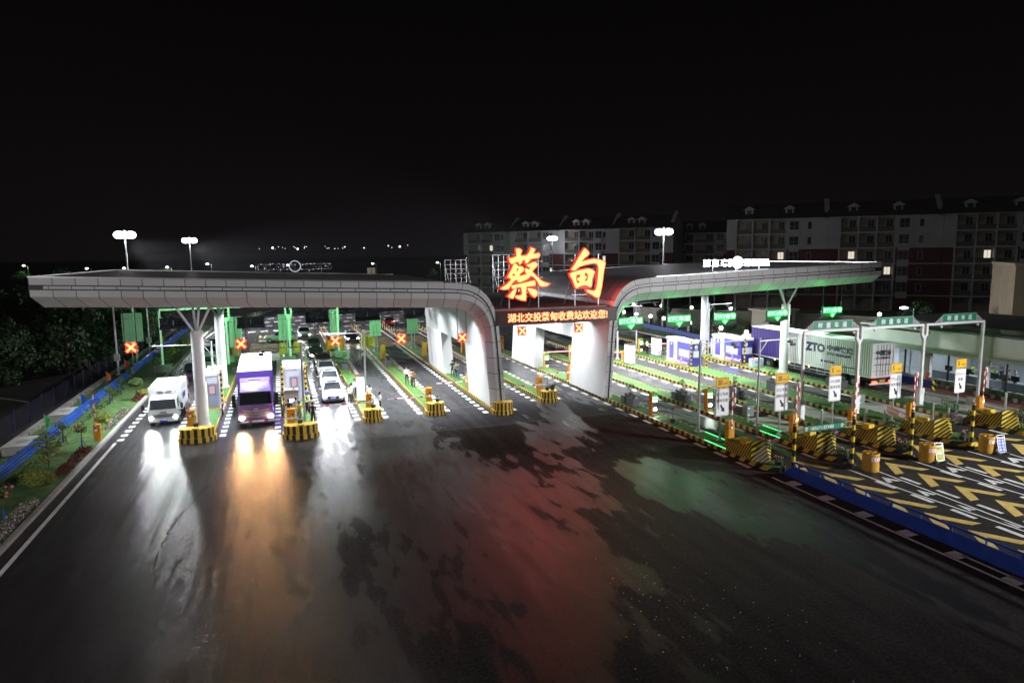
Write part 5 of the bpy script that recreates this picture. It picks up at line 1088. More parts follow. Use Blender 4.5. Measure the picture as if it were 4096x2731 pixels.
# ---------------------------------------------------------------- purple lorry
t=thing('lorry','purple lorry with white box roof and glaring yellow headlights at the lowered barrier','lorry',(-2.22,51.3,0),R(1.0)); PU=paint('lorry_purple',(.10,.055,.34)); PU2=M['purple_lo']=paint('lorry_purple_low',(.20,.12,.34))
b=MB()
S=[[(1.19,0,.32),(1.22,0,.9),(1.15,.0,1.55),(1.12,.08,1.62)],[(1.19,2.2,.32),(1.22,2.2,.9),(1.2,2.2,1.55),(1.18,2.2,1.62)]]
for q in S: q += [(-a,yy,z) for a,yy,z in q[::-1]]
b.loft(S,1,True,True,False)
top=[[(1.12,.08,1.62),(-1.12,.08,1.62),(-1.18,2.2,1.62),(1.18,2.2,1.62)],[(1.06,.22,2.45),(-1.06,.22,2.45),(-1.15,2.2,2.5),(1.15,2.2,2.5)],[(1.03,.28,2.62),(-1.03,.28,2.62),(-1.13,2.2,2.7),(1.13,2.2,2.7)],[(.98,.85,3.12),(-.98,.85,3.12),(-1.05,2.1,3.3),(1.05,2.1,3.3)]]
b.loft(top,0,True,True,False); cab=b.build('cab',[PU,PU2],t)
b=MB(); b.add([(-1.07,.07,1.66),(1.07,.07,1.66),(1.01,.205,2.42),(-1.01,.205,2.42)],[(0,1,2,3)])
for sx in (-1,1): b.add([(sx*1.175,.4,1.66),(sx*1.19,1.5,1.66),(sx*1.135,1.5,2.38),(sx*1.10,.5,2.38)],[(0,1,2,3) if sx>0 else (3,2,1,0)])
b.build('windscreen',M['glass'],cab)
b=MB(); b.box(-1.05,1.05,.02,.2,2.45,2.60); b.build('sun_visor',M['black'],cab)
b=MB(); b.bar((-.42,1.15,3.28),(.42,1.15,3.28),.1,.06); b.build('roof_hatch',PU,cab)
b=MB(); b.text('中通快运',.18,2.78,.62,.13,.40,.02,M=Matrix.Rotation(0,4,'X')); b.build('lettering',M['sign_white'],cab)
b=MB()
for z,w in ((1.30,.9),(1.10,.86),(.92,.80)):
    b.add([(-w,-.02,z),(0,-.07,z-.12),(w,-.02,z),(w,-.02,z-.1),(0,-.07,z-.22),(-w,-.02,z-.1)],[(0,5,4,1),(1,4,3,2)])
b.cyl((0,-.11,1.22),(0,-.06,1.22),.19,.19,20); b.cyl((0,-.13,1.22),(0,-.11,1.22),.14,.1,5); b.build('grille',mat('chrome_grille',(.62,.58,.6),.25,.4),cab)
b=MB(); b.box(-1.2,1.2,-.1,.15,.3,.62); b.build('bumper',PU2,cab)
b=MB(); b.box(-.25,.25,-.12,-.101,.42,.55); pl=b.build('number_plate',M['plate_y'],cab)
hl=emis('lorry_headlight',(1,.60,.26),80)
for sx in (-1,1):
    b=MB(); b.sph((sx*.98,-.06,.72),(.19,.08,.15),14,8); b.build('headlight',hl,t)
    b=MB(); b.bar((sx*1.15,.3,2.5),(sx*1.45,-.05,2.45),.04); b.bar((sx*1.15,.3,1.75),(sx*1.45,-.05,1.8),.04); b.prism([(sx*1.45-.12,1.55),(sx*1.45+.12,1.55),(sx*1.45+.12,2.45),(sx*1.45-.12,2.45)],-.1,.0,'y'); b.build('mirror',M['black'],t)
    b=MB(); b.cyl((sx*1.0,1.0,3.15),(sx*1.0,1.0,3.3),.05,.02,8); b.build('marker_lamp',M['orange_lid'],t)
    for wy in (1.3,9.3,10.5):
        b=MB(); b.cyl((sx*.85,wy,.5),(sx*1.2,wy,.5),.5,.5,22); wh=b.build('wheel',M['rubber'],t); b=MB(); b.cyl((sx*1.19,wy,.5),(sx*1.22,wy,.5),.28,.2,16); b.build('rim',M['alloy'],wh)
b=MB(); b.box(-1.24,1.24,2.7,12.9,1.1,3.66); cb=b.build('cargo_box',corrug('box_purple',(.11,.07,.33),(1,0,0),.22,.9,.4),t)
b=MB(); b.box(-1.26,1.26,2.68,12.92,3.66,3.72); b.box(-1.27,1.27,2.66,2.76,1.08,3.7,1); b.build('box_roof',[mat('box_roof_white',(.66,.67,.68),.45),PU],cb)
b=MB(); b.box(-.5,.5,1,12.9,.6,1.1); b.build('chassis',M['dark_metal'],t)
for sx in (-1,1):
    lamp('SPOT','headlight_beam',(-2.22+sx*.98,51.1,.74),1000,(1,.50,.20),target=(-2.22+sx*.98-.3,40,-.2),spot=56,blend=.95,radius=.14)
# ---------------------------------------------------------------- long white lorry with trailer in the far right lane
t=thing('articulated_lorry','long white ribbed lorry with black ZTO 中通快运 lettering in the rightmost lane','lorry',(0,0,0))
x0,x1=48.3,50.72
rib=corrug('box_ribbed_white',(.62,.64,.62),(0,1,0),.24,1.0,.45,dirt=.07); ribp=corrug('box_ribbed_purple',(.05,.03,.20),(0,1,0),.24,1.0,.45)
b=MB(); b.box(x0,x1,44.4,55.7,1.2,4.12); b.build('trailer_box',rib,t)
b=MB(); b.box(x0,x1,55.7,60.2,1.2,4.12); b.build('purple_box_panel',ribp,t)
b=MB(); b.add([(x0-.008,55.72,1.22),(x0-.008,54.3,4.1),(x0-.008,55.72,4.1)],[(0,1,2)]); b.build('purple_corner',ribp,t)
b=MB(); b.box(x0-.03,x1+.03,44.36,60.24,4.12,4.17); b.box(x0-.03,x1+.03,44.36,60.24,1.12,1.22); b.build('edge_rail',M['white_metal'],t)
b=MB(); b.box(x0+.04,x1-.04,44.33,44.39,1.25,4.08)
for z in [1.7+.55*i for i in range(4)]: b.box(x0+.06,x1-.06,44.315,44.33,z,z+.02,1)
for xx in (x0+.55,x0+.95,x1-1.2,x1-.85,x1-.5): b.cyl((xx,44.28,1.3),(xx,44.28,4.05),.018,.018,6,1)
for xx in (x0,x1): b.bar((xx,44.3,1.2),(xx,44.3,4.15),.1,.1)
rear=b.build('rear_door',[M['white_metal'],M['dark_metal']],t)
b=MB(); b.text('中通快运',x0+.35,3.1,1.7,.48,44.26,.01,bold=.03); b.text('ZTO FREIGHT',x0+.35,2.78,1.65,.22,44.26,.01,bold=.03); b.text('H M O D E',x0+.3,2.22,1.7,.15,44.26,.01); b.build('rear_lettering',M['sign_black'],rear)
side=Matrix.Translation((x0-.01,0,0))@Matrix.Rotation(R(-90),4,'Z')   # text plane facing -x; u runs towards -y
b=MB(); b.text('ZTO',-52.2,2.62,2.5,.88,0,.015,M=side,bold=.06); b.text('中通快运',-49.45,2.93,3.1,.56,0,.015,M=side,bold=.05); b.text('ZTO FREIGHT',-49.5,2.52,2.95,.27,0,.015,M=side,bold=.05)
b.text('95708',-49.8,1.75,1.3,.24,0,.015,M=side,bold=.05); b.text('www.zto56.com',-47.6,1.62,2.1,.18,0,.015,M=side,bold=.03); b.cyl((-50.05,-.015,1.88),(-50.05,.0,1.88),.14,.14,14,0,side)
b.build('side_lettering',mat('letter_ink',(.03,.022,.07),.5),t)
for wy in (46.2,47.4,48.6,57.4,58.6):
    for sx in (x0+.18,x1-.18):
        b=MB(); b.cyl((sx-.17,wy,.5),(sx+.17,wy,.5),.5,.5,22); wh=b.build('wheel',M['rubber'],t); s=-1 if sx<49 else 1; b=MB(); b.cyl((sx+s*.16,wy,.5),(sx+s*.19,wy,.5),.29,.2,16); b.build('rim',M['alloy'],wh)
b=MB(); b.box(x0+.5,x1-.5,44.5,61,.75,1.12); b.build('chassis',M['dark_metal'],t)
b=MB()
for z in (.55,.85): b.bar((x0+.02,48.6,z),(x0+.02,55.6,z),.05)
for i in range(8): b.bar((x0+.02,48.6+i,z-.35),(x0+.02,48.6+i,1.12),.04)
b.build('side_guard',M['galv'],t)
for i,(yy) in enumerate((45.6,48.8,51.6,54.3,56.4)):
    b=MB(); b.box(x0-.05,x0-.03,yy-.09,yy+.09,1.02,1.12); b.build('marker_lamp',emis('amber_marker',(1,.5,.12),9),t)
for xx in (x0+.25,x1-.25): b=MB(); b.box(xx-.2,xx+.2,44.05,44.3,.72,.85); b.build('tail_light',emis('tail_red',(1,.08,.02),8),t)
b=MB(); b.box(x0+.9,x1-.9,44.24,44.29,.72,.92); b.build('number_plate',M['plate_y'],t)
b=MB(); b.box(x0,x1,44.4,44.5,.5,.62); b.build('rear_bumper',M['sign_white'],t)
b=MB(); b.loft([[(x0+.05,60.5,.5),(x0+.05,62.7,.5),(x1-.05,62.7,.5),(x1-.05,60.5,.5)],[(x0+.05,60.5,2.4),(x0+.1,62.7,2.3),(x1-.1,62.7,2.3),(x1-.05,60.5,2.4)],[(x0+.15,60.5,3.3),(x0+.25,61.9,3.1),(x1-.25,61.9,3.1),(x1-.15,60.5,3.3)]],0,True,True,False); b.build('cab',PT['beige'],t)
# ---------------------------------------------------------------- people: one continuous skin-modifier body each
def skin_of(): return mat('skin',(.50,.30,.21),.6)
M['skin']=skin_of(); M['hair']=mat('hair',(.012,.01,.01),.6)
CL={}
def cloth(c):
    if c not in CL: CL[c]=mat('cloth_%d'%len(CL),c,.8,noise=(6,.12))
    return CL[c]
def body_mesh(pose,female=False):
    k=.97 if female else 1.0; sw=.17 if female else .20
    P={'pel':(0,.0,.95),'wa':(0,.0,1.10),'ch':(0,.0,1.30),'nk':(0,.0,1.46),'nk2':(0,-.01,1.53),'hd':(0,-.02,1.60),'hd2':(0,-.015,1.69)}
    Rr={'pel':(.145,.11),'wa':(.125,.095),'ch':(.155,.11),'nk':(.065,.065),'nk2':(.05,.052),'hd':(.078,.092),'hd2':(.07,.085)}
    E=[('pel','wa'),('wa','ch'),('ch','nk'),('nk','nk2'),('nk2','hd'),('hd','hd2')]
    G={}
    for s,sg in (('l',1),('r',-1)):
        lg=pose.get('leg'+s,((.0,0),(0,0)))
        hip=(sg*.09,0,.88); kn=(sg*.10+lg[0][0],lg[0][1]-.01,.48); an=(sg*.11+lg[1][0],lg[1][1]+.01,.08); toe=(sg*.13+lg[1][0],lg[1][1]-.14,.035)
        P['hip'+s]=hip;P['kn'+s]=kn;P['an'+s]=an;P['toe'+s]=toe
        Rr['hip'+s]=(.088,.09);Rr['kn'+s]=(.058,.06);Rr['an'+s]=(.042,.045);Rr['toe'+s]=(.036,.03)
        E+=[('pel','hip'+s),('hip'+s,'kn'+s),('kn'+s,'an'+s),('an'+s,'toe'+s)]
        arm=pose.get('arm'+s,((.06,.0,-.28),(.02,-.06,-.26)))
        sh=Vector((sg*sw,0,1.41)); el=sh+Vector((arm[0][0]*sg,arm[0][1],arm[0][2])); wr=el+Vector((arm[1][0]*sg,arm[1][1],arm[1][2]))
        d=(wr-el).normalized(); pa=wr+d*.075
        P['sh'+s]=tuple(sh);P['el'+s]=tuple(el);P['wr'+s]=tuple(wr);P['pa'+s]=tuple(pa)
        Rr['sh'+s]=(.056,.056);Rr['el'+s]=(.041,.041);Rr['wr'+s]=(.027,.024);Rr['pa'+s]=(.036,.018)
        E+=[('ch','sh'+s),('sh'+s,'el'+s),('el'+s,'wr'+s),('wr'+s,'pa'+s)]
        a=d.orthogonal().normalized() if abs(d.x)>.8 else d.cross(Vector((1,0,0))).normalized()
        for i,ln in enumerate((.062,.072,.068,.055)):
            o=a*(i-1.5)*.021; f0='f%d%s'%(i,s); f1='g%d%s'%(i,s)
            P[f0]=tuple(pa+o+d*ln*.55); P[f1]=tuple(pa+o*1.05+d*ln+Vector((0,-.012,0)))
            Rr[f0]=(.0095,.0095);Rr[f1]=(.008,.008); E+=[('pa'+s,f0),(f0,f1)]
        th='t'+s; P[th]=tuple(wr+d*.05+a*.05); Rr[th]=(.010,.010); E.append(('wr'+s,th))
    ks=list(P); me=bpy.data.meshes.new('b'); me.from_pydata([P[k_] for k_ in ks],[(ks.index(a),ks.index(b_)) for a,b_ in E],[])
    ob=bpy.data.objects.new('b',me); C.objects.link(ob)
    md=ob.modifiers.new('s','SKIN'); sv=me.skin_vertices[0].data
    for i,k_ in enumerate(ks): sv[i].radius=Rr[k_]; sv[i].use_root=(k_=='pel')
    md.branch_smoothing=.6
    sb=ob.modifiers.new('ss','SUBSURF'); sb.levels=1; sb.render_levels=1
    dg=bpy.context.evaluated_depsgraph_get(); m2=bpy.data.meshes.new_from_object(ob.evaluated_get(dg))
    V_=[Vector(v.co) for v in m2.vertices]; F=[tuple(p.vertices) for p in m2.polygons]
    bpy.data.objects.remove(ob); bpy.data.meshes.remove(me); bpy.data.meshes.remove(m2)
    segs=[(Vector(P[a]),Vector(P[b_]),a,b_) for a,b_ in E]
    lab=[]
    for f in F:
        c=sum((V_[i] for i in f),Vector())/len(f); best=None
        for a,b_,na,nb in segs:
            ab=b_-a; tt=max(0,min(1,(c-a).dot(ab)/max(1e-9,ab.length_squared))); dd=(c-(a+ab*tt)).length
            if best is None or dd<best[0]: best=(dd,na,nb,tt)
        lab.append(best)
    return V_,F,lab,P
BODY={}
POSES={'stand':{},'phone':{'armr':((.05,-.02,-.27),(-.08,-.16,.20))},'cross':{'arml':((.05,-.04,-.27),(-.22,-.15,.03)),'armr':((.05,-.04,-.27),(-.20,-.17,.0))},'behind':{'arml':((.06,.09,-.26),(-.18,.06,-.14)),'armr':((.06,.09,-.26),(-.18,.08,-.12))},'walk':{'legl':((0,-.16),(0,-.22)),'legr':((0,.06),(0,.24)),'arml':((.05,.12,-.25),(.02,.0,-.25)),'armr':((.05,-.12,-.25),(.0,-.12,-.2))},'reach':{'arml':((.02,-.16,-.2),(-.02,-.22,.08)),'armr':((.02,-.14,-.22),(-.04,-.22,.04))},'hold':{'arml':((.05,-.03,-.27),(-.06,-.22,.04)),'armr':((.05,-.03,-.27),(-.06,-.22,.06))}}
def person(x,y,rz,lab,pose='stand',shirt=(.6,.6,.62),trousers=(.015,.015,.02),z=H0,h=1.72,hair=True,helmet=None,vest=None,cap=None,sleeve='long',female=False,skirt=False,group='people standing about the lanes'):
    key=(pose,female)
    if key not in BODY: BODY[key]=body_mesh(POSES[pose],female)
    V_,F,labs,P=BODY[key]
    k=h/1.77
    t=bpy.data.objects.new('person',bpy.data.meshes.new('person')); me=t.data
    me.from_pydata([tuple(v*k) for v in V_],[],F)
    for m in (M['skin'],cloth(shirt),cloth(trousers),cloth((.012,.012,.012))): me.materials.append(m)
    mi=[]
    for dd,a,b_,tt in labs:
        if a[:2] in('nk','hd') or a[:2] in('wr','pa') or (a[0]in'fg' and a!='g'): mi.append(0)
        elif a[:2]=='el': mi.append(1 if sleeve=='long' or False else 0)
        elif a[:2]=='an': mi.append(3)
        elif a[:3]=='hip' or a[:2]=='kn' or (a=='pel' and b_[:3]=='hip'): mi.append(2)
        elif a=='pel': mi.append(2 if tt<.45 else 1)
        else: mi.append(1)
    me.polygons.foreach_set('material_index',mi); me.polygons.foreach_set('use_smooth',[True]*len(F)); me.update()
    C.objects.link(t); t.location=(x,y,z); t.rotation_euler=(0,0,rz); tag(t,lab,'person',group)
    hd=Vector((0,-.015,1.665))*k
    b=MB()
    for sx in (-1,1): b.sph((sx*.03*k,hd.y-.086*k,hd.z-.01),(.011,.006,.007),6,4,1)
    b.sph((0,hd.y-.094*k,hd.z-.04),(.013,.018,.022),6,5); b.box(-.022,.022,hd.y-.09*k,hd.y-.083*k,hd.z-.078,hd.z-.070,2)
    for sx in (-1,1): b.sph((sx*.077*k,hd.y+.01,hd.z-.02),(.012,.02,.03),6,5)
    b.build('face',[M['skin'],M['hair'],M['red']],t)
    if helmet or cap:
        c=helmet or cap; b=MB(); b.sph((0,hd.y+.005,hd.z+.015),(.105,.125,.115),14,6,z0=-.15)
        if cap: b.box(-.06,.06,hd.y-.2,hd.y-.10,hd.z+.015,hd.z+.03)
        else: b.cyl((0,hd.y-.01,hd.z),(0,hd.y-.01,hd.z+.018),.13,.13,14)
        b.build('helmet' if helmet else 'cap',mat('hat',c,.4),t)
    b=MB(); b.sph((0,hd.y+.018,hd.z+.012),(.088,.100,.100),12,7,z0=-.25); b.sph((0,hd.y+.05,hd.z-.03),(.078,.062,.10 if not female else .16),10,7); b.build('hair',M['hair'],t)
    if vest:
        b=MB(); secs=[]
        for zz,w,d in ((.98,.165,.135),(1.12,.155,.125),(1.28,.185,.140),(1.40,.175,.125),(1.46,.09,.085)):
            secs.append([(w*k*math.cos(2*PI*i/16),d*k*math.sin(2*PI*i/16),zz*k) for i in range(16)])
        b.loft(secs,0,True,False,True)
        for zz,w,d in ((1.04,.163,.133),(1.20,.173,.136)):
            b.loft([[(w*1.04*k*math.cos(2*PI*i/16),d*1.05*k*math.sin(2*PI*i/16),(zz+dz)*k) for i in range(16)] for dz in (0,.045)],1,True,False,True)
        b.build('vest',[mat('hi_vis',vest,.6,em=vest,es=.06),M['sign_white']],t)
    if skirt:
        b=MB(); b.loft([[(w*k*math.cos(2*PI*i/16),.8*w*k*math.sin(2*PI*i/16),zz*k) for i in range(16)] for zz,w in ((1.0,.14),(.85,.18),(.55,.19))],0,True,False,True); b.build('skirt',cloth(trousers),t)
    return t
WH=(.66,.66,.68); BK=(.014,.014,.017); LIME=(.50,.75,.05); YEL=(.80,.62,.03); NAVYC=(.03,.035,.05)
person(.05,50.9,R(185),'person in a dark cap and dark jacket using the kiosk screen',pose='reach',shirt=NAVYC,trousers=(.5,.45,.42),cap=(.02,.04,.2))
person(.57,51.5,R(150),'person in a white shirt between the kiosk and the yellow vest',pose='stand',shirt=WH,trousers=WH)
person(.76,50.2,R(175),'person seen from behind in a yellow vest and blue helmet beside the pole base',pose='hold',shirt=(.6,.5,.3),trousers=(.42,.38,.30),helmet=(.02,.08,.5),vest=YEL)
person(1.30,52.9,R(-60),'person in a lime vest, black shirt and blue helmet right of the camera pole',pose='hold',shirt=BK,trousers=BK,helmet=(.02,.07,.55),vest=LIME,h=1.78,sleeve='short')
person(1.50,53.2,R(-70),'second person in a lime vest and blue helmet, half hidden behind the first',pose='stand',shirt=(.5,.5,.2),trousers=BK,helmet=(.02,.07,.55),vest=LIME)
person(1.70,51.3,R(160),'person in a pale pink shirt behind the man in the black suit',pose='stand',shirt=(.62,.5,.5),trousers=(.6,.55,.55))
person(1.68,49.3,R(150),'person in a black suit holding a phone to the ear by the kerb',pose='phone',shirt=BK,trousers=BK)
person(4.92,56.2,R(170),'person from behind in a pale lime vest standing at the kerb beside the white car',pose='stand',shirt=WH,trousers=BK,z=0,vest=(.65,.75,.35))
person(5.12,56.9,R(190),'person in a white shirt just behind the pale vest wearer',pose='stand',shirt=WH,trousers=BK,z=0)
person(5.48,57.6,R(-50),'woman in white blouse and black skirt left of the tall white cabinet',pose='hold',shirt=WH,trousers=BK,female=True,h=1.66,skirt=True)
person(6.5,55.6,R(200),'person in a white shirt walking right of the tall white cabinet, seen from behind',pose='walk',shirt=WH,trousers=BK,z=.0,sleeve='short')
person(6.93,52.7,R(100),'person in a white shirt standing on the road right of the middle barrier',pose='stand',shirt=(.55,.6,.62),trousers=BK,z=0,sleeve='short',h=1.62)
person(8.4,76.4,R(185),'person in a pale green shirt walking away on the dark lane behind the camera pole',pose='walk',shirt=(.45,.6,.5),trousers=BK,z=0,sleeve='short')
person(10.72,61.9,R(-20),'person in a white shirt, left of the three talking on the turf',pose='hold',shirt=WH,trousers=BK)
person(10.98,61.0,R(-120),'person with a camera in the middle of the three talking on the turf',pose='reach',shirt=(.5,.5,.55),trousers=BK,h=1.62)
person(11.0,60.1,R(140),'person in a mustard brown shirt, right of the three talking on the turf',pose='stand',shirt=(.32,.15,.04),trousers=(.05,.045,.045))
person(15.62,63.9,R(-40),'person in a black cap and black jacket in the left leg opening',pose='hold',shirt=BK,trousers=(.02,.03,.08),cap=BK)
person(15.9,62.6,R(40),'person in grey shirt and jeans, hands behind back, near the left leg opening',pose='behind',shirt=(.12,.11,.11),trousers=(.05,.09,.22),sleeve='short')
person(15.72,63.0,R(20),'person in dark clothes hidden behind the grey shirt wearer',pose='stand',shirt=(.3,.35,.2),trousers=BK)
person(41.05,69.9,R(-80),'guard in a pale yellow vest standing by the far white cabinet',pose='reach',shirt=(.55,.6,.4),trousers=BK,vest=(.6,.75,.3))
person(46.95,64.5,R(20),'guard in a yellow vest and white shirt leaning left of the second purple booth',pose='walk',shirt=WH,trousers=BK,vest=(.6,.75,.2))
person(-5.9,54.3,R(-60),'person in a lime vest between the small truck and the near white column',pose='stand',shirt=(.3,.35,.2),trousers=BK,vest=(.55,.7,.2))
person(4.75,112.5,R(180),'person in a pale shirt walking away beside the far white SUV',pose='walk',shirt=(.45,.4,.38),trousers=BK,z=0)
person(21.2,113,R(180),'person in a pale shirt at the far end of the row of small posts',pose='walk',shirt=(.5,.5,.4),trousers=BK,z=0)
# ---------------------------------------------------------------- planting
LV=[M['leaf'],M['leaf2'],M['leaf3']]
def planter(x,y,lab,n=3,rows='y'):
    t=thing('slatted_planter',lab,'planter',(x,y,H0),group='slatted grey planters with plants')
    for i in range(n):
        h=(.62,.8,.58)[i%3]; yy=(i-(n-1)/2)*.68
        xo=(.06 if i==1 else -.02)
        b=MB(); b.box(xo-.29,xo+.29,yy-.31,yy+.31,0,h); bx=b.build('box',M['planter'],t)
        b=MB()
        if i==1:
            b.cyl((xo,yy,h),(xo+.03,yy,h+.5),.025,.015,6,3); b.leaves((xo,yy,h+.62),(.30,.30,.34),170,.05,0,nm=3,seed=i+int(x*7)); b.leaves((xo,yy,h+.06),(.28,.28,.12),90,.05,4,nm=1,seed=9)
        else:
            rn=random.Random(int(x*31+i))
            for _ in range(34):
                a=rn.uniform(0,6.3); l=rn.uniform(.28,.5); e=rn.uniform(.5,1.35); d=Vector((math.cos(a)*math.cos(e),math.sin(a)*math.cos(e),math.sin(e))); s=Vector((-math.sin(a),math.cos(a),0))*.02; p=Vector((xo,yy,h-.02))
                b.add([p-s,p+s,p+d*l],[(0,1,2)],rn.randrange(2))
        b.build('foliage',LV+[M['bark'],M['leaf_redd']],bx)
for x,y,n,lab in ((26.0,46.8,3,'triple grey planter just right of the right portal leg'),(30.55,46.5,3,'triple grey planter in the middle of the second long island'),(35.5,46.2,3,'grey planter behind the first 20 km/h sign'),(40.2,47.0,2,'grey planter left of the near right column'),(46.6,46.4,3,'grey planter beside the wheels of the long lorry'),(6.05,73.6,2,'grey planter with flowers right of the white car queue'),(10.8,74.2,2,'grey planter on the island of the three talking people'),(15.75,75.0,2,'grey planter against the left portal leg'),(21.0,76.0,1,'grey planter seen through the left leg opening'),(-4.95,75.4,2,'dim grey planter behind the leftmost booth')): planter(x,y,lab,n)
def potplant(x,y,z,lab,h=.75,flower=None,white=False,bushy=False,seed=1,gr='potted plants'):
    t=thing('potted_plant',lab,'potted plant',(x,y,z),group=gr); b=MB(); b.cyl((0,0,0),(0,0,.28),.13,.18,14); b.cyl((0,0,.26),(0,0,.30),.19,.19,14); b.build('pot',M['pot_w'] if white else M['pot'],t)
    b=MB(); rn=random.Random(seed)
    if bushy: b.leaves((0,0,.28+h*.45),(.3,.3,h*.5),130,.06,0,nm=3,shell=.2,seed=seed)
    else:
        b.cyl((0,0,.25),(.04,0,.25+h*.7),.015,.01,6,2)
        for _ in range(14):
            a=rn.uniform(0,6.3); zz=.25+rn.uniform(.25,1)*h*.7; l=rn.uniform(.14,.24); d=Vector((math.cos(a),math.sin(a),rn.uniform(-.1,.8))).normalized(); p=Vector((0,0,zz)); s=d.cross(Vector((0,0,1))).normalized()*.05
            b.add([p,p+d*l*.5-s,p+d*l,p+d*l*.5+s],[(0,1,2,3)],rn.choice((0,2)))
    b.build('leaves',LV,t)
    if flower:
        b=MB()
        for _ in range(12 if bushy else 1):
            c=(rn.uniform(-.22,.22) if bushy else .05,rn.uniform(-.22,.22) if bushy else 0,.3+h*(rn.uniform(.6,1.02) if bushy else .85)); b.sph(c,(.05,.05,.045) if bushy else (.07,.07,.06),7,5)
        b.build('flowers',M[flower],t)
potplant(-5.95,48.75,.95,'potted broad-leaf plant on the widest nose block',seed=2)
potplant(.72,47.1,.95,'potted dark-leaf plant on the nose block by the booth group',seed=3)
potplant(6.05,49.9,.95,'potted plant on the nose block below the white-car barrier',seed=4,h=.6)
potplant(11.0,50.2,.95,'potted plant with a red bloom on the nose block of the talking people',.8,'red',seed=5)
potplant(20.6,51.2,.95,'tall potted plant with a red bloom between the portal legs',.9,'red',seed=6)
potplant(21.0,51.0,.95,'low pot with white flowers between the portal legs',.35,'petal_w',bushy=True,seed=7)
potplant(25.85,40.4,H0,'potted plant with a red bloom alone on the first long island',.85,'red',seed=8)
potplant(30.9,73.5,.6,'pot with white flowers on the rear nose seen through the portal',.4,'petal_w',bushy=True,seed=9)
for i,y in enumerate((42.8,41.9,40.7,39.4,38.0,37.1,36.2,34.8)): potplant(54.4,y,.15,'white pot with green fern below the office glass, number %s from the flag'%('one two three four five six seven eight'.split()[i]),.42,None,True,True,20+i,'white pots under the office windows')
def flowers(x,y,lab,top,seed,n=5):
    t=thing('flower_group',lab,'flower pots',(x,y,H0),group='flower pots on the island tips'); rn=random.Random(seed)
    b=MB(); b.cyl((0,.55,0),(0,.55,.9),.03,.02,6,3); b.leaves((0,.55,1.15),(.42,.42,.36),260,.055,0,nm=3,seed=seed); b.build('shrub',LV+[M['bark']],t)
    b=MB(); b.leaves((.05,.5,1.3),(.36,.36,.26),170,.04,0,shell=.6,seed=seed+1); b.build('blossom',M[top],t)
    for i in range(n):
        px,py=rn.uniform(-.35,.4),-.1-i*.18
        b=MB(); b.cyl((px,py,0),(px,py,.22),.10,.13,10); p=b.build('pot',M['pot'],t)
        b=MB(); b.leaves((px,py,.38),(.18,.18,.2),70,.045,0,nm=3,shell=.2,seed=seed+i); b.build('leaves',LV,p)
        if i%2==0:
            b=MB(); 
            for _ in range(4): b.sph((px+rn.uniform(-.12,.12),py+rn.uniform(-.12,.12),.5+rn.uniform(-.05,.08)),.045,7,5)
            b.build('petals',M['petal_lil' if i else 'petal_pink'],p)
for x,y,lab,top,sd in ((26.1,30.1,'purple blossom shrub and pink flower pots on the tip of the first long island','petal_mag',40),(30.75,30.3,'large magenta blossom shrub and flower pots left of the lone barrel','petal_mag',50),(35.4,30.2,'dark reddish shrub and lilac flower pots on the third island tip','leaf_redd',60),(40.6,30.3,'shrub with a bright purple top and pots on the fourth island tip','petal_mag',70),(46.6,29.9,'dark shrub and pots on the rightmost island tip','leaf_redd',80)): flowers(x,y,lab,top,sd,5 if x>27 else 2)
def bush(x,y,rx,rz,lab,m=('leaf','leaf2','leaf3'),n=900,size=.05,trunk=0,z=.15,seed=1,cat='shrub',nm='shrub'):
    t=thing(nm,lab,cat,(x,y,z))
    b=MB(); b.leaves((0,0,trunk+rz),(rx,rx,rz),n,size,0,nm=len(m),shell=.5,seed=seed); b.build('foliage',[M[k] for k in m],t)
    b=MB(); 
    for k in range(3): b.cyl((.02*k,0,0),(.15*(k-1)*rx,.1*rx*(k-1),trunk+rz*.8),.035,.02,6)
    if trunk>.5: b.bar((.15,.05,0),(.02,0,trunk*.7),.025)
    b.build('trunk' if trunk else 'stems',M['bark'],t)
bush(-13.15,41.5,.72,.52,'big round yellow-green dome bush at the lower left',('leaf','leaf2','leaf_y'),2600,.045,seed=1)
bush(-12.55,41.9,.34,.24,'small bright yellow bush against the big dome bush',('leaf_y','leaf2'),700,.04,seed=2)
bush(-13.15,56.2,.55,.42,'round yellowish bush left of the small white truck',('leaf_y','leaf2','leaf'),1500,.05,seed=3)
bush(-12.75,55.8,.3,.2,'small yellow bush tucked against the round yellowish bush',('leaf_y','leaf2'),500,.045,seed=4)
bush(-12.44,64.9,.62,.42,'round clipped lollipop tree left of the white truck box',('leaf','leaf2','leaf3'),1400,.06,1.05,seed=5,cat='tree',nm='small_tree')
bush(-12.0,66.5,.6,.3,'low yellow bush behind the lollipop tree',('leaf_y','leaf2'),800,.05,seed=6)
bush(-12.9,78.0,.6,.5,'small dark tree beside the first green gantry post',n=900,size=.07,trunk=.9,seed=7,cat='tree',nm='small_tree')
bush(-13.2,92,.9,.6,'round bush far along the left flower bed',('leaf','leaf_y','leaf3'),900,.09,seed=8)
bush(-12.9,100,1.1,.6,'wide bush at the far end of the left flower bed',('leaf','leaf3','leaf_y'),900,.1,seed=9)
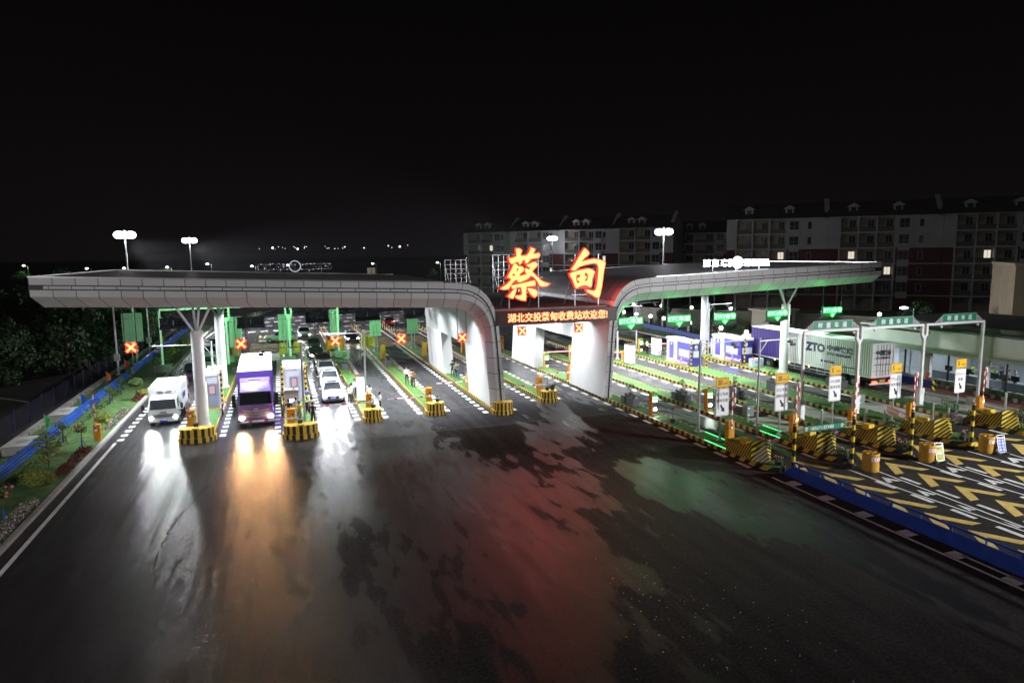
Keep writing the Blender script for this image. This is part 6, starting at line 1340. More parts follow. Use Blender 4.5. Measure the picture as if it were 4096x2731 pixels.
for i,(x,y,h,lab,fl) in enumerate(((-12.67,48.7,1.05,'rose standard with pink blooms beside the red leaf bed','petal_pink'),(-12.62,35.6,1.2,'rose standard with pink blooms at the left picture edge','petal_pink'),(-14.1,50.2,1.0,'small dark standard tree leaning on the blue guardrail','leaf3'),(-14.1,63.1,1.05,'thin young tree in the lawn between blue rail and lollipop tree','leaf3'),(-14.05,67.2,1.0,'thin young tree farther along the lawn','leaf3'),(-14.2,72.5,1.0,'thin young tree near the white signal pole foot','leaf3'))):
    t=thing('small_tree',lab,'tree',(x,y,.18)); b=MB(); b.cyl((0,0,0),(.02,0,h),.04,.03,8); b.cyl((0,0,.25),(0,0,h*.62),.045,.045,8,1); b.bar((.28,.05,0),(.03,0,.65),.03); b.build('trunk',[M['bark'],M['blue_rail']],t)
    b=MB(); b.leaves((0,0,h+.28),(.42,.42,.36),420,.05,0,nm=3,shell=.25,seed=30+i); b.build('crown',LV,t)
    if fl!='leaf3':
        b=MB(); rn=random.Random(i+3)
        for _ in range(9): b.sph((rn.uniform(-.4,.4),rn.uniform(-.4,.4),h+.3+rn.uniform(-.25,.35)),(.07,.07,.055),8,5)
        b.build('roses',M[fl],t)
# cloud-pruned pine
t=thing('cloud_pruned_tree','cloud-pruned tree with flat yellow-green pads at the lower left','tree',(-13.5,45.0,.18))
b=MB(); tr=[(0,0,0),(.08,0,.5),(-.05,.05,1.0),(.05,0,1.5),(0,0,2.0)]
for a,c in zip(tr,tr[1:]): b.cyl(a,c,.07,.055,8)
pads=[(0,0,2.05,.42),(-.35,.1,1.75,.38),(.42,0,1.78,.36),(0,-.1,1.72,.34),(-.5,.0,1.42,.36),(.25,-.2,1.38,.34),(.68,.1,1.30,.30),(-.15,-.25,1.15,.36),(-.42,.15,.95,.32),(.42,-.1,.98,.34),(.62,.1,.72,.30),(.1,-.3,.62,.36),(-.25,-.2,.45,.28)]
for x,y,z,r in pads: b.bar((0,0,z-.2),(x,y,z-.04),.03)
b.build('trunk',M['bark'],t)
for i,(x,y,z,r) in enumerate(pads):
    b=MB(); b.leaves((x,y,z),(r,r,.11),420,.035,0,nm=3,shell=.3,up=.9,seed=100+i); b.build('foliage_pad',[M['leaf_y'],M['leaf2'],M['leaf']],t)
def bed(name,lab,polys,mats,n,size,seed,h=.22):
    b=MB(); rn=random.Random(seed)
    for x0,x1,y0,y1 in polys:
        for _ in range(int(n*(x1-x0)*(y1-y0))):
            b.leaves((rn.uniform(x0,x1),rn.uniform(y0,y1),.16+rn.uniform(0,h)),(.06,.06,.05),3,size,0,nm=len(mats),seed=rn.randrange(10**6))
    tag(b.build(name,[M[k] for k in mats],kind='stuff'),lab,'ground cover')
bed('red_leaf_bed','dark red low leaves in beds along the pale kerb',[(-12.75,-12.05,42.8,48.6),(-12.7,-12.0,63.5,69.5),(-12.6,-12.05,86,90)],('leaf_red','leaf_redd'),120,.06,1)
bed('flower_bed','pale pink and green low flowers along the kerb',[(-12.85,-12.05,30,38.5),(-12.7,-12.05,53.5,60.5)],('leaf2','leaf','petal_w','petal_lil'),110,.045,2)
bed('hedge_strip','green low hedge growing along the foot of the blue guardrail',[(-14.7,-14.2,28,70)],('leaf','leaf2','leaf3'),40,.06,3,.2)
bed('edge_bushes','mixed low greenery at the far flower bed',[(-14.4,-12.6,86,104)],('leaf','leaf3','leaf2'),26,.09,4,.35)
# left guardrail: three blue tubes on posts, protruding bright segments
t=thing('blue_guardrail','long blue triple-beam guardrail along the left lawn','guardrail',(-15.1,0,0))
b=MB()
for z in (.46,.66,.86,1.04): b.cyl((0,-20,z),(0,128,z),.085,.085,10)
b.build('beam',M['blue_rail'],t)
b=MB()
for i in range(37): y=-18+i*4; b.cyl((-.14,y,-.1),(-.14,y,1.02),.075,.075,10); b.cyl((-.14,y,1.0),(-.14,y,1.06),.1,.1,10)
b.build('posts',M['navy'],t)
t=thing('chrome_film','crumpled clear film still wrapped on stretches of the blue guardrail','wrapping film',(-15.0,0,0)); b=MB(); rn=random.Random(8)
for ya,yb in ((50.5,54),(58,69),(48,50)):
    for _ in range(int((yb-ya)*26)):
        y=rn.uniform(ya,yb); z=rn.uniform(.4,.95); p=Vector((.09+rn.uniform(0,.03),y,z)); q=Vector((rn.gauss(0,.03),rn.uniform(.05,.3),rn.gauss(0,.03))); s=Vector((rn.uniform(0,.02),0,rn.uniform(.02,.06)))
        b.add([p,p+q,p+q+s,p+s],[(0,1,2,3)])
b.build('film',mat('film',(.7,.72,.75),.15,.6),t)
# mesh fence beyond the drain
fm=mat('fence_navy',(.008,.014,.07),.6)
t=thing('mesh_fence','thin dark blue wire mesh fence beside the dark field','mesh fence',(-18.6,0,0)); b=MB()
for i in range(44): y=-10+i*3; b.bar((0,y,0),(0,y,1.7),.05)
b.build('posts',fm,t); b=MB()
for z in [.1+.2*i for i in range(8)]: b.bar((0,-10,z),(0,119,z),.012)
for i in range(430): y=-10+i*.3; b.bar((0,y,.1),(0,y,1.5),.008)
b.build('wire',fm,t)
for x,y,lab in ((-16.3,50.0,'square concrete manhole slab with round lid nearest the cloud-pruned tree'),(-16.2,59.0,'square concrete manhole slab below the blue flag')):
    t=thing('manhole_slab',lab,'manhole',(x,y,0)); b=MB(); b.box(-.75,.75,-1.3,1.3,0,.62); b.box(-.8,.8,-1.35,1.35,.62,.72); b.build('slab',M['pale_conc'],t); b=MB(); b.cyl((0,0,.72),(0,0,.735),.38,.38,24); b.build('lid',M['concrete'],t)
for x,y,c,lab in ((-16.0,53.4,(.08,.45,.12),'green flag on a thin staff by the nearest manhole slab'),(-15.7,61.1,(.02,.12,.55),'blue flag on a thin staff by the guardrail'),(-16.2,72.0,(.65,.16,.02),'orange flag on a thin staff by the guardrail'),(-16.1,79.7,(.5,.03,.03),'red flag on a thin staff beside the left signal pole foot'),(-16.2,104,(.6,.18,.03),'far orange flag behind the first green gantry post'),(-15.9,117,(.5,.03,.04),'far red flag under the hanging display back'),(58.0,80.8,(.5,.02,.03),'red flag by the fence left of the guard and purple booth'),(53.6,43.4,(.6,.03,.04),'red flag leaning in front of the office glass'),(54.6,86.5,(.65,.22,.03),'orange flag under the second green display')):
    t=thing('flag',lab,'flag',(x,y,.1),group='small staff flags'); b=MB(); b.cyl((0,0,0),(0,0,1.62),.015,.012,6); b.build('staff',M['galv'],t)
    b=MB(); n=6; pts=[]
    for i in range(n+1):
        u=i/n; pts.append([(.02+.36*u*(.6+.4*u)*(1-v*.2)+.04*v,.07*math.sin(u*5+v*2)*u,1.58-.95*v*(1-.1*u)-.30*u*(1-v)) for v in (0,.33,.66,1)])
    for i in range(n):
        for j in range(3): b.add([pts[i][j],pts[i+1][j],pts[i+1][j+1],pts[i][j+1]],[(0,1,2,3)],0,True)
    b.build('cloth',mat('flag_cloth',c,.7),t)
# poles on the left
for x,y,h,lab,m in ((-16.78,79.8,11.0,'tall pale pole with meter box seen left of the red cross, reaching behind the canopy','white_metal'),(-16.3,86.9,10.6,'tall grey pole standing behind the dim sign panel','galv'),(-16.3,95.3,9,'thin pole with meter box left of the first green gantry post','galv')):
    t=thing('utility_pole',lab,'pole',(x,y,0),group='left verge poles'); b=MB(); b.cyl((0,0,0),(0,0,h),.10,.07,12); b.cyl((0,0,0),(0,0,.2),.3,.25,12); b.build('pole',M[m],t); b=MB(); b.box(-.28,.28,-.2,-.05,1.6,2.3); b.build('meter_box',M['pale_conc'],t)
# yellow crash drums and gear at the far island ends
for i,(x,y,lab) in enumerate(((-7.0,88.2,'orange crash drum behind the first gantry post'),(-5.6,88.0,'orange crash drum right of the second green gantry post'),(-.1,88.4,'yellow crash drum left of the third green gantry post'),(1.6,88.8,'yellow crash drum right of the third green gantry post'),(5.6,90.4,'orange crash drum glowing red under the third red cross'),(7.0,90.6,'orange crash drum right of the fourth green gantry post'),(10.3,91.6,'yellow crash drum left of the pale sign panel'),(11.2,91.0,'yellow crash drum right of the pale sign panel'))):
    t=thing('crash_drum',lab,'drum',(x,y,0),group='far crash drums'); b=MB(); b.cyl((0,0,0),(0,0,1.5),.55,.5,18); b.cyl((0,0,1.5),(0,0,1.56),.4,.4,18); b.build('drum',M['yellow'] if 'yellow' in lab else M['orange'],t)
for x,y,lab in ((-6.2,83.6,'dark concrete plinth at the foot of the second green gantry post'),(.3,80.4,'dark plinth behind the grey booth'),(6.5,82.4,'pink-white plinth at the foot of the fourth green gantry post'),(-12.4,79.3,'low concrete plinth at the first green gantry post')):
    b=MB(); b.box(-.8,.8,-.4,.4,0,.85); b.box(-.86,.86,-.46,.46,.85,.92); tag(b.build('plinth',M['concrete'],loc=(x,y,0)),lab,'plinth')
# rows of little bollards on the plaza lane splits
proto=None; cnt=0
def flexpost(x,y,lab):
    lab=lab
    global proto
    if proto is None:
        proto=thing('flexible_post',lab,'bollard',(x,y,0),group='small red and white flexible posts'); b=MB(); b.cyl((0,0,0),(0,0,.75),.045,.045,8); b.build('post',M['red'],proto)
        b=MB()
        for z in (.3,.5,.68): b.cyl((0,0,z),(0,0,z+.09),.05,.05,8)
        b.build('reflective_band',mat('lime_band',(.6,.65,.2),.4,em=(.8,.8,.3),es=.35),proto); return
    dup(proto,lab,(x,y,0))
for xs,wh in (((5.75,6.4),'right of the white SUV at the far lane split'),((10.9,11.5),'behind the pale sign panel at the far lane split'),((15.8,16.5),'before the left portal leg at the far lane split'),((20.9,21.6),'close left of the portal leg at the far lane split')):
    for xx in xs:
        for j in range(7): flexpost(xx,100.5+j*2.6,'small %s from near in the %s row %s'%(('first second third fourth fifth sixth seventh'.split()[j])+' striped post',('left','right')[xs.index(xx)],wh.replace(' at the far lane split','')))
# ---------------------------------------------------------------- dark woodland on the left
random.seed(11)
def tree_proto(seed,h=7.5,r=2.6,n=2600,ls=.22):
    rn=random.Random(seed); t=thing('tree','tree','tree',(0,0,0),group='dark trees beyond the mesh fence')
    b=MB(); b.cyl((0,0,0),(.1,0,h*.5),.20,.12,8); tips=[]
    for k in range(6):
        a=k*1.05+rn.random(); z0=h*(.28+.05*k); p=(.08,0,z0); q=(r*.6*math.cos(a),r*.6*math.sin(a),z0+h*.26); b.cyl(p,q,.08,.03,6); tips.append(q)
    b.build('trunk',M['bark'],t)
    b=MB()
    for k,q in enumerate(tips+[(0,0,h*.86),(r*.3,0,h*.7),(-r*.3,.2,h*.62)]): b.leaves(q,(r*rn.uniform(.42,.6),r*rn.uniform(.42,.6),h*rn.uniform(.12,.19)),n//9,ls,0,nm=3,shell=.45,seed=seed*20+k)
    [b.leaves((rn.uniform(-r*.5,r*.5),rn.uniform(-r*.5,r*.5),h*zz),(r*.75,r*.75,h*.2),n//7,ls,0,nm=3,shell=.4,seed=seed*50+int(zz*100)) for zz in (.12,.25,.42,.58)]; b.build('crown',[M['leaf3'],M['leaf'],M['leaf3']],t); return t
protos=[tree_proto(1),tree_proto(2,6.5,2.8),tree_proto(3,8.5,2.4)]
spots=[(-19.8,93),(-22.5,84),(-26,78),(-24.5,92),(-21.5,101),(-29,86),(-28,97),(-33,80),(-25,106),(-32,104),(-20,110),(-36,92),(-38,82),(-24,116),(-30,114),(-20.5,121),(-42,88),(-37,104),(-27,125),(-35,116),(-21,131),(-43,100),(-31,70),(-37,72),(-44,76),(-50,84),(-50,96)]
for i,(x,y) in enumerate(spots):
    o=protos[i] if i<3 else copy_tree(protos[i%3]); o.location=(x,y,-.1); s=1.12+.22*math.sin(i*2.3); o.scale=(s,s,s*(1+.1*math.cos(i*1.7))); o.rotation_euler=(0,0,i*1.3); o['label']='dark leafy tree standing in the unlit wood left of the toll station'
t=thing('fallen_branch','bare fallen branch lying in the dark field on the left','branch',(-23,68,0)); b=MB(); b.tube([(-1.6,.5,.1),(-.6,.2,.5),(.6,0,.25),(1.7,-.4,.05)],.05,6); b.build('wood',mat('dead_wood',(.3,.27,.23),.8),t)
# ---------------------------------------------------------------- right side: fence, lamps, wall, office
def globe(x,y,z,lab,h=1.35,pillar=True):
    t=thing('pillar_lamp' if pillar else 'wall_lamp',lab,'lamp',(x,y,z),group='white globe lamps on pillars' if pillar else 'white globe lamps on the wall')
    if pillar: b=MB(); b.box(-.28,.28,-.28,.28,0,h); b.box(-.34,.34,-.34,.34,h,h+.08); b.build('pillar',mat('pillar_stone',(.32,.28,.24),.8) if 'pillar_stone' not in bpy.data.materials else bpy.data.materials['pillar_stone'],t)
    else: h=0
    b=MB(); b.cyl((0,0,h+.06),(0,0,h+.2),.1,.07,10); b.build('socket',M['dark_metal'],t); b=MB(); b.sph((0,0,h+.40),.27,14,10); b.build('globe',emis('globe_lamp',(.93,.97,1),9) if 'globe_lamp' not in bpy.data.materials else bpy.data.materials['globe_lamp'],t)
gl=[(57.7,106.5),(57.7,102),(57.85,97.6),(57.8,93.4),(58,89.5),(57.6,85.8),(57.4,78.0),(57.4,72.6)]
for i,(x,y) in enumerate(gl): globe(x,y,.0,'globe lamp on a stone fence pillar, %s from the far end'%('first second third fourth fifth sixth seventh eighth'.split()[i]))
b=MB()
t=thing('iron_fence','dark iron railing fence between the lamp pillars on the right','iron fence',(0,0,0))
for (xa,ya),(xb,yb) in zip(gl,gl[1:]):
    for z in (.2,1.25): b.bar((xa,ya,z),(xb,yb,z),.04)
    n=int(math.dist((xa,ya),(xb,yb))/.16)
    for i in range(n): u=i/n; b.bar((xa+(xb-xa)*u,ya+(yb-ya)*u,.1),(xa+(xb-xa)*u,ya+(yb-ya)*u,1.35),.022)
b.build('bars',M['dark_metal'],t)
t=thing('rear_guardrail','navy blue guardrail along the right edge of the road behind the booths','guardrail',(0,0,0)); b=MB()
pts=[(53.3,62),(53.35,72),(53.6,79),(54.3,86),(54.5,96),(56.5,106)]
for a,c in zip(pts,pts[1:]): b.add([(a[0],a[1],.45),(c[0],c[1],.45),(c[0],c[1],1.05),(a[0],a[1],1.05)],[(0,1,2,3)]); b.bar((a[0]-.03,a[1],.62),(c[0]-.03,c[1],.62),.08); b.bar((a[0]-.03,a[1],.9),(c[0]-.03,c[1],.9),.08)
b.build('beam',M['blue_panel'],t); b=MB()
for a,c in zip(pts,pts[1:]):
    n=int(math.dist(a,c)/4)+1
    for i in range(n): u=i/n; b.cyl((a[0]+(c[0]-a[0])*u+.1,a[1]+(c[1]-a[1])*u,0),(a[0]+(c[0]-a[0])*u+.1,a[1]+(c[1]-a[1])*u,1.0),.07,.07,8)
b.build('posts',M['navy'],t)
t=thing('office_guardrail','navy guardrail ending in a yellow and black chevron before the office','guardrail',(0,0,0)); b=MB(); b.box(52.2,52.26,41.4,58,.42,1.12)
for z in (.55,.8,1.0): b.box(52.14,52.2,41.4,58,z-.05,z+.05)
b.build('beam',M['blue_panel'],t); b=MB(); [b.cyl((52.35,41.7+4*i,0),(52.35,41.7+4*i,1.0),.07,.07,8) for i in range(5)]; b.build('posts',M['navy'],t)
b=MB(); b.box(51.85,52.3,41.32,41.38,.3,1.25); b.build('end_chevron',stripe('end_chev',(.8,.7,.05),(.01,.01,.01),(.6,0,.8),.42,.4),t)
wall=[(60.5,108),(65.7,97.5),(74.7,88.4),(82.3,74.7),(88,62)]
t=thing('boundary_wall','pale boundary wall with coping behind the right lanes','wall',(0,0,0)); b=MB()
for a,c in zip(wall,wall[1:]): b.bar((a[0],a[1],1.2),(c[0],c[1],1.2),.25,2.4); b.bar((a[0],a[1],2.45),(c[0],c[1],2.45),.36,.12)
b.build('wall',mat('wall_render',(.42,.38,.33),.8,noise=(.5,.12)),t)
k=0
for a,c in zip(wall,wall[1:]):
    n=max(1,int(math.dist(a,c)/5.6))
    for i in range(n): k+=1; u=i/n; globe(a[0]+(c[0]-a[0])*u,a[1]+(c[1]-a[1])*u,2.5,'globe lamp on the pale boundary wall, %s from the left'%('first second third fourth fifth sixth seventh eighth ninth tenth eleventh twelfth thirteenth'.split()[k-1]),0,False)
t=thing('gatehouse','small cream gatehouse with a flat overhanging roof behind the far wall','gatehouse',(70.5,84,0)); b=MB(); b.box(0,5,0,4,0,3.0); b.build('wall',mat('cream_wall',(.42,.38,.30),.7),t); b=MB(); b.box(-.4,5.4,-.4,4.4,3.0,3.25); b.build('roof',mat('cream_roof',(.45,.41,.34),.7),t); b=MB(); b.box(3.1,4.3,-.02,-.005,1.0,2.4); b.build('window',M['glass'],t)
# toll office with glazed control room
t=thing('toll_office','low white toll office with a lit control room behind tall glass','office building',(0,0,0))
b=MB(); b.box(55.5,70,24,44.8,3.22,4.85); b.box(55.5,70,44.8,52.5,3.22,4.6); b.box(55.3,70,23.9,53,2.95,3.22); b.box(55.45,70,24,52.6,4.85,4.98); b.build('roof_band',mat('office_band',(.55,.57,.53),.5,noise=(.7,.05)),t)
b=MB(); b.box(55.6,70,24,52.5,4.99,5.15); b.box(57,70,26,52,5.15,5.5); b.build('roof_parapet',mat('office_roof',(.12,.12,.12),.8),t)
b=MB(); b.box(55.8,70,24,52.5,.0,.34); b.box(55.8,55.95,24,52.5,.34,.6); b.build('plinth_wall',M['concrete'],t)
b=MB(); b.box(60.6,60.8,24,52.4,.34,3.0); b.box(56,60.6,24,52.4,2.93,2.96); b.box(56,60.6,52.3,52.4,.34,3.0); b.build('room_wall',mat('room_wall',(.62,.64,.65),.6),t)
b=MB(); b.box(55.8,60.6,24,52.4,.34,.36); b.build('room_floor',M['pale_conc'],t)
opm=mat('office_pillar',(.5,.46,.42),.6); b=MB(); b.box(55.72,56.15,39.6,40.3,.3,2.96); b.build('pillar',opm,t); b=MB(); b.box(55.72,56.15,44.9,45.4,.3,2.96); b.build('pillar',opm,t)
gm,gt,gb=NM('office_glass'); gb.inputs['Base Color'].default_value=(.9,.95,1,1); gb.inputs['Transmission Weight'].default_value=1; gb.inputs['Roughness'].default_value=.01; gb.inputs['IOR'].default_value=1.01; gb.inputs['Specular IOR Level'].default_value=.5
edges=[24,28,32,36.6,38.2]; 
for a,c in ((28,32),(32,35.2),(35.2,38.0),(38.0,39.6),(40.3,41.6),(41.6,43.1),(43.1,44.9),(45.4,47.5),(47.5,49.6),(49.6,52)):
    b=MB(); b.box(55.85,55.86,a+.05,c-.05,.62,2.93); w_=b.build('window_pane',gm,t)
    b=MB(); b.box(55.78,55.92,a-.05,a+.05,.6,2.95); b.build('mullion',M['dark_metal'],t)
for y in (31,36.5,42.5,48.5): lamp('AREA','office_lamp',(58.4,y,2.9),620,(.82,.93,1),1.2,spread=170)
t2=thing('control_desk','long grey control desk inside the lit office','desk',(57.4,0,.36)); b=MB(); b.box(-.3,.4,27,40.3,0,.72); b.box(-.35,.45,26.9,40.4,.72,.77,1); b.box(-.3,.4,41.2,45.6,0,.72); b.box(-.35,.45,41.1,45.7,.72,.77,1); b.build('counter',[mat('desk_grey',(.25,.3,.33),.5),M['sign_white']],t2)
for i,y in enumerate((37.2,38.3,39.2,40.0,42.4,44.2)):
    tm=thing('monitor','black computer monitor on the office desk, %s from the right'%('first second third fourth fifth sixth'.split()[i]),'monitor',(57.35,y,1.13),group='office monitors'); b=MB(); b.box(-.03,.03,-.35,.35,.12,.55); b.box(-.08,.08,-.1,.1,0,.12); b.build('screen_case',M['black'],tm)
for y0,y1,lab in ((42.6,43.7,'large dark wall screen behind the office pillar, left one'),(40.7,41.9,'large dark wall screen above the standing visitors')):
    tm=thing('wall_screen',lab,'wall screen',(59.5,(y0+y1)/2,2.0)); b=MB(); b.box(-.08,0,-(y1-y0)/2,(y1-y0)/2,-.45,.6); b.build('screen_case',M['black'],tm)
PG='people inside the office'
person(58.2,42.6,R(-90),'person in a lime vest bending over the desk behind the right glass',pose='reach',shirt=NAVYC,trousers=BK,vest=LIME,z=.36,group=PG)
person(58.2,41.9,R(-90),'person in a white helmet and lime vest by the office pillar',pose='reach',shirt=NAVYC,trousers=BK,vest=LIME,helmet=(.7,.7,.7),z=.36,group=PG)
person(58.2,40.8,R(-90),'person in a lime vest left of the dark-clothed visitor',pose='stand',shirt=NAVYC,trousers=BK,vest=LIME,z=.36,group=PG)
person(58.3,40.15,R(-80),'person in a dark green shirt standing at the office desk',pose='cross',shirt=(.03,.05,.04),trousers=(.05,.08,.15),z=.36,group=PG)
person(58.3,39.5,R(-40),'woman in a white top in the office, between two men',pose='stand',shirt=WH,trousers=BK,z=.36,female=True,h=1.64,group=PG)
person(58.3,38.95,R(60),'person in a pale blue shirt at the right end of the office group',pose='cross',shirt=(.45,.55,.65),trousers=BK,z=.36,group=PG)
# ---------------------------------------------------------------- flood masts
for x,y,h,r,lab in ((-24.6,130,16.3,1.5,'tall flood mast with blazing lamp ring at far left'),(-18.1,160,16.0,1.35,'tall flood mast with blazing lamp ring, right of the far-left mast'),(66.0,160,16.1,1.2,'tall flood mast seen behind the two red characters'),(61.6,100,15.7,1.35,'tall brightest flood mast in front of the apartment block gable')):
    t=thing('flood_mast',lab,'flood mast',(x,y,0),group='plaza flood masts'); b=MB(); b.cyl((0,0,0),(0,0,h+.8),.22,.09,14); b.tube([(r*.8*math.cos(a),r*.8*math.sin(a),h) for a in [2*PI*i/16 for i in range(17)]],.05,6)
    for k in range(4): b.bar((0,0,h),(r*math.cos(k*PI/2),r*math.sin(k*PI/2),h),.06)
    b.build('pole',M['galv'],t)
    for k in range(8):
        a=2*PI*k/8+.2; c=Vector((r*.72*math.cos(a),r*.72*math.sin(a),h-.05)); b=MB(); b.sph(c,(r*.42,r*.42,r*.40),12,8); b.build('floodlight',emis('flood_hot',(.93,.96,1),12) if 'flood_hot' not in bpy.data.materials else bpy.data.materials['flood_hot'],t)  # lamp heads swollen into a blob the size of their glare
    lamp('POINT','flood_mast_light',(x,y,h-.9),{61.6:3000,66.0:800}.get(x,2600),(.93,.96,1),radius=.9)
    lamp('SPOT','flood_mast_beam',(x,y,h-1.2),{61.6:9000}.get(x,230000),(.95,.96,1),target={-24.6:(6,104,0),-18.1:(22,116,0),66.0:(-2,112,0)}.get(x,(20,104,0)),spot=52,blend=.7,radius=.9)
# ordinary street lamps and far lights
ls=[(57.5,48.3,6.6,'arm street lamp behind the weighing gantry, near the office',1),(-60,260,9,'distant street lamp far left',0),(-48,255,9,'distant street lamp left of the flood masts',0),(-36,262,9,'distant street lamp below the left flood mast',0),(-22,250,10,'distant street lamp between the flood masts',0),(-8,252,9,'distant street lamp right of the second flood mast',0),(4,262,9,'distant street lamp left of the lattice frame',0),(36,270,9,'distant street lamp right of the lattice frame',0),(62,270,9,'distant street lamp above the small cream roof box',0),(73,262,10,'distant street lamp left of the scaffold frame',0),(-90,300,10,'distant street lamp near the left picture edge',0)]
for i,(x,y,h,lab,big) in enumerate(ls):
    t=thing('street_lamp',lab,'street lamp',(x,y,0),group='street lamps'); b=MB(); b.cyl((0,0,0),(0,0,h),.09,.06,8); b.bar((0,0,h-.3),(-1.2,0,h+.15),.06); b.build('pole',M['galv'],t); b=MB(); b.sph((-1.3,0,h+.12),(.45,.28,.12) if big else (.5,.5,.32),10,6); b.build('lamp_head',emis('street_led_%d'%big,(.85,.95,1),12 if big else 6),t)
    if not big and i in(3,4,5,8,10):
        tt=copy_tree(protos[i%3]); tt.location=(x-3,y+2,0); tt['label']='small tree lit green by the '+lab.replace('distant ','')
        tt['group']='distant trees under street lamps'; lamp('POINT','tree_glow',(x-1.3,y-.5,h-.6),260,(.6,1,.45),radius=.4)
t=thing('far_town_lights','thin line of tiny town lights along the horizon','distant lights',(0,0,0)); rn=random.Random(4); b=MB()
for i in range(26):
    lat,dep=rn.uniform(-560,-190),1500; x,y=cg(lat,dep); z=rn.uniform(28,34); s=rn.choice((.8,.9,1.3,2.3) if i%4==0 else (.5,.7))
    b.sph((x,y,z),s,6,4)
b.build('lights',emis('town_lights',(.9,.95,1),3),t); tag(t,'thin line of tiny town lights along the horizon','distant lights'); t['kind']='stuff'
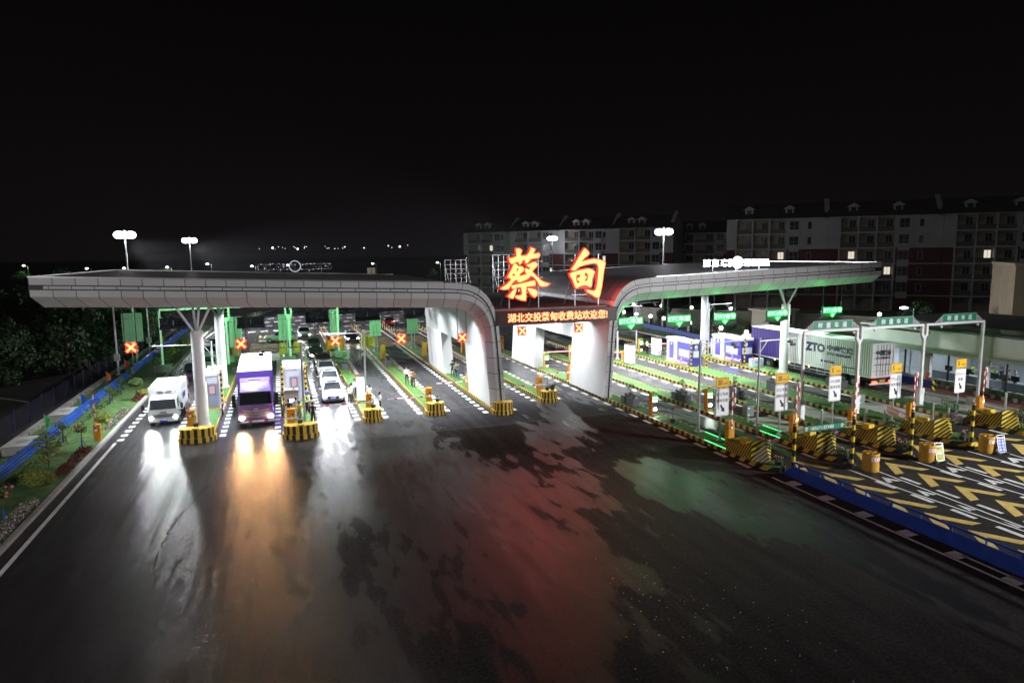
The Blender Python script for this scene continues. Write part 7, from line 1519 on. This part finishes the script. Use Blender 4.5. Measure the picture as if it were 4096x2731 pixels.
# ---------------------------------------------------------------- apartment blocks
WB=mat('apt_white',(.36,.35,.37),.7,noise=(.3,.08)); RBk=mat('apt_brick',(.085,.024,.024),.85,noise=(.5,.12)); BG=mat('apt_balcony_wall',(.30,.24,.18),.8); RF=mat('apt_roof',(.06,.05,.055),.8,noise=(1,.2)); AG=mat('apt_pane',(.035,.04,.05),.12); AL=emis('apt_lit',(1,.9,.7),.8); GY=mat('apt_grey',(.26,.23,.22),.8); RLm=mat('apt_rail',(.09,.085,.08),.7)
def apartment(lab,lat0,dep0,ang,units,UL,FL=3.05,NF=6,bays=2,dark=1,step=.9,lit=()):
    """facade runs along local x and faces local -y"""
    yaw=R(18.908); x,y=cg(lat0,dep0); t=thing('apartment_block',lab,'apartment block',(x,y,0),-yaw-ang,group='apartment blocks behind the station')
    wall=MB(); brick=MB(); bal=MB(); roof=MB(); rail=MB(); trim=MB(); nwin=0
    Hh=FL*NF
    bw=UL*.27 if bays==2 else UL*.165
    for u in range(units):
        X=u*UL; Y=-u*step; bz=X+UL*.10
        zb=NF-2  # brick up to this floor
        wall.box(X,X+UL,Y+1.5,Y+12,0,Hh)
        bal=MB(); bal.box(bz,bz+bw*bays,Y+1.40,Y+1.49,0,Hh); bal.build('balcony_wall',BG,t)  # warm light inside the balconies is put into this beige
        # wings either side of the balcony strip
        xr=bz+bw*bays
        for xa,xb in ((X,bz),(xr,X+UL)):
            bk_=MB(); bk_.box(xa,xb,Y+.02,Y+1.5,0,zb*FL); bk_.build('brick_wall',RBk,t); wall.box(xa,xb,Y,Y+1.5,zb*FL,Hh)
        for f in range(NF+1):
            trim.box(bz-.1,xr+.1,Y-.12,Y+1.4,f*FL-.22,f*FL+.10)
            if 0<f<=zb: trim.box(X,bz-.1,Y-.05,Y+.02,f*FL-.1,f*FL+.1); trim.box(xr+.1,X+UL,Y-.05,Y+.02,f*FL-.1,f*FL+.1)
        for k in range(bays+1): trim.box(bz+k*bw-.16,bz+k*bw+.16,Y-.14,Y+1.4,0,Hh)
        for f in range(NF):
            for k in range(bays):
                xa=bz+k*bw+.2; xb=bz+(k+1)*bw-.2
                rail=MB(); rail.box(xa,xb,Y-.05,Y-.02,f*FL+.12,f*FL+1.0); rail.build('balcony_railing',RLm,t) if f else None
        def win(xa,xb,z0,z1,yf,pane=AG,mid=True):
            nonlocal nwin
            if nwin>=100 or z0<FL*1.0: return
            nwin+=1
            fr=MB(); 
            for p,q,r_,s_ in ((xa,xb,z0-.07,z0),(xa,xb,z1,z1+.07),(xa-.07,xa,z0-.07,z1+.07),(xb,xb+.07,z0-.07,z1+.07)): fr.box(p,q,yf-.07,yf,r_,s_)
            if mid: fr.box((xa+xb)/2-.03,(xa+xb)/2+.03,yf-.06,yf,z0,z1); fr.box(xa,xb,yf-.065,yf,z0+(z1-z0)*.35,z0+(z1-z0)*.35+.05)
            o=fr.build('window',WB,t); p_=MB(); p_.box(xa,xb,yf-.03,yf-.012,z0,z1); p_.build('pane',pane,o)
        for f in range(1,NF):
            z=f*FL
            for k in range(bays):
                xa=bz+k*bw+bw*.55; 
                d=MB(); win(xa,xa+bw*.33,z+.12,z+2.45,Y+1.395,AL if (u,f,k) in lit else AG)
            xg=xr+(X+UL-xr)*.08; wd=min(1.7,(X+UL-xr)*.3)
            brick_bay=MB(); 
            trim.box(xg-.15,xg+wd+.15,Y-.5,Y-.0,z-.5,z+.72); win(xg,xg+wd,z+.8,z+2.5,Y-.42 if False else Y-.005,AG)
            if UL>12: win(X+UL*.80,X+UL*.80+.7,z+.9,z+2.3,Y-.005,AL if (u,f,'n') in lit else AG,False)
        # roof: pitched with gable towards the next unit, dormers
        hr=3.3
        for xx0,xx1 in ((X-.3,X+UL+.3),):
            roof.add([(xx0,Y-.6,Hh),(xx1,Y-.6,Hh),(xx1,Y+5.6,Hh+hr),(xx0,Y+5.6,Hh+hr),(xx0,Y+12,Hh),(xx1,Y+12,Hh)],[(0,1,2,3),(3,2,5,4)])
        wall.add([(X+UL+.02,Y-.2,Hh-.1),(X+UL+.02,Y+12,Hh-.1),(X+UL+.02,Y+5.6,Hh+hr+.9),],[(0,1,2)]); wall.add([(X+UL-.9,Y-.3,Hh-.2),(X+UL+.05,Y-.3,Hh-.2),(X+UL+.05,Y+5.5,Hh+hr+.8),(X+UL-.9,Y+5.5,Hh+hr+.8)],[(0,1,2,3)])
        for xx in ((UL*.28,UL*.46) if bays==2 else (UL*.22,UL*.62)):
            dx=X+xx; dd=MB(); yy=Y+1.6; zz=Hh+1.0
            dd.box(dx-.8,dx+.8,yy,yy+2.5,zz-.2,zz+1.1); dd.prism([(dx-1.25,zz+1.05),(dx+1.25,zz+1.05),(dx,zz+1.8)],yy-.35,yy+3,'y'); do=dd.build('dormer',WB,t)
            pp=MB(); pp.box(dx-.5,dx+.5,yy-.02,yy-.005,zz+.1,zz+.95); pp.build('pane',AG,do)
    # gable wall at the right end
    wall.box(units*UL-.05,units*UL,-(units-1)*step+1.5,-(units-1)*step+12,0,Hh)
    trim.box(-.2,units*UL+.3,-.0,.02,Hh,Hh+.01)
    wall.build('white_wall',WB,t); roof.build('roof',RF,t); trim.build('concrete_frame',WB,t)
    return t
apartment('red brick and white apartment block behind the two red characters, stepped in four units',-13.5,193,R(25.7),4,15.0,lit=((1,2,'n'),(2,3,'n'),(0,4,1),(3,2,0)))
apartment('long dark apartment block behind the right wing of the canopy, balconies and dormers',46.5,146,R(21.8),3,20.0,bays=3,step=.3,FL=3.15,lit=((0,3,2),(1,3,0),(1,2,2),(2,3,1)))
tb=apartment('dim apartment block in the gap between the two larger blocks',44,190,R(24),1,20.0,FL=2.9)
t=thing('cream_building','cream office building with square windows at the right picture edge','building',(*cg(61.5,82),0),-R(18.9)-R(26)); b=MB(); b.box(0,26,0,14,0,10.1); b.box(-.2,26,-.25,14,2.2,2.6); b.build('wall',mat('cream_facade',(.36,.29,.20),.75,noise=(.6,.08)),t); b=MB(); b.box(-.15,26,-.15,14,10.1,10.4); b.build('cornice',mat('cream_cornice',(.4,.33,.24),.7),t)
for r_ in range(2):
    for c_ in range(4):
        xx=1.7+c_*3.3; zz=3.6+r_*3.35; b=MB(); b.box(xx-.12,xx+1.92,-.08,-.0,zz-.12,zz+2.22); f=b.build('window',mat('bronze',(.10,.06,.04),.5) if 'bronze' not in bpy.data.materials else bpy.data.materials['bronze'],t); b=MB(); b.box(xx,xx+1.8,-.10,-.081,zz,zz+2.1); b.build('pane',M['glass'],f)
# low dark shrubs and dark trees on the right
for i,(x,y,s,lab) in enumerate(((66,93,.45,'dark leafy tree behind the iron fence at the first green display'),(62,100,.5,'leafy tree behind the fence beside the second camera pole'),(79,64,.6,'dark leafless-looking tree behind the weighing boards'),(84,70,.7,'dark tree right of the street lamp behind the boards'),(86,60,.6,'dark tree before the cream building'),(60.4,76,.28,'small yellow-green tree behind the long lorry'))):
    o=copy_tree(protos[i%3]); o.location=(x,y,0); o.scale=(s,s,s); o['label']=lab; o['group']='trees on the right side'
for i,(x,y,r) in enumerate(((60.5,92,.9),(60.2,88,.8),(61,84,1.0),(66.5,88,1.3),(60.5,97,.9))): bush(x,y,r,r*.6,'dark round bush behind the iron fence, %s from the left'%('second third fourth fifth first'.split()[i]),n=500,size=.12,z=0,seed=200+i)

# unseen flood masts added outside the view to light canopy front and markings
for x,y,h,e,lab in ((-34,2,19,27000,'near-side flood mast standing left of the plaza beyond the verge'),(58,2,14,120000,'near-side flood mast standing right of the lane markings')):
    t=thing('flood_mast',lab,'flood mast',(x,y,0),group='plaza flood masts'); b=MB(); b.cyl((0,0,0),(0,0,h+.8),.22,.09,14); b.tube([(1.4*math.cos(a),1.4*math.sin(a),h) for a in [2*PI*i/16 for i in range(17)]],.05,6); b.build('pole',M['galv'],t)
    for k in range(8):
        a=2*PI*k/8+.2; b=MB(); b.sph((1.4*math.cos(a),1.4*math.sin(a),h-.05),(.3,.3,.2),12,8); b.build('floodlight',bpy.data.materials['flood_hot'],t)
    lamp('SPOT','flood_mast_light',(x,y,h-.6),e,(1,.95,.96) if x<0 else (.97,.98,1),target=(18 if x<0 else 40,46 if x<0 else 23,2 if x<0 else 0),spot=96 if x<0 else 84,blend=.6 if x<0 else 1,radius=1.2)

# thin haze added all round to give lamps halos like lens glow
hz=MB(); hz.box(-3300,3300,-1200,4300,-1.1,30)
hm,ht,hb=NM('night_haze'); ht.nodes.remove(hb); pv=ht.nodes.new('ShaderNodeVolumePrincipled'); pv.inputs['Color'].default_value=(.9,.92,1,1); pv.inputs['Density'].default_value=.00007; pv.inputs['Anisotropy'].default_value=.35
ht.links.new(pv.outputs[0],ht.nodes['Material Output'].inputs['Volume'])
hz.build('haze',hm,kind='stuff')
